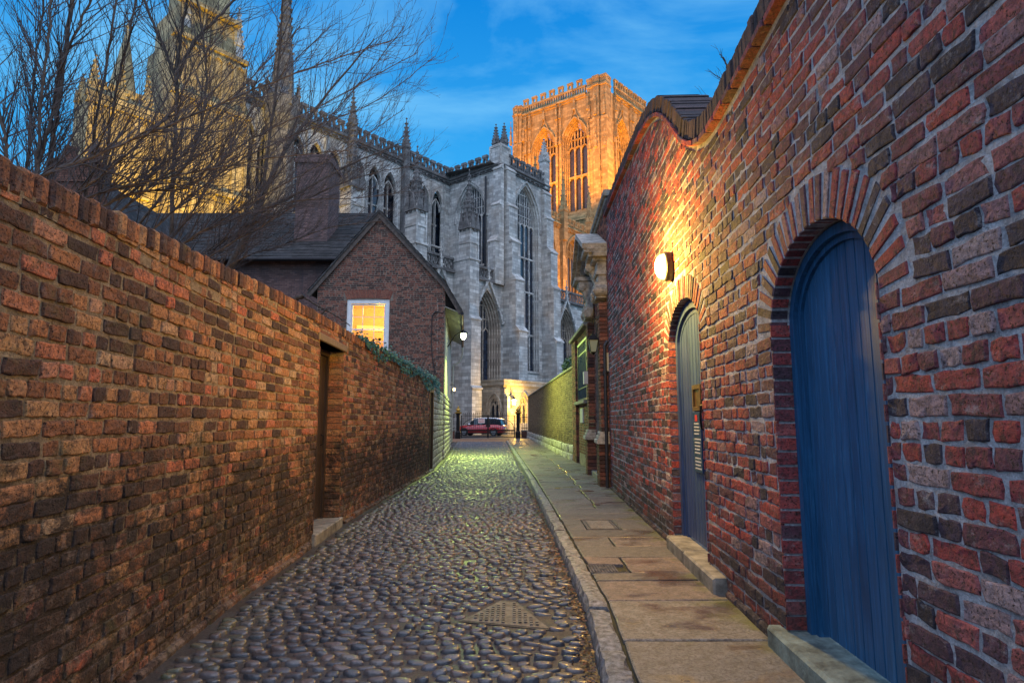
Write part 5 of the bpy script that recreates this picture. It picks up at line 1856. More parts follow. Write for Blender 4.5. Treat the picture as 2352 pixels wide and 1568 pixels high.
for fr, ws in ((FA, wa), (FB, wb)):
    for c, hw in ws:
        g = MB()
        fprism(g, fr, arch(c, hw, 42.4, 55.2, 59.2, 10), -1.6, -1.5)
        wo_ = g.build('window', M['glass_brown'], TOW, uv=True)
        t = MB()
        tracery(t, fr, c, hw, 42.4, 55.2, 59.2, 3, -1.1, bar=0.30, trans=(49.0,), d=0.35)
        t.build('tracery', M['stone_tower'], wo_, uv=True)
        s = MB()
        for i in range(4):
            f = (i + 0.5) / 4
            fribbon(s, fr, arch(c, hw + 0.85 * f - 0.05, 40.5, 55.3, 59.3 + 1.6 * f, 12), 0.26, -1.5 + 1.5 * f - 0.5, -1.5 + 1.55 * f)
        pts = arch(c, hw + 1.0, 55.0, 55.3, 61.0, 12)
        fribbon(s, fr, pts, 0.26, -0.05, 0.35)
        # ogee rising to a finial under the parapet
        for sgn in (-1, 1):
            fribbon(s, fr, [(c + sgn * 1.1, 60.4), (c + sgn * 0.45, 61.6), (c + sgn * 0.12, 63.0), (c, 64.8)], 0.22, -0.05, 0.32)
        q = fr.P(c, 0.2, 0)
        spire(s, q[0], q[1], 62.5, 66.4, 0.42, 4, 0.4, 3)
        vs = [fr.P(c - hw - 0.8, 0.3, 39.8), fr.P(c + hw + 0.8, 0.3, 39.8), fr.P(c + hw + 0.4, -1.5, 42.5), fr.P(c - hw - 0.4, -1.5, 42.5)]
        s.add(vs, [(0, 1, 2, 3)])
        s.build('surround', M['stone_tower'], wo_, uv=True)
r_ = MB()
for a in (2.2, 3.2, 9.7, 10.6, 16.9):
    fbox(r_, FA, a - 0.22, a + 0.22, 0, 0.42, 36, ZT - 0.5)
    q = FA.P(a, 0.5, 0); spire(r_, q[0], q[1], 56.0, 60.0, 0.35, 4, 0.4, 3); spire(r_, q[0], q[1], 61.5, 65.5, 0.35, 4, 0.4, 3)
for a in (0.6, 6.2, 6.9, 12.6):
    fbox(r_, FB, a - 0.22, a + 0.22, 0, 0.42, 36, ZT - 0.5)
    q = FB.P(a, 0.5, 0); spire(r_, q[0], q[1], 56.0, 60.0, 0.35, 4, 0.4, 3); spire(r_, q[0], q[1], 61.5, 65.5, 0.35, 4, 0.4, 3)
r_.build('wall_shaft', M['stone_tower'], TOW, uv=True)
# clustered corner buttresses
def cluster(cx, cy, top, name='corner_buttress', wid=2.3):
    c = MB()
    pts = []
    for ang in (atan2(-UA[1] * -1, UA[0] * -1),): pass
    base = Frame((cx, cy), UA)
    for (a, b, w) in ((0, 0, wid), (-wid * 0.62, 0.35, wid * 0.42), (wid * 0.62, 0.35, wid * 0.42), (0, 0.75, wid * 0.40)):
        fbox(c, base, a - w * 0.72, a + w * 0.72, b - 1.4, b + 0.9, 0, top - 6.0)
        fbox(c, base, a - w * 0.66, a + w * 0.66, b - 1.3, b + 0.75, top - 6.0, top + 0.6)
        fbox(c, base, a - w * 0.75, a + w * 0.75, b - 1.4, b + 0.95, top - 6.3, top - 5.8)
        fbox(c, base, a - w * 0.78, a + w * 0.78, b - 1.4, b + 1.0, top + 0.6, top + 1.0)
        fbox(c, base, a - w * 0.68, a + w * 0.68, b - 1.3, b + 0.8, top + 1.0, top + 2.2)
        fbox(c, base, a - w * 0.76, a + w * 0.76, b - 1.35, b + 0.9, top + 2.2, top + 2.7)
    for (a, b) in ((-1.6, 1.2), (0, 1.75), (1.6, 1.2)):
        q = base.P(a, b, 0)
        spire(c, q[0], q[1], top - 12, top - 6.5, 0.35, 4, 0.4, 4); spire(c, q[0], q[1], top - 5.5, top - 0.2, 0.35, 4, 0.4, 4)
    c.build(name, M['stone_tower'], TOW, uv=True)
mx = FA.P(18.4, -0.2, 0); cluster(mx[0] + 0.7, mx[1] + 0.4, ZT)
lx_ = FA.P(0.2, -0.5, 0); cluster(lx_[0], lx_[1], ZT - 0.6, wid=1.2)
rx_ = FB.P(LB_ + 0.5, -0.5, 0); cluster(rx_[0], rx_[1], ZT - 0.6, wid=1.2)
p_ = MB()
def tparapet(fr, a0, a1):
    z = ZT
    for z0, z1, e in ((z - 0.7, z - 0.3, 0.25), (z - 0.3, z, 0.55)): fbox(p_, fr, a0, a1, -0.2, e, z0, z1)
    fbox(p_, fr, a0, a1, -0.25, 0.25, z, z + 0.35)
    n = round((a1 - a0) / 0.55)
    for i in range(n):
        a = a0 + (a1 - a0) * (i + 0.5) / n
        fbox(p_, fr, a - 0.14, a + 0.14, -0.2, 0.2, z + 0.35, z + 1.5)
    fbox(p_, fr, a0, a1, -0.25, 0.25, z + 1.5, z + 1.8)
    n = 7; p = (a1 - a0) / n
    for i in range(n):
        s = a0 + i * p
        fbox(p_, fr, s + 0.1, s + 0.42, -0.2, 0.2, z + 1.8, z + 2.9); fbox(p_, fr, s + 0.95, s + 1.27, -0.2, 0.2, z + 1.8, z + 2.9)
        fbox(p_, fr, s + 0.05, s + 1.32, -0.25, 0.28, z + 2.9, z + 3.3)
        fbox(p_, fr, s + 0.42, s + 0.95, -0.2, 0.2, z + 1.8, z + 2.05)
tparapet(FA, 1.4, 16.4); tparapet(FB, 0.8, LB_ - 0.8)
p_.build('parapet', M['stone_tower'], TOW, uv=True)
# lower wall in front of the tower, also floodlit
FO = Frame((5.37, 91.76), (0.631, 0.776))
w_ = MB()
ow = [(-0.2, 1.75), (7.6, 1.75)]
fslab(w_, FO, [(-6, 18), (14, 18), (14, 32.6), (-6, 32.6)], [arch(c, hw + 0.35, 20, 28.2, 31.3, 10) for c, hw in ow], 0.0, -1.0)
fbox(w_, FO, 3.6, 4.3, 0, 0.6, 18, 32.6)
w_.build('lower_wall', M['stone_tower'], TOW, uv=True)
for c, hw in ow:
    gothic_window(TOW, FO, c, hw, 20, 28.0, 30.8, 4, 0.8, M['glass_brown'], M['stone_tower'], mould=2, bar=0.16)
p_ = MB(); parapet(p_, FO, -6, 14, 32.6, pitch=1.3); cornice(p_, FO, -6, 14, 32.6)
p_.build('lower_parapet', M['stone_tower'], TOW, uv=True)
for a in (-3.5, 4.0, 11.8):
    m2 = MB()
    q = FO.P(a, 0.5, 0); pinnacle(m2, q[0], q[1], 30, 35.0, 41.5, 0.95, RQ)
    m2.build('pinnacle', M['stone_tower'], TOW, uv=True)
r_ = MB()
r_.add([FO.P(-6, -0.5, 32.7), FO.P(14, -0.5, 32.7), FO.P(14, -14, 36), FO.P(-6, -14, 36)], [(0, 1, 2, 3)])
r_.build('roof', M['lead'], TOW)
# floodlights at the foot of the tower
AMB = (1.0, 0.36, 0.01)
for a in (1.5, 8.0, 14.5):
    lamp('floodlight', 'SPOT', FA.P(a, 15, 36.5), 31000, (1.0, 0.36, 0.008), 0.4, FA.P(a + 0.5, 0, 58), 80, 0.6)
for a in (0.0, 7.0):
    lamp('floodlight', 'SPOT', FB.P(a, 14.0, 36.5), 38000, (1.0, 0.38, 0.015), 0.4, FB.P(a + 1, 0, 59), 95, 0.7)
lamp('floodlight', 'SPOT', mx and (mx[0] + 1.5, mx[1] - 15, 36.5), 26000, AMB, 0.4, (mx[0], mx[1], 58), 70, 0.7)
lamp('floodlight', 'SPOT', FO.P(3.0, 9.0, 19.5), 9500, (1.0, 0.38, 0.04), 0.4, FO.P(5.0, 0, 28), 110, 0.7)

# ================================================================ yellow floodlit east end, far left
rng = random.Random(91)
EE = thing('floodlit_gable', (-33, 48, 0), 'gothic cathedral front floodlit yellow with grey spirelet behind the bare branches', 'cathedral front')
def panel(mb, fr, a0, a1, z0, z1, step, b=0.22):
    n = max(1, round((a1 - a0) / step))
    for i in range(n + 1):
        a = a0 + (a1 - a0) * i / n
        fbox(mb, fr, a - 0.12, a + 0.12, 0, b, z0, z1)
    for i in range(n):
        pts = arch((a0 + (a1 - a0) * (i + 0.5) / n), (a1 - a0) / n / 2, z1 - 0.8, z1 - 0.8, z1, 4)[1:-1]
        fribbon(mb, fr, pts, 0.14, 0, b * 0.8)
w_ = MB()
fbox(w_, F1, -40.6, -36.0, -3.0, 0.6, 0, 27.0)
fbox(w_, F1, -36.0, -34.9, -5.0, 0.3, 0, 27.8)
fprism(w_, F1, [(-34.9, 0), (-28.0, 0), (-28.0, 30.6), (-28.5, 31.3), (-28.5, 34.2), (-29.4, 35.2), (-34.9, 35.2)], -5.0, 1.2)
fprism(w_, F1, [(-34.5, 35.2), (-29.5, 35.2), (-29.5, 38.6), (-30.2, 39.4), (-30.2, 47), (-33.6, 47), (-33.6, 39.4), (-34.5, 38.6)], -4.6, 0.8)
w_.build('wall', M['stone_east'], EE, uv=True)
r_ = MB()
FE2 = Frame(F1.P(-40.6, 0.6, 0)[:2], (-U2[0], -U2[1]), flip=True)   # flank facing the lane
for (z0, z1) in ((2, 12), (12.6, 19.5), (20.2, 26.4)):
    panel(r_, Frame(F1.P(0, 0.6, 0)[:2], U1), -40.5, -36.1, z0, z1, 1.1)
    fbox(r_, F1, -40.8, -35.8, 0.5, 0.95, z1 + 0.1, z1 + 0.5)
for (z0, z1) in ((2, 12), (12.6, 21.5), (22.2, 29.5)):
    panel(r_, Frame(F1.P(0, 1.2, 0)[:2], U1), -34.8, -28.1, z0, z1, 1.1)
    fbox(r_, F1, -35.0, -27.8, 1.1, 1.55, z1 + 0.1, z1 + 0.5)
panel(r_, Frame(F1.P(0, 1.2, 0)[:2], U1), -34.8, -28.6, 30.2, 34.6, 1.0)
panel(r_, Frame(F1.P(0, 0.8, 0)[:2], U1), -34.4, -29.6, 35.6, 38.4, 0.9)
for z in (35.0, 38.5): fbox(r_, F1, -35.1, -28.4 - (z > 36) * 0.9, 0.7, 1.5, z, z + 0.4)
FL = Frame(F1.P(-34.9, 1.2, 0)[:2], U2)
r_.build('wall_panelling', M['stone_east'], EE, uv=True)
for (a, b) in ((-40.3, 0.3), (-36.4, 0.3), (-40.3, -2.6), (-38.4, 0.4)):
    m2 = MB()
    q = F1.P(a, b, 0); pinnacle(m2, q[0], q[1], 27.0, 27.8, 30.2 + (0.6 if b > 0 else 0), 0.7, RQ)
    m2.build('pinnacle', M['stone_east'], EE, uv=True)
p_ = MB()
fbox(p_, F1, -40.9, -35.7, 0.4, 0.9, 27.0, 27.4)
parapet(p_, F1, -40.2, -36.4, 27.4, 0.3, 0.6, 0.9, 1.2)
p_.build('parapet', M['stone_east'], EE, uv=True)
m2 = MB()
q = F1.P(-37.3, -3.0, 0)
lathe(m2, (q[0], q[1], 27), [(1.6, 0), (1.6, 1.2), (1.75, 1.3), (1.35, 1.5), (0.08, 9.0), (0.2, 9.2), (0.02, 9.6)], 8)
m2.build('spirelet', M['stone_east'], EE, uv=True)
m2 = MB()
q = F1.P(-29.2, 0.6, 0); pinnacle(m2, q[0], q[1], 34, 37, 41, 0.8, RQ)
m2.build('pinnacle', M['stone'], EE, uv=True)
m2 = MB()
q = F1.P(-33.9, 0.5, 0); pinnacle(m2, q[0], q[1], 36.4, 37.8, 41, 0.7, RQ)
m2.build('pinnacle', M['stone'], EE, uv=True)
YEL = (1.0, 0.60, 0.03)
for a, tgt in ((-44, -39), (-40, -37), (-36, -33), (-33, -31)):
    lamp('floodlight', 'SPOT', F1.P(a, 13.0, 5.0), 14500, YEL, 0.5, F1.P(tgt, 0, 25), 85, 0.7)
# ================================================================ low stone lodge with the lit lantern
rng = random.Random(101)
LOD = thing('stone_lodge', (-0.9, 66, 0), 'low stone lodge with pointed windows built against the cathedral', 'lodge')
C0 = (-0.90, 66.0)
FLs = Frame(C0, (-U2[0], -U2[1]), flip=True)    # flank to the left of the corner
FLr = Frame(C0, U1)                              # face to the right
w_ = MB()
fslab(w_, FLs, [(0, 0), (4.0, 0), (4.0, 5.2), (0, 5.2)], [arch(1.35, 0.62, 1.3, 2.9, 4.0, 8)], 0.0, -0.5)
fslab(w_, FLr, [(0, 0), (9.0, 0), (9.0, 5.2), (0, 5.2)], [arch(3.4, 0.72, 1.2, 2.9, 4.2, 8)], 0.0, -0.5)
w_.build('wall', M['stone_lodge'], LOD, uv=True)
w_ = MB()
for fr, L in ((FLs, 4.0), (FLr, 9.0)):
    fbox(w_, fr, -0.12, L, -0.4, 0.14, 5.2, 5.32); fbox(w_, fr, -0.20, L, -0.4, 0.22, 5.322, 5.75); fbox(w_, fr, -0.28, L, -0.4, 0.30, 5.752, 5.92)
w_.build('parapet', M['stone_lodge'], LOD, uv=True)
r_ = MB(); r_.add([FLs.P(0, -0.3, 5.8), FLs.P(4.2, -0.3, 5.8), (FLs.P(4.2, 0, 0)[0] + U1[0] * 9, FLs.P(4.2, 0, 0)[1] + U1[1] * 9, 6.2), FLr.P(9, -0.3, 5.8)], [(0, 1, 2, 3)])
r_.build('roof', M['lead'], LOD)
for fr, c, w, z0, zs, za in ((FLs, 1.35, 0.60, 1.3, 2.9, 3.95), (FLr, 3.4, 0.70, 1.2, 2.9, 4.15)):
    g = MB(); fprism(g, fr, arch(c, w, z0, zs, za, 8), -0.36, -0.32)
    wo_ = g.build('window', M['glass'], LOD, uv=True)
    s = MB()
    fbox(s, fr, c - 0.07, c + 0.07, -0.30, -0.12, z0, zs + 0.2)
    for k in (-1, 1):
        fribbon(s, fr, arch(c + k * w * 0.5, w * 0.5, zs - 0.2, zs - 0.2, zs + 0.45, 5)[1:-1], 0.10, -0.30, -0.14)
    fribbon(s, fr, [(c, zs + 0.1), (c - 0.2, zs + 0.5), (c, za - 0.05), (c + 0.2, zs + 0.5), (c, zs + 0.1)], 0.08, -0.3, -0.14)
    fribbon(s, fr, arch(c, w + 0.1, z0, zs, za + 0.1, 8), 0.18, -0.2, -0.02)
    fribbon(s, fr, arch(c, w + 0.42, zs - 0.5, zs, za + 0.5, 8), 0.13, -0.05, 0.14)
    s.build('tracery', M['stone_lodge'], wo_, uv=True)
b_ = MB()
fbox(b_, FLr, 0.05, 0.45, -0.1, 0.5, 0, 4.1); fprism(b_, FLr, [(0.05, 4.1), (0.45, 4.1), (0.45, 4.9), (0.05, 4.9)], -0.1, 0.12)
b_.build('buttress', M['stone_lodge'], LOD, uv=True)
b_ = MB()
fbox(b_, FLr, 5.6, 6.2, -0.1, 0.6, 0, 4.3)
b_.build('buttress', M['stone_lodge'], LOD, uv=True)
lp = FLr.P(1.10, 0.55, 3.15)
LAN = lantern('hanging_lantern', lp, 1.6, 'lit yellow lantern glowing on the wall of the stone lodge', M['lamp_porch'], M['iron'],
        [FLr.P(1.10, 0.0, 4.3), FLr.P(1.10, 0.3, 4.5), FLr.P(1.10, 0.55, 4.45), FLr.P(1.10, 0.55, 3.7)])
lamp('lantern_light', 'POINT', (lp[0] + 0.45, lp[1] - 0.55, 3.4), 1700, (1.0, 0.58, 0.10), 0.22)

# ================================================================ gates and railings
GY = 51.0
GF = Frame((-4.25, GY), (1, 0))
GW = 4.53
def gate_post(x, label):
    t = thing('gate_post', (x, GY, 0), label, 'gate post', 'gate posts')
    p = MB()
    lathe(p, (x, GY, 0), [(0.30, 0), (0.30, 0.55), (0.26, 0.60), (0.20, 0.62), (0.20, 1.98), (0.25, 2.0), (0.25, 2.06), (0.20, 2.08)], 4, rot=pi / 4)
    p.build('shaft', M['iron'], t)
    p = MB()
    lathe(p, (x, GY, 2.08), [(0.30, 0), (0.32, 0.07), (0.20, 0.12), (0.12, 0.18), (0.20, 0.27), (0.16, 0.36), (0.05, 0.46), (0.09, 0.50), (0.02, 0.60)], 10)
    p.build('finial', M['gold'], t)
gate_post(-4.47, 'left square iron gate post with gilded finial beside the railing over dark gravel')
gate_post(0.50, 'right square iron gate post with gilded finial beside the long brick wall')
def gate_leaf(a0, a1, rise_right, label):
    fr = GF
    t = thing('gate_leaf', fr.P(a0, 0, 0), label, 'gate', 'gate leaves')
    f = MB()
    fbox(f, fr, a0, a0 + 0.07, -0.03, 0.03, 0.06, 1.92); fbox(f, fr, a1 - 0.07, a1, -0.03, 0.03, 0.06, 1.92)
    for z0, z1 in ((0.10, 0.16), (0.42, 0.47), (0.62, 0.73), (1.86, 1.90)):
        fbox(f, fr, a0 + 0.07, a1 - 0.07, -0.02, 0.02, z0, z1)
    pts = []
    for i in range(13):
        u = i / 12
        a = a0 + 0.07 + (a1 - a0 - 0.14) * u
        v = u if rise_right else 1 - u
        pts.append((a, 0.85 + 1.0 * sqrt(max(0, 1 - (1 - v) ** 2))))
    fribbon(f, fr, pts, 0.04, -0.025, 0.025)
    f.build('frame', M['iron'], t)
    b = MB()
    n = 13
    for i in range(1, n):
        a = a0 + (a1 - a0) * i / n
        fbox(b, fr, a - 0.011, a + 0.011, -0.012, 0.012, 0.13, 2.02)
        lathe(b, fr.P(a, 0, 2.02), [(0.02, 0), (0.03, 0.04), (0.003, 0.13)], 4)
        a += (a1 - a0) / n / 2
        fbox(b, fr, a - 0.010, a + 0.010, -0.012, 0.012, 0.13, 0.70)
        lathe(b, fr.P(a, 0, 0.70), [(0.02, 0), (0.003, 0.09)], 4)
    b.build('bars', M['iron'], t)
    l = MB(); fbox(l, fr, (a1 - 0.16 if rise_right else a0 + 0.02), (a1 - 0.02 if rise_right else a0 + 0.16), -0.05, 0.05, 0.95, 1.12); l.build('lock', M['iron'], t)
gate_leaf(0.02, GW / 2 - 0.005, True, 'left iron gate leaf carrying the pink notice')
gate_leaf(GW / 2 + 0.005, GW - 0.02, False, 'right iron gate leaf in front of the lit lodge corner')
t = thing('notice_sign', GF.P(1.72, 0.04, 1.45), 'small pink white prohibition notice with red ring on the left iron gate', 'sign')
mb = MB(); fbox(mb, GF, 1.44, 1.99, 0.03, 0.05, 1.28, 1.63); mb.build('board', M['sign'], t)
mb = MB()
ringp = [(1.57 + 0.085 * cos(2 * pi * i / 16), 1.41 + 0.085 * sin(2 * pi * i / 16)) for i in range(16)]
fribbon(mb, GF, ringp, 0.022, 0.05, 0.054, closed=True)
fribbon(mb, GF, [(1.51, 1.47), (1.63, 1.35)], 0.02, 0.05, 0.054)
mb.build('prohibition_ring', M['sign_red'], t)
mb = MB()
x = 1.50
for w in (0.05, 0.035, 0.06, 0.04, 0.055, 0.05, 0.03):
    fbox(mb, GF, x, x + w, 0.05, 0.0535, 1.56, 1.60); x += w + 0.012
for k in range(4):
    x = 1.70
    while x < 1.93:
        w = rng.uniform(0.02, 0.05); fbox(mb, GF, x, min(x + w, 1.95), 0.05, 0.0535, 1.48 - k * 0.045, 1.50 - k * 0.045); x += w + 0.012
fbox(mb, GF, 1.54, 1.60, 0.0501, 0.0532, 1.405, 1.425)
mb.build('lettering', M['sign_red'], t)
def railing(x0, x1, label):
    fr = Frame((x0, GY), (1, 0)); L = x1 - x0
    t = thing('railing', (x0, GY, 0), label, 'railing', 'railings either side of the gates')
    p = MB(); fbox(p, fr, 0, L, -0.18, 0.18, 0, 0.60); p.build('plinth_wall', M['brick_flat'], t, uv=True)
    p = MB(); fbox(p, fr, -0.02, L, -0.22, 0.22, 0.60, 0.70, 0, (0.5, 0.5, 0), 0.02); p.build('coping', M['sill'], t)
    p = MB()
    n = max(2, round(L / 0.17))
    for i in range(n):
        a = L * (i + 0.5) / n
        fbox(p, fr, a - 0.014, a + 0.014, -0.014, 0.014, 0.70, 1.92); lathe(p, fr.P(a, 0, 1.92), [(0.02, 0), (0.035, 0.05), (0.003, 0.16)], 4)
    fbox(p, fr, 0, L, -0.02, 0.02, 1.74, 1.79); fbox(p, fr, 0, L, -0.02, 0.02, 0.85, 0.90)
    p.build('bars', M['iron'], t)
railing(-9.5, -4.75, 'iron railing on a low brick plinth left of the gate post')
railing(0.76, 1.30, 'short iron railing on a brick plinth between gate post and long wall')

# ================================================================ parked red car
CAR = thing('parked_car', (-2.9, 60.5, 0), 'red estate car with a white roof parked behind the iron gates', 'car')
h = Vector((-0.965, 0.262, 0)).normalized()       # heading
sd = Vector((h.y, -h.x, 0)) * -1                    # near side points to the lane
if sd.y > 0: sd = -sd
cc = Vector((-2.95, 60.6, 0))
def CP(x, y, z):
    v = cc + h * x + sd * y
    return (v.x, v.y, z)
CL = 2.42; HWc = 0.98
# lower body: stations along the length (x, half width, z of sill, z of shoulder)
st_ = [(-2.40, 0.80, 0.45, 0.86), (-2.30, 0.92, 0.32, 1.02), (-1.9, 0.98, 0.27, 1.08), (-1.0, 1.0, 0.26, 1.08), (0.2, 1.0, 0.26, 1.06), (1.1, 0.99, 0.26, 1.04), (1.75, 0.97, 0.28, 1.0), (2.2, 0.90, 0.34, 0.90), (2.42, 0.74, 0.42, 0.70)]
def loft(sts, secf):
    mb = MB(); vs = []; fs = []
    for s in sts: vs += secf(s)
    k = len(vs) // len(sts)
    for i in range(len(sts) - 1):
        for j in range(k):
            j2 = (j + 1) % k
            fs.append((i * k + j, i * k + j2, (i + 1) * k + j2, (i + 1) * k + j))
    fs += [tuple(range(k - 1, -1, -1)), tuple(range((len(sts) - 1) * k, len(sts) * k))]
    mb.add(vs, fs); return mb
def sec(s):
    x, w, z0, z1 = s; zm = (z0 + z1) / 2
    p = [(w * 0.9, z0), (w, z0 + 0.12), (w * 1.02, zm), (w * 0.97, z1 - 0.06), (w * 0.90, z1), (0, z1 + 0.03)]
    q = p + [(-y, z) for y, z in reversed(p[:-1])]
    return [CP(x, y, z) for y, z in q]
body = loft(st_, sec).build('body', M['car_red'], CAR, smooth=True)
gst = [(-2.28, 0.80, 1.05, 1.06), (-2.02, 0.80, 1.05, 1.62), (-1.6, 0.80, 1.06, 1.70), (-0.3, 0.82, 1.06, 1.72), (0.55, 0.80, 1.06, 1.66), (1.25, 0.84, 1.05, 1.06)]
def gsec(s):
    x, w, z0, z1 = s
    t_ = (z1 - z0) * 0.20
    p = [(w * 1.12, z0 - 0.02), (w * 1.12 - t_ * 0.9, z1 - 0.05), (w * 1.02 - t_, z1), (0, z1 + 0.02)]
    q = p + [(-y, z) for y, z in reversed(p[:-1])]
    return [CP(x, y, z) for y, z in q]
loft(gst, gsec).build('windows', M['car_glass'], CAR)
rst = [(-2.10, 0.74, 1.58, 1.64), (-1.6, 0.74, 1.67, 1.745), (-0.3, 0.75, 1.69, 1.765), (0.62, 0.72, 1.62, 1.70)]
def rsec(s):
    x, w, z0, z1 = s
    p = [(w * 1.02, z0), (w * 1.0, (z0 + z1) / 2), (w * 0.9, z1), (0, z1 + 0.02)]
    q = p + [(-y, z) for y, z in reversed(p[:-1])] 
    return [CP(x, y, z) for y, z in q]
loft(rst, rsec).build('roof', M['car_white'], CAR, smooth=True)
for x0, x1 in ((-1.05, -0.93), (0.02, 0.14)):
    for s in (1, -1):
        pm = MB()
        vs = [CP(x0, s * 0.92, 1.05), CP(x1, s * 0.92, 1.05), CP(x1, s * 0.79, 1.68), CP(x0, s * 0.79, 1.68)]
        pm.add(vs + [CP(x0, s * 0.80, 1.05), CP(x1, s * 0.80, 1.05), CP(x1, s * 0.70, 1.68), CP(x0, s * 0.70, 1.68)], [(0, 1, 2, 3), (4, 7, 6, 5), (0, 4, 5, 1), (2, 6, 7, 3), (1, 5, 6, 2), (0, 3, 7, 4)])
        pm.build('door_pillar', M['iron'], CAR)
for x in (1.52, -1.48):
    for s in (1, -1):
        ty = MB()
        tube(ty, [CP(x, s * 0.78, 0.36), CP(x, s * 1.005, 0.36)], 0.36, 20)
        wo_ = ty.build('wheel', M['tyre'], CAR)
        rm = MB()
        tube(rm, [CP(x, s * 1.0, 0.36), CP(x, s * 1.012, 0.36)], 0.23, 16)
        rm.build('rim', M['lead'], wo_)
        am = MB()
        fr_ = Frame(CP(x, 0, 0)[:2], (h.x, h.y))
        pts = [(0.43 * cos(pi * i / 12), 0.36 + 0.43 * sin(pi * i / 12)) for i in range(13)]
        n = len(pts)
        vs = [CP(x + a, s * 0.95, z) for a, z in pts] + [CP(x + a, s * 1.025, z) for a, z in pts] + [CP(x + a * 0.82, s * 1.025, 0.36 + (z - 0.36) * 0.82) for a, z in pts]
        fs = [(i, i + 1, i + 1 + n, i + n) for i in range(n - 1)] + [(i + n, i + 1 + n, i + 1 + 2 * n, i + 2 * n) for i in range(n - 1)]
        am.add(vs, fs)
        am.build('wheel_arch', M['tyre'], CAR)
for s in (1, -1):
    tl = MB(); vs = [CP(-2.20, s * 0.965, 0.72), CP(-2.34, s * 0.84, 0.72), CP(-2.33, s * 0.84, 1.0), CP(-2.20, s * 0.955, 1.0)]
    tl.add(vs + [CP(-2.1, s * 0.8, 0.72), CP(-2.25, s * 0.7, 0.72), CP(-2.25, s * 0.7, 1.0), CP(-2.1, s * 0.8, 1.0)], [(0, 1, 2, 3), (0, 4, 5, 1), (2, 6, 7, 3), (1, 5, 6, 2), (0, 3, 7, 4)])
    tl.build('tail_lamp', M['tail'], CAR)
    hl = MB(); lathe(hl, CP(2.18, s * 0.70, 0.74), [(0.05, -0.12), (0.15, -0.06), (0.16, 0.04), (0.08, 0.12)], 10); hl.build('headlamp', M['chrome'], CAR)
    mi = MB(); tube(mi, [CP(0.95, s * 0.95, 1.1), CP(0.95, s * 1.12, 1.16)], [0.05, 0.09], 8); mi.build('mirror', M['car_white'], CAR)
    for x in (-0.7, 0.35):
        dh = MB(); tube(dh, [CP(x, s * 1.015, 0.95), CP(x + 0.18, s * 1.015, 0.95)], 0.018, 6)
        dh.build('door_handle', M['chrome'], CAR)
np_ = MB(); np_.add([CP(-2.40, -0.26, 0.62), CP(-2.40, 0.26, 0.62), CP(-2.39, 0.26, 0.74), CP(-2.39, -0.26, 0.74)] + [CP(-2.43, -0.26, 0.62), CP(-2.43, 0.26, 0.62), CP(-2.42, 0.26, 0.74), CP(-2.42, -0.26, 0.74)],
    [(0, 1, 2, 3), (7, 6, 5, 4), (0, 4, 5, 1), (2, 6, 7, 3), (1, 5, 6, 2), (0, 3, 7, 4)])
np_.build('number_plate', M['plate'], CAR)

def tiled(mb, e0, e1, r1, r0, rows, rng, lift=0.035):
    """roof slope in overlapping tile courses; e0-e1 eaves, r0-r1 ridge"""
    E0, E1, R0, R1 = Vector(e0), Vector(e1), Vector(r0), Vector(r1)
    nrm = (E1 - E0).cross(R0 - E0).normalized()
    if nrm.z < 0: nrm = -nrm
    for i in range(rows):
        f0, f1 = i / rows, min(1.0, (i + 1.35) / rows)
        a, b = E0.lerp(R0, f0), E1.lerp(R1, f0); c, d = E1.lerp(R1, f1), E0.lerp(R0, f1)
        n = max(1, int((b - a).length / 0.9))
        for k in range(n):
            p, q = a.lerp(b, k / n), a.lerp(b, (k + 1) / n); s, t_ = d.lerp(c, (k + 1) / n), d.lerp(c, k / n)
            j = rng.uniform(-0.012, 0.012); u = nrm * (lift + j)
            mb.add([tuple(p + u), tuple(q + u), tuple(s + nrm * 0.004), tuple(t_ + nrm * 0.004), tuple(p), tuple(q)], [(0, 1, 2, 3), (0, 4, 5, 1)], 0, (rng.random(), 0, 0))

# ================================================================ gabled brick house
rng = random.Random(111)
HO = thing('gabled_house', (-5.2, 24, 0), 'brick gabled house with tiled roof and lit white sash window', 'house')
HF = Frame((-7.80, 24.0), (1, 0))
HX = 5.12; ZE = 6.85; ZA = 9.75; AC = 2.42
def htopg(a): return ZA - (ZA - ZE) * abs(a - AC) / (AC if a < AC else HX - AC)
WIN = (1.20, 2.90, 4.1, 6.30)
core = MB()
fslab(core, HF, [(0, 0), (HX, 0), (HX, htopg(HX)), (AC, ZA), (0, htopg(0))], [[(WIN[0], WIN[2]), (WIN[1], WIN[2]), (WIN[1], WIN[3]), (WIN[0], WIN[3])]], 0.0, -0.3)
core.build('mortar', M['mortar_far'], HO)
bw = MB()
brickwork(bw, HF, 0, HX, 1.9, htopg, 0.082, 0.235, rng, (lambda z: (WIN[0], WIN[1]) if z < WIN[3] else None, lambda z: (WIN[0] - 0.14 , WIN[1] + 0.14) if WIN[3] - 0.02 < z < WIN[3] + 0.36 else None), header=0.5, gap=0.013, b1=0.010)
# gauged flat arch
n = 21
for i in range(n):
    f0, f1 = i / n, (i + 1) / n
    b0, b1 = WIN[0] - 0.02 + 1.74 * f0, WIN[0] - 0.02 + 1.74 * f1
    t0, t1 = WIN[0] - 0.15 + 2.0 * f0, WIN[0] - 0.15 + 2.0 * f1
    zc = lambda f: WIN[3] + 0.05 * (1 - (2 * f - 1) ** 2)
    fprism(bw, HF, [(b0 + 0.005, zc(f0)), (b1 - 0.005, zc(f1)), (t1 - 0.005, zc(f1) + 0.34), (t0 + 0.005, zc(f0) + 0.34)], -0.05, 0.014, 0, (rng.uniform(0.6, 0.9), 0.5, 0))
bw.build('brickwork', M['brick_far'], HO)
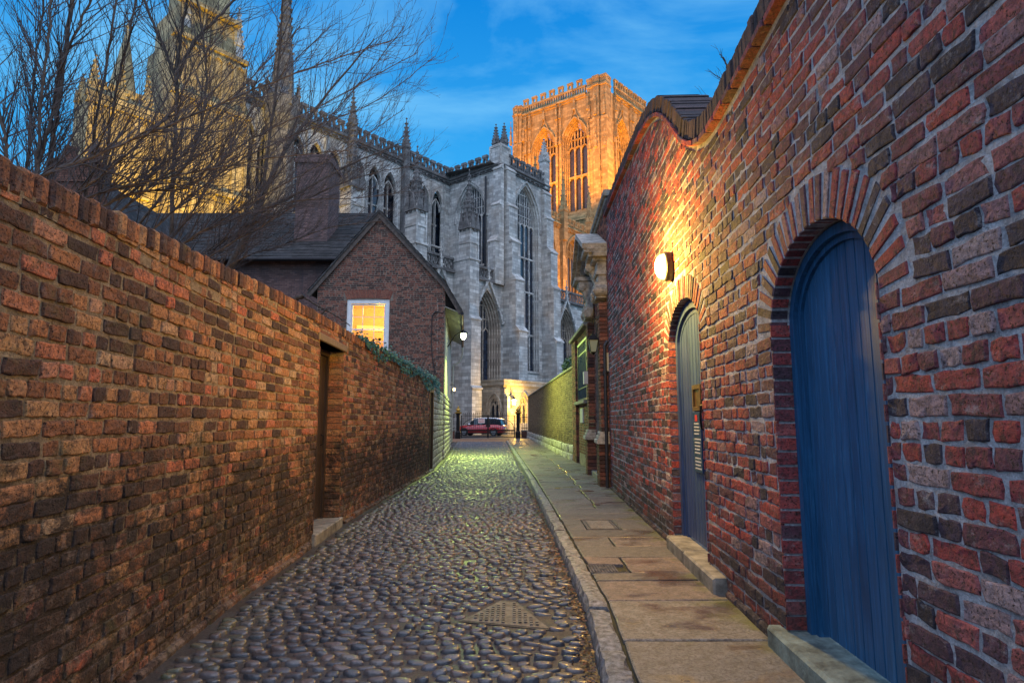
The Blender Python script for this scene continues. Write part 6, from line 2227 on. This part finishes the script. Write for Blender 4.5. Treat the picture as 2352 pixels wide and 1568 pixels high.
# street front, rendered
w_ = MB()
SX, SY = HF.P(HX, 0, 0)[0], 24.0
EX, EY = -3.42, 34.2
SFm = Frame((SX, SY), (EX - SX, EY - SY)); SL = sqrt((EX - SX) ** 2 + (EY - SY) ** 2)
fbox(w_, SFm, 0.02, SL, -0.3, -0.015, 0, 6.3)
w_.build('rendered_front', M['render'], HO)
w_ = MB()
a = 0
zz_ = 0
while zz_ < 2.4:
    hgt = rng.uniform(0.16, 0.26); a = 0
    while a < SL:
        wd = rng.uniform(0.2, 0.5); e = min(a + wd, SL)
        brick(w_, SFm, a + 0.005, e - 0.005, zz_ + 0.005, zz_ + hgt - 0.005, -0.1, 0.03 + rng.uniform(0, 0.03), rng, (rng.random(), 0, 0), None, 0.012, 0, 0.02)
        a = e
    zz_ += hgt
w_.build('stone_base', M['rubble'], HO, smooth=True)
# roof: two slopes running back
r_ = MB()
RX = HF.P(AC, 0, 0)[0]
bk = 12.0
def rp(x, y, z): return (x, y, z)
ov = -0.16
left = [(RX, 24 + ov, ZA + 0.22), (HF.P(-0.35, 0, 0)[0], 24 + ov, htopg(0) - 0.35 * 1.15 + 0.18), (HF.P(-0.35, 0, 0)[0], 24 + bk, htopg(0) - 0.35 * 1.15 + 0.18), (RX, 24 + bk, ZA + 0.22)]
right = [(RX, 24 + ov, ZA + 0.22), (-2.70, 24 + ov, ZE - 0.05 + 0.22), (-3.40, 24 + bk, ZE - 0.05 + 0.22), (RX, 24 + bk, ZA + 0.22)]
kick = [(-2.70, 24 + ov, ZE + 0.17), (-2.02, 24 + ov, 5.86), (-2.85, 24 + bk - 1.5, 5.86), (-3.40, 24 + bk, ZE + 0.17)]
for q in (left, right, kick):
    r_.add(q + [(x, y, z - 0.10) for x, y, z in q], [(0, 1, 2, 3), (7, 6, 5, 4), (0, 4, 5, 1), (1, 5, 6, 2), (2, 6, 7, 3), (3, 7, 4, 0)])
tiled(r_, left[1], left[2], left[3], left[0], 20, rng); tiled(r_, right[1], right[2], right[3], right[0], 20, rng); tiled(r_, kick[1], kick[2], kick[3], kick[0], 6, rng)
r_.build('roof', M['slate'], HO, uv=True)
v_ = MB()
# verge: bargeboard along both rakes
fribbon(v_, HF, [(-0.35, htopg(0) - 0.40), (AC, ZA + 0.03), (HX + 0.02, ZE - 0.03), (HX + 0.66, 5.72)], 0.20, 0.05, 0.12)
v_.build('bargeboard', M['board'], HO)
e_ = MB()
vs = [(-2.70, 24, 6.0), (-2.06, 24, 5.74), (-2.89, 34.4, 5.74), (-3.42, 34.4, 6.0)]
e_.add(vs + [(x, y, z + 0.03) for x, y, z in vs], [(3, 2, 1, 0), (4, 5, 6, 7), (0, 1, 5, 4), (1, 2, 6, 5), (2, 3, 7, 6), (3, 0, 4, 7)])
e_.build('eaves_soffit', M['render'], HO)
g_ = MB()
tube(g_, [(-1.98, 23.85, 5.70), (-2.83, 34.6, 5.66)], 0.07, 8)
g_.build('gutter', M['iron'], HO)
g_ = MB()
tube(g_, [(-2.80, 34.3, 5.62), (-2.80, 34.3, 5.1), (-3.0, 34.3, 4.75), (-3.32, 34.3, 4.55), (-3.36, 34.3, 0.3)], 0.05, 8)
g_.build('downpipe', M['render'], HO)
# sash window
wn = MB()
x0, x1, z0, z1 = WIN
fribbon(wn, HF, [(x0 + 0.08, z0), (x0 + 0.08, z1 - 0.08), (x1 - 0.08, z1 - 0.08), (x1 - 0.08, z0)], 0.16, -0.14, -0.03)
fbox(wn, HF, x0 - 0.05, x1 + 0.05, -0.1, 0.08, z0 - 0.1, z0)
fo = wn.build('window', M['white_paint'], HO)
fo['label'] = 'white sash window glowing amber'
s_ = MB()
ix0, ix1 = x0 + 0.16, x1 - 0.16
fribbon(s_, HF, [(ix0 + 0.03, z0 + 0.04), (ix0 + 0.03, z1 - 0.20), (ix1 - 0.03, z1 - 0.20), (ix1 - 0.03, z0 + 0.04)], 0.06, -0.13, -0.08, closed=True)
for k in (1, 2):
    a = ix0 + (ix1 - ix0) * k / 3
    fbox(s_, HF, a - 0.013, a + 0.013, -0.12, -0.09, z0 + 0.05, z1 - 0.2)
for k in range(1, 4):
    z = z1 - 0.2 - k * 0.50
    fbox(s_, HF, ix0 + 0.03, ix1 - 0.03, -0.12, -0.09, z - (0.028 if k == 2 else 0.012), z + (0.028 if k == 2 else 0.012))
s_.build('glazing_bars', M['white_paint'], fo)
p_ = MB(); fbox(p_, HF, ix0, ix1, -0.112, -0.108, z0 + 0.03, z1 - 0.17); p_.build('pane', M['pane'], fo)
rm = MB()
m_, nt, b = new_mat('cream_room_plaster'); setb(nt, b, color=(0.75, 0.60, 0.40), rough=0.9)
X0, X1 = HF.P(0.4, 0, 0)[0], HF.P(4.6, 0, 0)[0]
vs = [(X0, 24.31, 3.6), (X1, 24.31, 3.6), (X1, 27.5, 3.6), (X0, 27.5, 3.6), (X0, 24.31, 6.6), (X1, 24.31, 6.6), (X1, 27.5, 6.6), (X0, 27.5, 6.6)]
rm.add(vs, [(0, 1, 2, 3), (4, 7, 6, 5), (0, 3, 7, 4), (1, 5, 6, 2), (3, 2, 6, 7)])
hprism(rm, [(-6.6, 25.6), (-5.0, 26.3), (-5.1, 26.5), (-6.7, 25.8)], 5.3, 5.5)
rm.build('room_interior', m_, HO)
t = thing('ceiling_lamp', (-5.15, 25.2, 5.35), 'small bright lamp glowing inside the sash window', 'lamp')
mb = MB(); lathe(mb, (-5.12, 25.0, 5.32), [(0.02, -0.09), (0.085, -0.04), (0.085, 0.04), (0.03, 0.09)], 12); mb.build('bulb', M['lamp_porch'], t)
mb = MB(); tube(mb, [(-5.12, 25.0, 5.41), (-5.12, 25.0, 6.6)], 0.008, 5); mb.build('cord', M['cable'], t)
lamp('room_light', 'POINT', (-5.5, 25.3, 5.9), 300, (1.0, 0.46, 0.05), 0.15)
# cable on the gable
mb = MB()
tube(mb, [HF.P(5.05, 0.03, 5.75), HF.P(4.75, 0.03, 5.80), HF.P(4.62, 0.03, 5.65), HF.P(4.60, 0.03, 4.6), HF.P(4.66, 0.03, 3.9), HF.P(4.78, 0.03, 3.3), HF.P(4.74, 0.03, 2.8)], 0.018, 5)
mb.build('cable', M['cable'], HO)
# street lamp under the eaves
SLP = (-2.17, 27.0, 5.22)
t = thing('street_lamp', SLP, 'lit greenish white street lamp on a bracket under the house eaves', 'street lamp')
mb = MB(); tube(mb, [(-2.88, 27.0, 4.75), (-2.55, 27.0, 5.25), (-2.17, 27.0, 5.50)], 0.025, 6); mb.build('bracket', M['iron'], t)
mb = MB(); lathe(mb, SLP, [(0.05, 0.28), (0.20, 0.16), (0.20, 0.12), (0.12, 0.12)], 14); mb.build('lamp_hood', M['iron'], t)
mb = MB(); lathe(mb, SLP, [(0.03, -0.14), (0.09, -0.08), (0.12, 0.0), (0.11, 0.11)], 14); mb.build('lamp_glass', M['lamp_green'], t, smooth=True)
lamp('street_lamp_light', 'SPOT', (-2.13, 27.0, 5.0), 2600, (0.74, 1.0, 0.20), 0.12, (1.3, 26.5, 0.0), 158, 0.6)
# small lit lamp further along the same front
t = thing('door_lamp', (-3.1, 33.0, 3.1), 'small warm lamp on the rendered house front near its far corner', 'wall lamp')
mb = MB(); lathe(mb, (-3.12, 32.9, 3.15), [(0.03, -0.08), (0.06, -0.05), (0.06, 0.05), (0.03, 0.08)], 10); mb.build('bulb', M['lamp_small'], t)
mb = MB(); tube(mb, [(-3.12, 32.9, 3.27), (-3.12, 32.9, 3.4), (-3.34, 32.9, 3.4)], 0.015, 5); mb.build('bracket', M['iron'], t)

# ================================================================ houses behind
HB = thing('tiled_house', (-11, 28, 0), 'long weathered brick house with dark tiled roof and big chimney stack', 'house')
w_ = MB()
fbox(w_, WORLD, -20, -6.4, -31, -28.0, 0, 9.3)
w_.build('wall', M['brick_blue'], HB, uv=True)
r_ = MB()
q = [(-20.3, 27.5, 8.95), (-5.6, 27.5, 8.95), (-7.4, 33.5, 13.2), (-20.3, 33.5, 13.2)]
r_.add(q + [(x, y, z - 0.15) for x, y, z in q], [(0, 1, 2, 3), (7, 6, 5, 4), (0, 4, 5, 1), (1, 5, 6, 2), (2, 6, 7, 3), (3, 7, 4, 0)])
tiled(r_, q[0], q[1], q[2], q[3], 34, rng)
q = [(-5.6, 27.5, 8.95), (-5.6, 36, 8.95), (-7.4, 33.5, 13.2)]
r_.add(q, [(0, 1, 2)])
ro = r_.build('roof', M['slate'], HB, uv=True)
c_ = MB()
fbox(c_, WORLD, -10.85, -9.2, -31.2, -29.4, 9.9, 14.4); fbox(c_, WORLD, -10.95, -9.1, -31.3, -29.3, 14.4, 14.6); fbox(c_, WORLD, -10.87, -9.18, -31.22, -29.38, 14.6, 14.85)
c_.build('chimney', M['brick_blue'], ro, uv=True)
c_ = MB()
fbox(c_, WORLD, -11.0, -8.8, -29.7, -29.22, 9.75, 9.92)
c_.build('flashing', M['lead'], ro)
g_ = MB(); tube(g_, [(-20.3, 27.42, 8.86), (-5.6, 27.42, 8.86)], 0.09, 8); g_.build('gutter', M['iron'], HB)
g_ = MB(); fbox(g_, WORLD, -12.0, -7.6, -27.98, -27.4, 4.2, 4.32); g_.build('lean_to_roof', M['lead'], HB)

HC = thing('chimney_house', (-15.5, 21, 0), 'dark brick house end with twin pots on its chimney, far left', 'house')
w_ = MB()
CF = Frame((-17.8, 21.5), (1, 0))
fprism(w_, CF, [(0, 0), (3.4, 0), (3.4, 8.6), (2.6, 10.2), (0.7, 10.2), (0, 8.9)], -6, 0)
w_.build('wall', M['brick_flat'], HC, uv=True)
c_ = MB()
fbox(c_, CF, 0.75, 2.45, -0.9, 0.06, 10.2, 10.9); fbox(c_, CF, 0.68, 2.52, -0.97, 0.13, 10.9, 11.05)
co = c_.build('chimney', M['brick_flat'], HC, uv=True)
for k, a in enumerate((1.15, 2.05)):
    p_ = MB(); q = CF.P(a, -0.42, 0); lathe(p_, (q[0], q[1], 11.05), [(0.24, 0), (0.20, 0.5), (0.24, 0.55), (0.24, 0.65), (0.19, 0.66)], 12)
    p_.build('chimney_pot', M['brick_flat'], co, uv=True)
r_ = MB()
r_.add([CF.P(3.5, 0.1, 8.5), CF.P(2.6, 0.1, 10.3), CF.P(2.6, -6, 10.3), CF.P(3.5, -6, 8.5)], [(0, 1, 2, 3)])
r_.build('roof', M['slate'], HC, uv=True)

# ================================================================ ivy on the left wall
rng = random.Random(121)
t = thing('ivy', (-2.5, 14, 2.8), 'dark green ivy trailing over the far top of the left wall', 'ivy')
mb = MB()
def ileaf(c, nrm, up, s, col):
    t_ = up - nrm * up.dot(nrm)
    t_ = t_.normalized() if t_.length > 1e-3 else nrm.orthogonal().normalized()
    q = nrm.cross(t_)
    pts = [(0, -0.5), (0.42, -0.35), (0.5, 0.05), (0.22, 0.12), (0, 0.6), (-0.22, 0.12), (-0.5, 0.05), (-0.42, -0.35)]
    mb.add([tuple(c + q * (a * s) + t_ * (-z * s) + nrm * (0.10 * s * (1 - abs(a) * 2))) for a, z in pts], [tuple(range(8))], 0, col)
for i in range(2600):
    f = rng.random() ** 0.85
    y = 9.6 + 11.2 * f
    fall = (0.10 + 0.22 * max(0.0, sin(y * 1.9) * 0.5 + 0.5)) * (1.0 + 0.8 * max(0, (y - 15) / 5)) * min(1, (y - 9.4) / 2.0)
    top = ltop(min(y, 18.9))
    x0 = -2.49 + (y - 9.2) * 0.0072 if y < 18.9 else -2.42 - (y - 18.9) * 0.055
    u = rng.random()
    if u < 0.55:
        c = Vector((x0 + rng.uniform(-0.34, 0.07), y, top + rng.uniform(-0.01, 0.10 + 0.10 * rng.random() * min(1, (y - 9.4) / 2))))
        n_ = Vector((rng.uniform(-0.4, 0.9), rng.uniform(-0.8, 0.4), rng.uniform(0.3, 1))).normalized()
    else:
        c = Vector((x0 + rng.uniform(0.02, 0.085), y, top - fall * rng.random() ** 1.5))
        n_ = Vector((1, rng.uniform(-0.9, 0.3), rng.uniform(-0.2, 0.7))).normalized()
    ileaf(c, n_, Vector((rng.uniform(-0.4, 0.4), rng.uniform(-0.4, 0.4), 1)), rng.uniform(0.035, 0.075), (rng.random(), 0, 0))
mb.build('foliage', M['ivy'], t)
mb = MB()
for k in range(14):
    y = rng.uniform(10, 18.4); x0 = -2.48 + (y - 9.2) * 0.0072; z = ltop(y)
    tube(mb, [(x0 - 0.1, y, z + 0.03), (x0 + 0.03, y + 0.05, z + 0.02), (x0 + 0.04, y + 0.12, z - 0.12), (x0 + 0.035, y + 0.25, z - 0.3 * rng.uniform(0.6, 1.3))], [0.008, 0.007, 0.005, 0.003], 5)
mb.build('stem', M['bark'], t)
# ================================================================ bare trees
def grow(mb, p, d, L, r, lev, rng, upb=0.25, wander=0.10, kids=None, seg=None):
    """one shoot with its side shoots; radius tapers to the tip"""
    n = seg or (7 if lev == 0 else (6 if lev == 1 else 4))
    pts = [p.copy()]; q = p.copy(); dd = d.normalized()
    for i in range(n):
        dd = (dd + Vector((rng.uniform(-1, 1), rng.uniform(-1, 1), rng.uniform(-1, 1))) * wander + Vector((0, 0, upb * 0.35))).normalized()
        q = q + dd * (L / n)
        pts.append(q.copy())
    rad = [max(0.0019, r * (1 - 0.80 * i / n)) for i in range(n + 1)]
    tube(mb, [tuple(v) for v in pts], rad, 6 if r > 0.02 else (5 if r > 0.008 else 3), cap=False)
    return pts, rad

def side_shoots(mb, pts, rad, rng, n, Lr, lev, maxlev, upb, spread=(0.5, 1.0), f0=0.12, bias=None, dens=1.0):
    m = len(pts) - 1
    for k in range(n):
        f = f0 + (1 - f0) * (k + rng.random()) / n
        i = min(int(f * m), m - 1); g = f * m - i
        p = pts[i].lerp(pts[i + 1], g)
        ax = (pts[i + 1] - pts[i]).normalized()
        rd = Vector((rng.uniform(-1, 1), rng.uniform(-1, 1), rng.uniform(-0.7, 1)))
        if bias is not None: rd += bias
        perp = (rd - ax * rd.dot(ax)).normalized()
        an = rng.uniform(*spread)
        d = ax * cos(an) + perp * sin(an)
        L = Lr * rng.uniform(0.45, 1.1) * (1.0 - 0.35 * f)
        r = max(0.0030, min(rad[i] * 0.6, (0.0048 + 0.0028 * L) if lev == 1 else 0.0036 + 0.001 * L))
        pp, rr = grow(mb, p, d, L, r, lev, rng, upb, 0.09)
        if lev < maxlev:
            side_shoots(mb, pp, rr, rng, max(2, int(L * (5.5 if lev == 1 else 7.0) * dens)), L * 0.42, lev + 1, maxlev, upb, spread, 0.15, bias, dens)

def spline(ps, n=10):
    """Catmull-Rom through the given points"""
    P = [Vector(p) for p in ps]; out = []
    for i in range(len(P) - 1):
        p0, p1, p2, p3 = P[max(i - 1, 0)], P[i], P[i + 1], P[min(i + 2, len(P) - 1)]
        for k in range(n):
            t = k / n
            out.append(0.5 * ((2 * p1) + (-p0 + p2) * t + (2 * p0 - 5 * p1 + 4 * p2 - p3) * t * t + (-p0 + 3 * p1 - 3 * p2 + p3) * t * t * t))
    out.append(P[-1]); return out

def tree(name, base, label, stems, seed, group=None, bias=None, shoots=9, Lr=1.2, maxlev=2, upb=0.2, dens=1.0):
    """stems: (points, r0, r1)"""
    rng = random.Random(seed)
    t = thing(name, base, label, 'tree', group)
    tr = MB(); cr = MB()
    for ps, r0, r1 in stems:
        sp = spline(ps, 8)
        jit = 0.012
        sp = [v + Vector((rng.uniform(-jit, jit), rng.uniform(-jit, jit), 0)) * (1 if 0 < i < len(sp) - 1 else 0) for i, v in enumerate(sp)]
        n = len(sp)
        rad = [r0 + (r1 - r0) * i / (n - 1) for i in range(n)]
        tube(tr, [tuple(v) for v in sp], rad, 8, cap=True)
        Ls = sum((sp[i + 1] - sp[i]).length for i in range(n - 1))
        lo = next((i for i, v in enumerate(sp) if v.z > 2.5), 0)
        side_shoots(cr, sp[lo:], rad[lo:], rng, int(shoots * Ls / 3.0), Lr, 1, maxlev, upb, (0.30, 0.75), 0.12, bias, dens)
    tr.build('trunk', M['bark'], t, smooth=True)
    cr.build('crown', M['twig'], t)
    return t
# TREE DATA
tree('bare_tree', (-4.76, 5.84, 0), 'bare upright multi-stemmed tree behind the left wall at the picture edge', [([(-4.76, 5.84, 0.0), (-4.84, 6.01, 2.45), (-4.94, 6.2, 3.95), (-4.99, 6.3, 4.88), (-5.02, 6.4, 6.26), (-5.18, 6.6, 7.83)], 0.036, 0.016), ([(-4.2, 5.26, 0.0), (-4.37, 5.42, 2.33), (-4.57, 5.6, 3.76), (-4.68, 5.7, 4.7), (-4.76, 5.8, 5.81), (-5.0, 6.0, 7.31)], 0.02, 0.009), ([(-5.38, 6.6, 0.0), (-5.43, 6.6, 2.61), (-5.49, 6.6, 4.21), (-5.52, 6.6, 5.21), (-5.51, 6.6, 6.4), (-5.45, 6.6, 7.89)], 0.02, 0.009), ([(-3.79, 5.2, 0.0), (-4.12, 5.2, 2.28), (-4.49, 5.2, 3.68), (-4.6, 5.2, 4.17), (-5.06, 5.3, 5.17)], 0.024, 0.01), ([(-5.08, 5.59, 0.0), (-5.01, 5.78, 2.43), (-4.92, 6.0, 3.92), (-4.88, 6.1, 4.73), (-4.8, 6.1, 5.37), (-4.57, 6.2, 6.32)], 0.025, 0.01), ([(-5.22, 7.0, 0.0), (-5.15, 7.0, 2.61), (-5.08, 7.0, 4.21), (-5.04, 7.0, 5.26), (-4.95, 7.0, 6.47), (-4.84, 7.0, 7.66)], 0.022, 0.01), ([(-5.37, 7.4, 0.0), (-5.29, 7.4, 2.67), (-5.19, 7.4, 4.31), (-5.13, 7.4, 5.53), (-5.0, 7.4, 6.63), (-4.87, 7.4, 7.89)], 0.024, 0.01)], 201, 'bare trees', None, 24, 1.3, 2, 0.12, 1.15)
tree('bare_tree', (-5.74, 2.78, 0), 'bare sprawling shrubby tree fanning long slanting shoots over the left wall', [([(-5.74, 2.78, 0.0), (-4.94, 3.78, 2.16), (-4.04, 4.9, 3.49), (-3.72, 5.3, 3.93), (-3.34, 5.7, 4.42), (-2.67, 6.2, 5.1), (-2.1, 6.6, 5.64), (-1.49, 7.0, 6.15)], 0.019, 0.005), ([(-5.76, 3.45, 0.0), (-4.97, 4.46, 2.13), (-4.09, 5.6, 3.44), (-3.78, 6.0, 3.82), (-3.45, 6.3, 4.01), (-3.15, 6.8, 4.72), (-2.45, 7.4, 5.53), (-1.33, 8.0, 6.64)], 0.018, 0.005), ([(-5.53, 3.32, 0.0), (-4.88, 4.3, 2.17), (-4.15, 5.4, 3.5), (-3.95, 5.7, 3.93), (-3.76, 5.9, 4.34), (-3.59, 6.1, 4.8), (-3.54, 6.3, 5.29), (-3.34, 6.6, 6.07)], 0.016, 0.005), ([(-5.82, 4.99, 0.0), (-5.08, 5.84, 2.24), (-4.24, 6.8, 3.61), (-3.89, 7.2, 4.29), (-3.51, 7.6, 4.89), (-2.91, 8.1, 5.53), (-2.09, 8.7, 6.28), (-1.24, 9.2, 7.34)], 0.016, 0.005), ([(-6.02, 5.55, 0.0), (-5.18, 6.52, 2.33), (-4.23, 7.6, 3.75), (-3.88, 8.0, 4.23), (-3.39, 8.5, 4.86), (-2.7, 9.1, 5.66), (-1.83, 9.8, 6.76)], 0.016, 0.005), ([(-5.74, 4.4, 0.0), (-5.04, 5.24, 2.24), (-4.25, 6.2, 3.61), (-3.92, 6.6, 4.29), (-3.67, 6.9, 4.93), (-3.38, 7.2, 5.66), (-2.85, 7.6, 6.76)], 0.018, 0.006), ([(-6.23, 3.76, 0.0), (-5.25, 4.58, 2.17), (-4.14, 5.5, 3.5), (-3.78, 5.8, 3.81), (-3.27, 6.2, 4.14), (-2.69, 6.7, 4.51), (-2.03, 7.2, 4.82)], 0.016, 0.005), ([(-6.23, 6.5, 0.0), (-5.32, 7.39, 2.35), (-4.29, 8.4, 3.79), (-3.78, 8.9, 4.4), (-3.22, 9.5, 5.11), (-2.46, 10.1, 5.73), (-1.71, 10.6, 6.1)], 0.019, 0.005), ([(-7.22, 7.77, 0.0), (-6.07, 8.35, 2.44), (-4.79, 9.0, 3.94), (-4.0, 9.4, 4.67), (-3.1, 10.0, 5.45), (-2.2, 10.6, 6.48)], 0.02, 0.005), ([(-6.68, 7.79, 0.0), (-5.68, 8.6, 2.44), (-4.56, 9.5, 3.93), (-3.94, 10.0, 4.41), (-3.19, 10.4, 4.87), (-2.41, 11.0, 5.18)], 0.018, 0.005), ([(-6.48, 8.01, 0.0), (-5.62, 8.47, 2.41), (-4.66, 9.0, 3.89), (-4.11, 9.3, 4.89), (-3.51, 9.8, 6.14), (-2.79, 10.3, 7.45), (-2.05, 10.8, 8.98)], 0.02, 0.006), ([(-6.96, 6.73, 0.0), (-5.88, 7.42, 2.37), (-4.67, 8.2, 3.83), (-4.05, 8.6, 4.43), (-3.28, 9.1, 4.88), (-2.47, 9.6, 5.11), (-1.83, 10.0, 5.37)], 0.016, 0.005), ([(-5.48, 6.21, 0.0), (-4.94, 6.77, 2.29), (-4.33, 7.4, 3.69), (-4.04, 7.7, 4.48), (-3.89, 8.0, 5.29), (-3.56, 8.4, 6.35), (-2.86, 8.9, 7.67)], 0.018, 0.006)], 202, 'bare trees', Vector((0.25, 0, 0.35)), 24, 1.3, 2, 0.10, 1.15)
tree('bare_tree', (-7.32, 12.08, 0), 'bare tree with a stout leaning trunk just left of the gabled house', [([(-7.32, 12.08, 0.0), (-6.4, 11.81, 2.86), (-5.36, 11.5, 4.62), (-5.02, 11.4, 5.3), (-4.82, 11.3, 5.79)], 0.1, 0.06), ([(-4.82, 11.3, 5.79), (-4.68, 11.2, 7.07), (-4.55, 11.1, 8.36), (-4.51, 11.0, 9.67), (-4.57, 11, 11.18)], 0.034, 0.012), ([(-4.82, 11.3, 5.79), (-4.5, 11.6, 6.9), (-3.97, 12.0, 8.14), (-3.02, 12.4, 9.78)], 0.05, 0.012), ([(-4.92, 11.35, 5.46), (-4.27, 11.8, 6.07), (-3.46, 12.3, 6.84), (-2.46, 12.8, 7.56)], 0.04, 0.01)], 203, 'bare trees', None, 22, 1.9, 2, 0.12, 1.2)
tree('bare_tree', (-5.1, 9.0, 0), 'bare tree with dark forked trunk in front of the yellow floodlit gable', [([(-5.1, 9.0, 0.0), (-5.16, 9.0, 3.27), (-5.23, 9.0, 5.27), (-5.25, 9.0, 5.98), (-5.28, 9.0, 6.7), (-5.46, 9.0, 7.21), (-5.78, 9.0, 7.89), (-6.09, 9.0, 8.65)], 0.036, 0.02), ([(-5.28, 9.0, 6.63), (-5.22, 8.9, 7.3), (-5.1, 8.8, 8.04), (-4.94, 8.7, 9.08)], 0.028, 0.014), ([(-7.22, 8.6, 0.0), (-6.18, 8.6, 3.08), (-5.01, 8.6, 4.96), (-4.69, 8.6, 5.57), (-4.59, 8.6, 6.47), (-4.74, 8.6, 7.46), (-4.95, 8.6, 8.48)], 0.024, 0.012), ([(-5.29, 9.0, 6.84), (-5.08, 9.1, 7.58), (-4.73, 9.3, 8.25), (-4.29, 9.5, 9.29)], 0.028, 0.014)], 204, 'bare trees', None, 22, 1.6, 2, 0.15, 1.2)
tree('cut_tree', (-5.43, 13.0, 0), 'low sawn-off tree limb with pale curved branches beside the gable', [([(-6.029999999999999, 13.0, 0.0), (-5.83, 13.0, 2.0), (-5.43, 13, 3.84), (-5.06, 13, 3.98), (-4.73, 13, 4.1), (-4.52, 13, 4.18)], 0.06, 0.055), ([(-4.52, 13, 4.15), (-4.19, 13.1, 3.95), (-3.83, 13.2, 3.75), (-3.57, 13.3, 3.57)], 0.022, 0.01), ([(-5.05, 13, 3.92), (-4.58, 13, 3.79), (-4.2, 13, 3.75), (-4.0, 13, 3.9)], 0.03, 0.02)], 205, None, None, 3, 0.8, 2, 0.1)
tree('bare_tree', (3.75, 9.0, 0), 'small bare twiggy tree showing above the right-hand wall coping', [([(3.75, 9.0, 0.0), (3.75, 9.0, 3.5), (3.7, 9.0, 5.2), (3.45, 9.0, 6.63), (3.29, 9.0, 6.81)], 0.05, 0.012), ([(3.7, 9.0, 5.0), (3.31, 9.0, 6.26), (3.08, 9.0, 6.41)], 0.025, 0.008), ([(3.45, 9.0, 6.63), (3.39, 9.0, 7.07), (3.29, 9.0, 7.25)], 0.02, 0.006)], 206, 'bare trees', Vector((-0.5, 0, 0.4)), 9, 0.55, 2, 0.2)
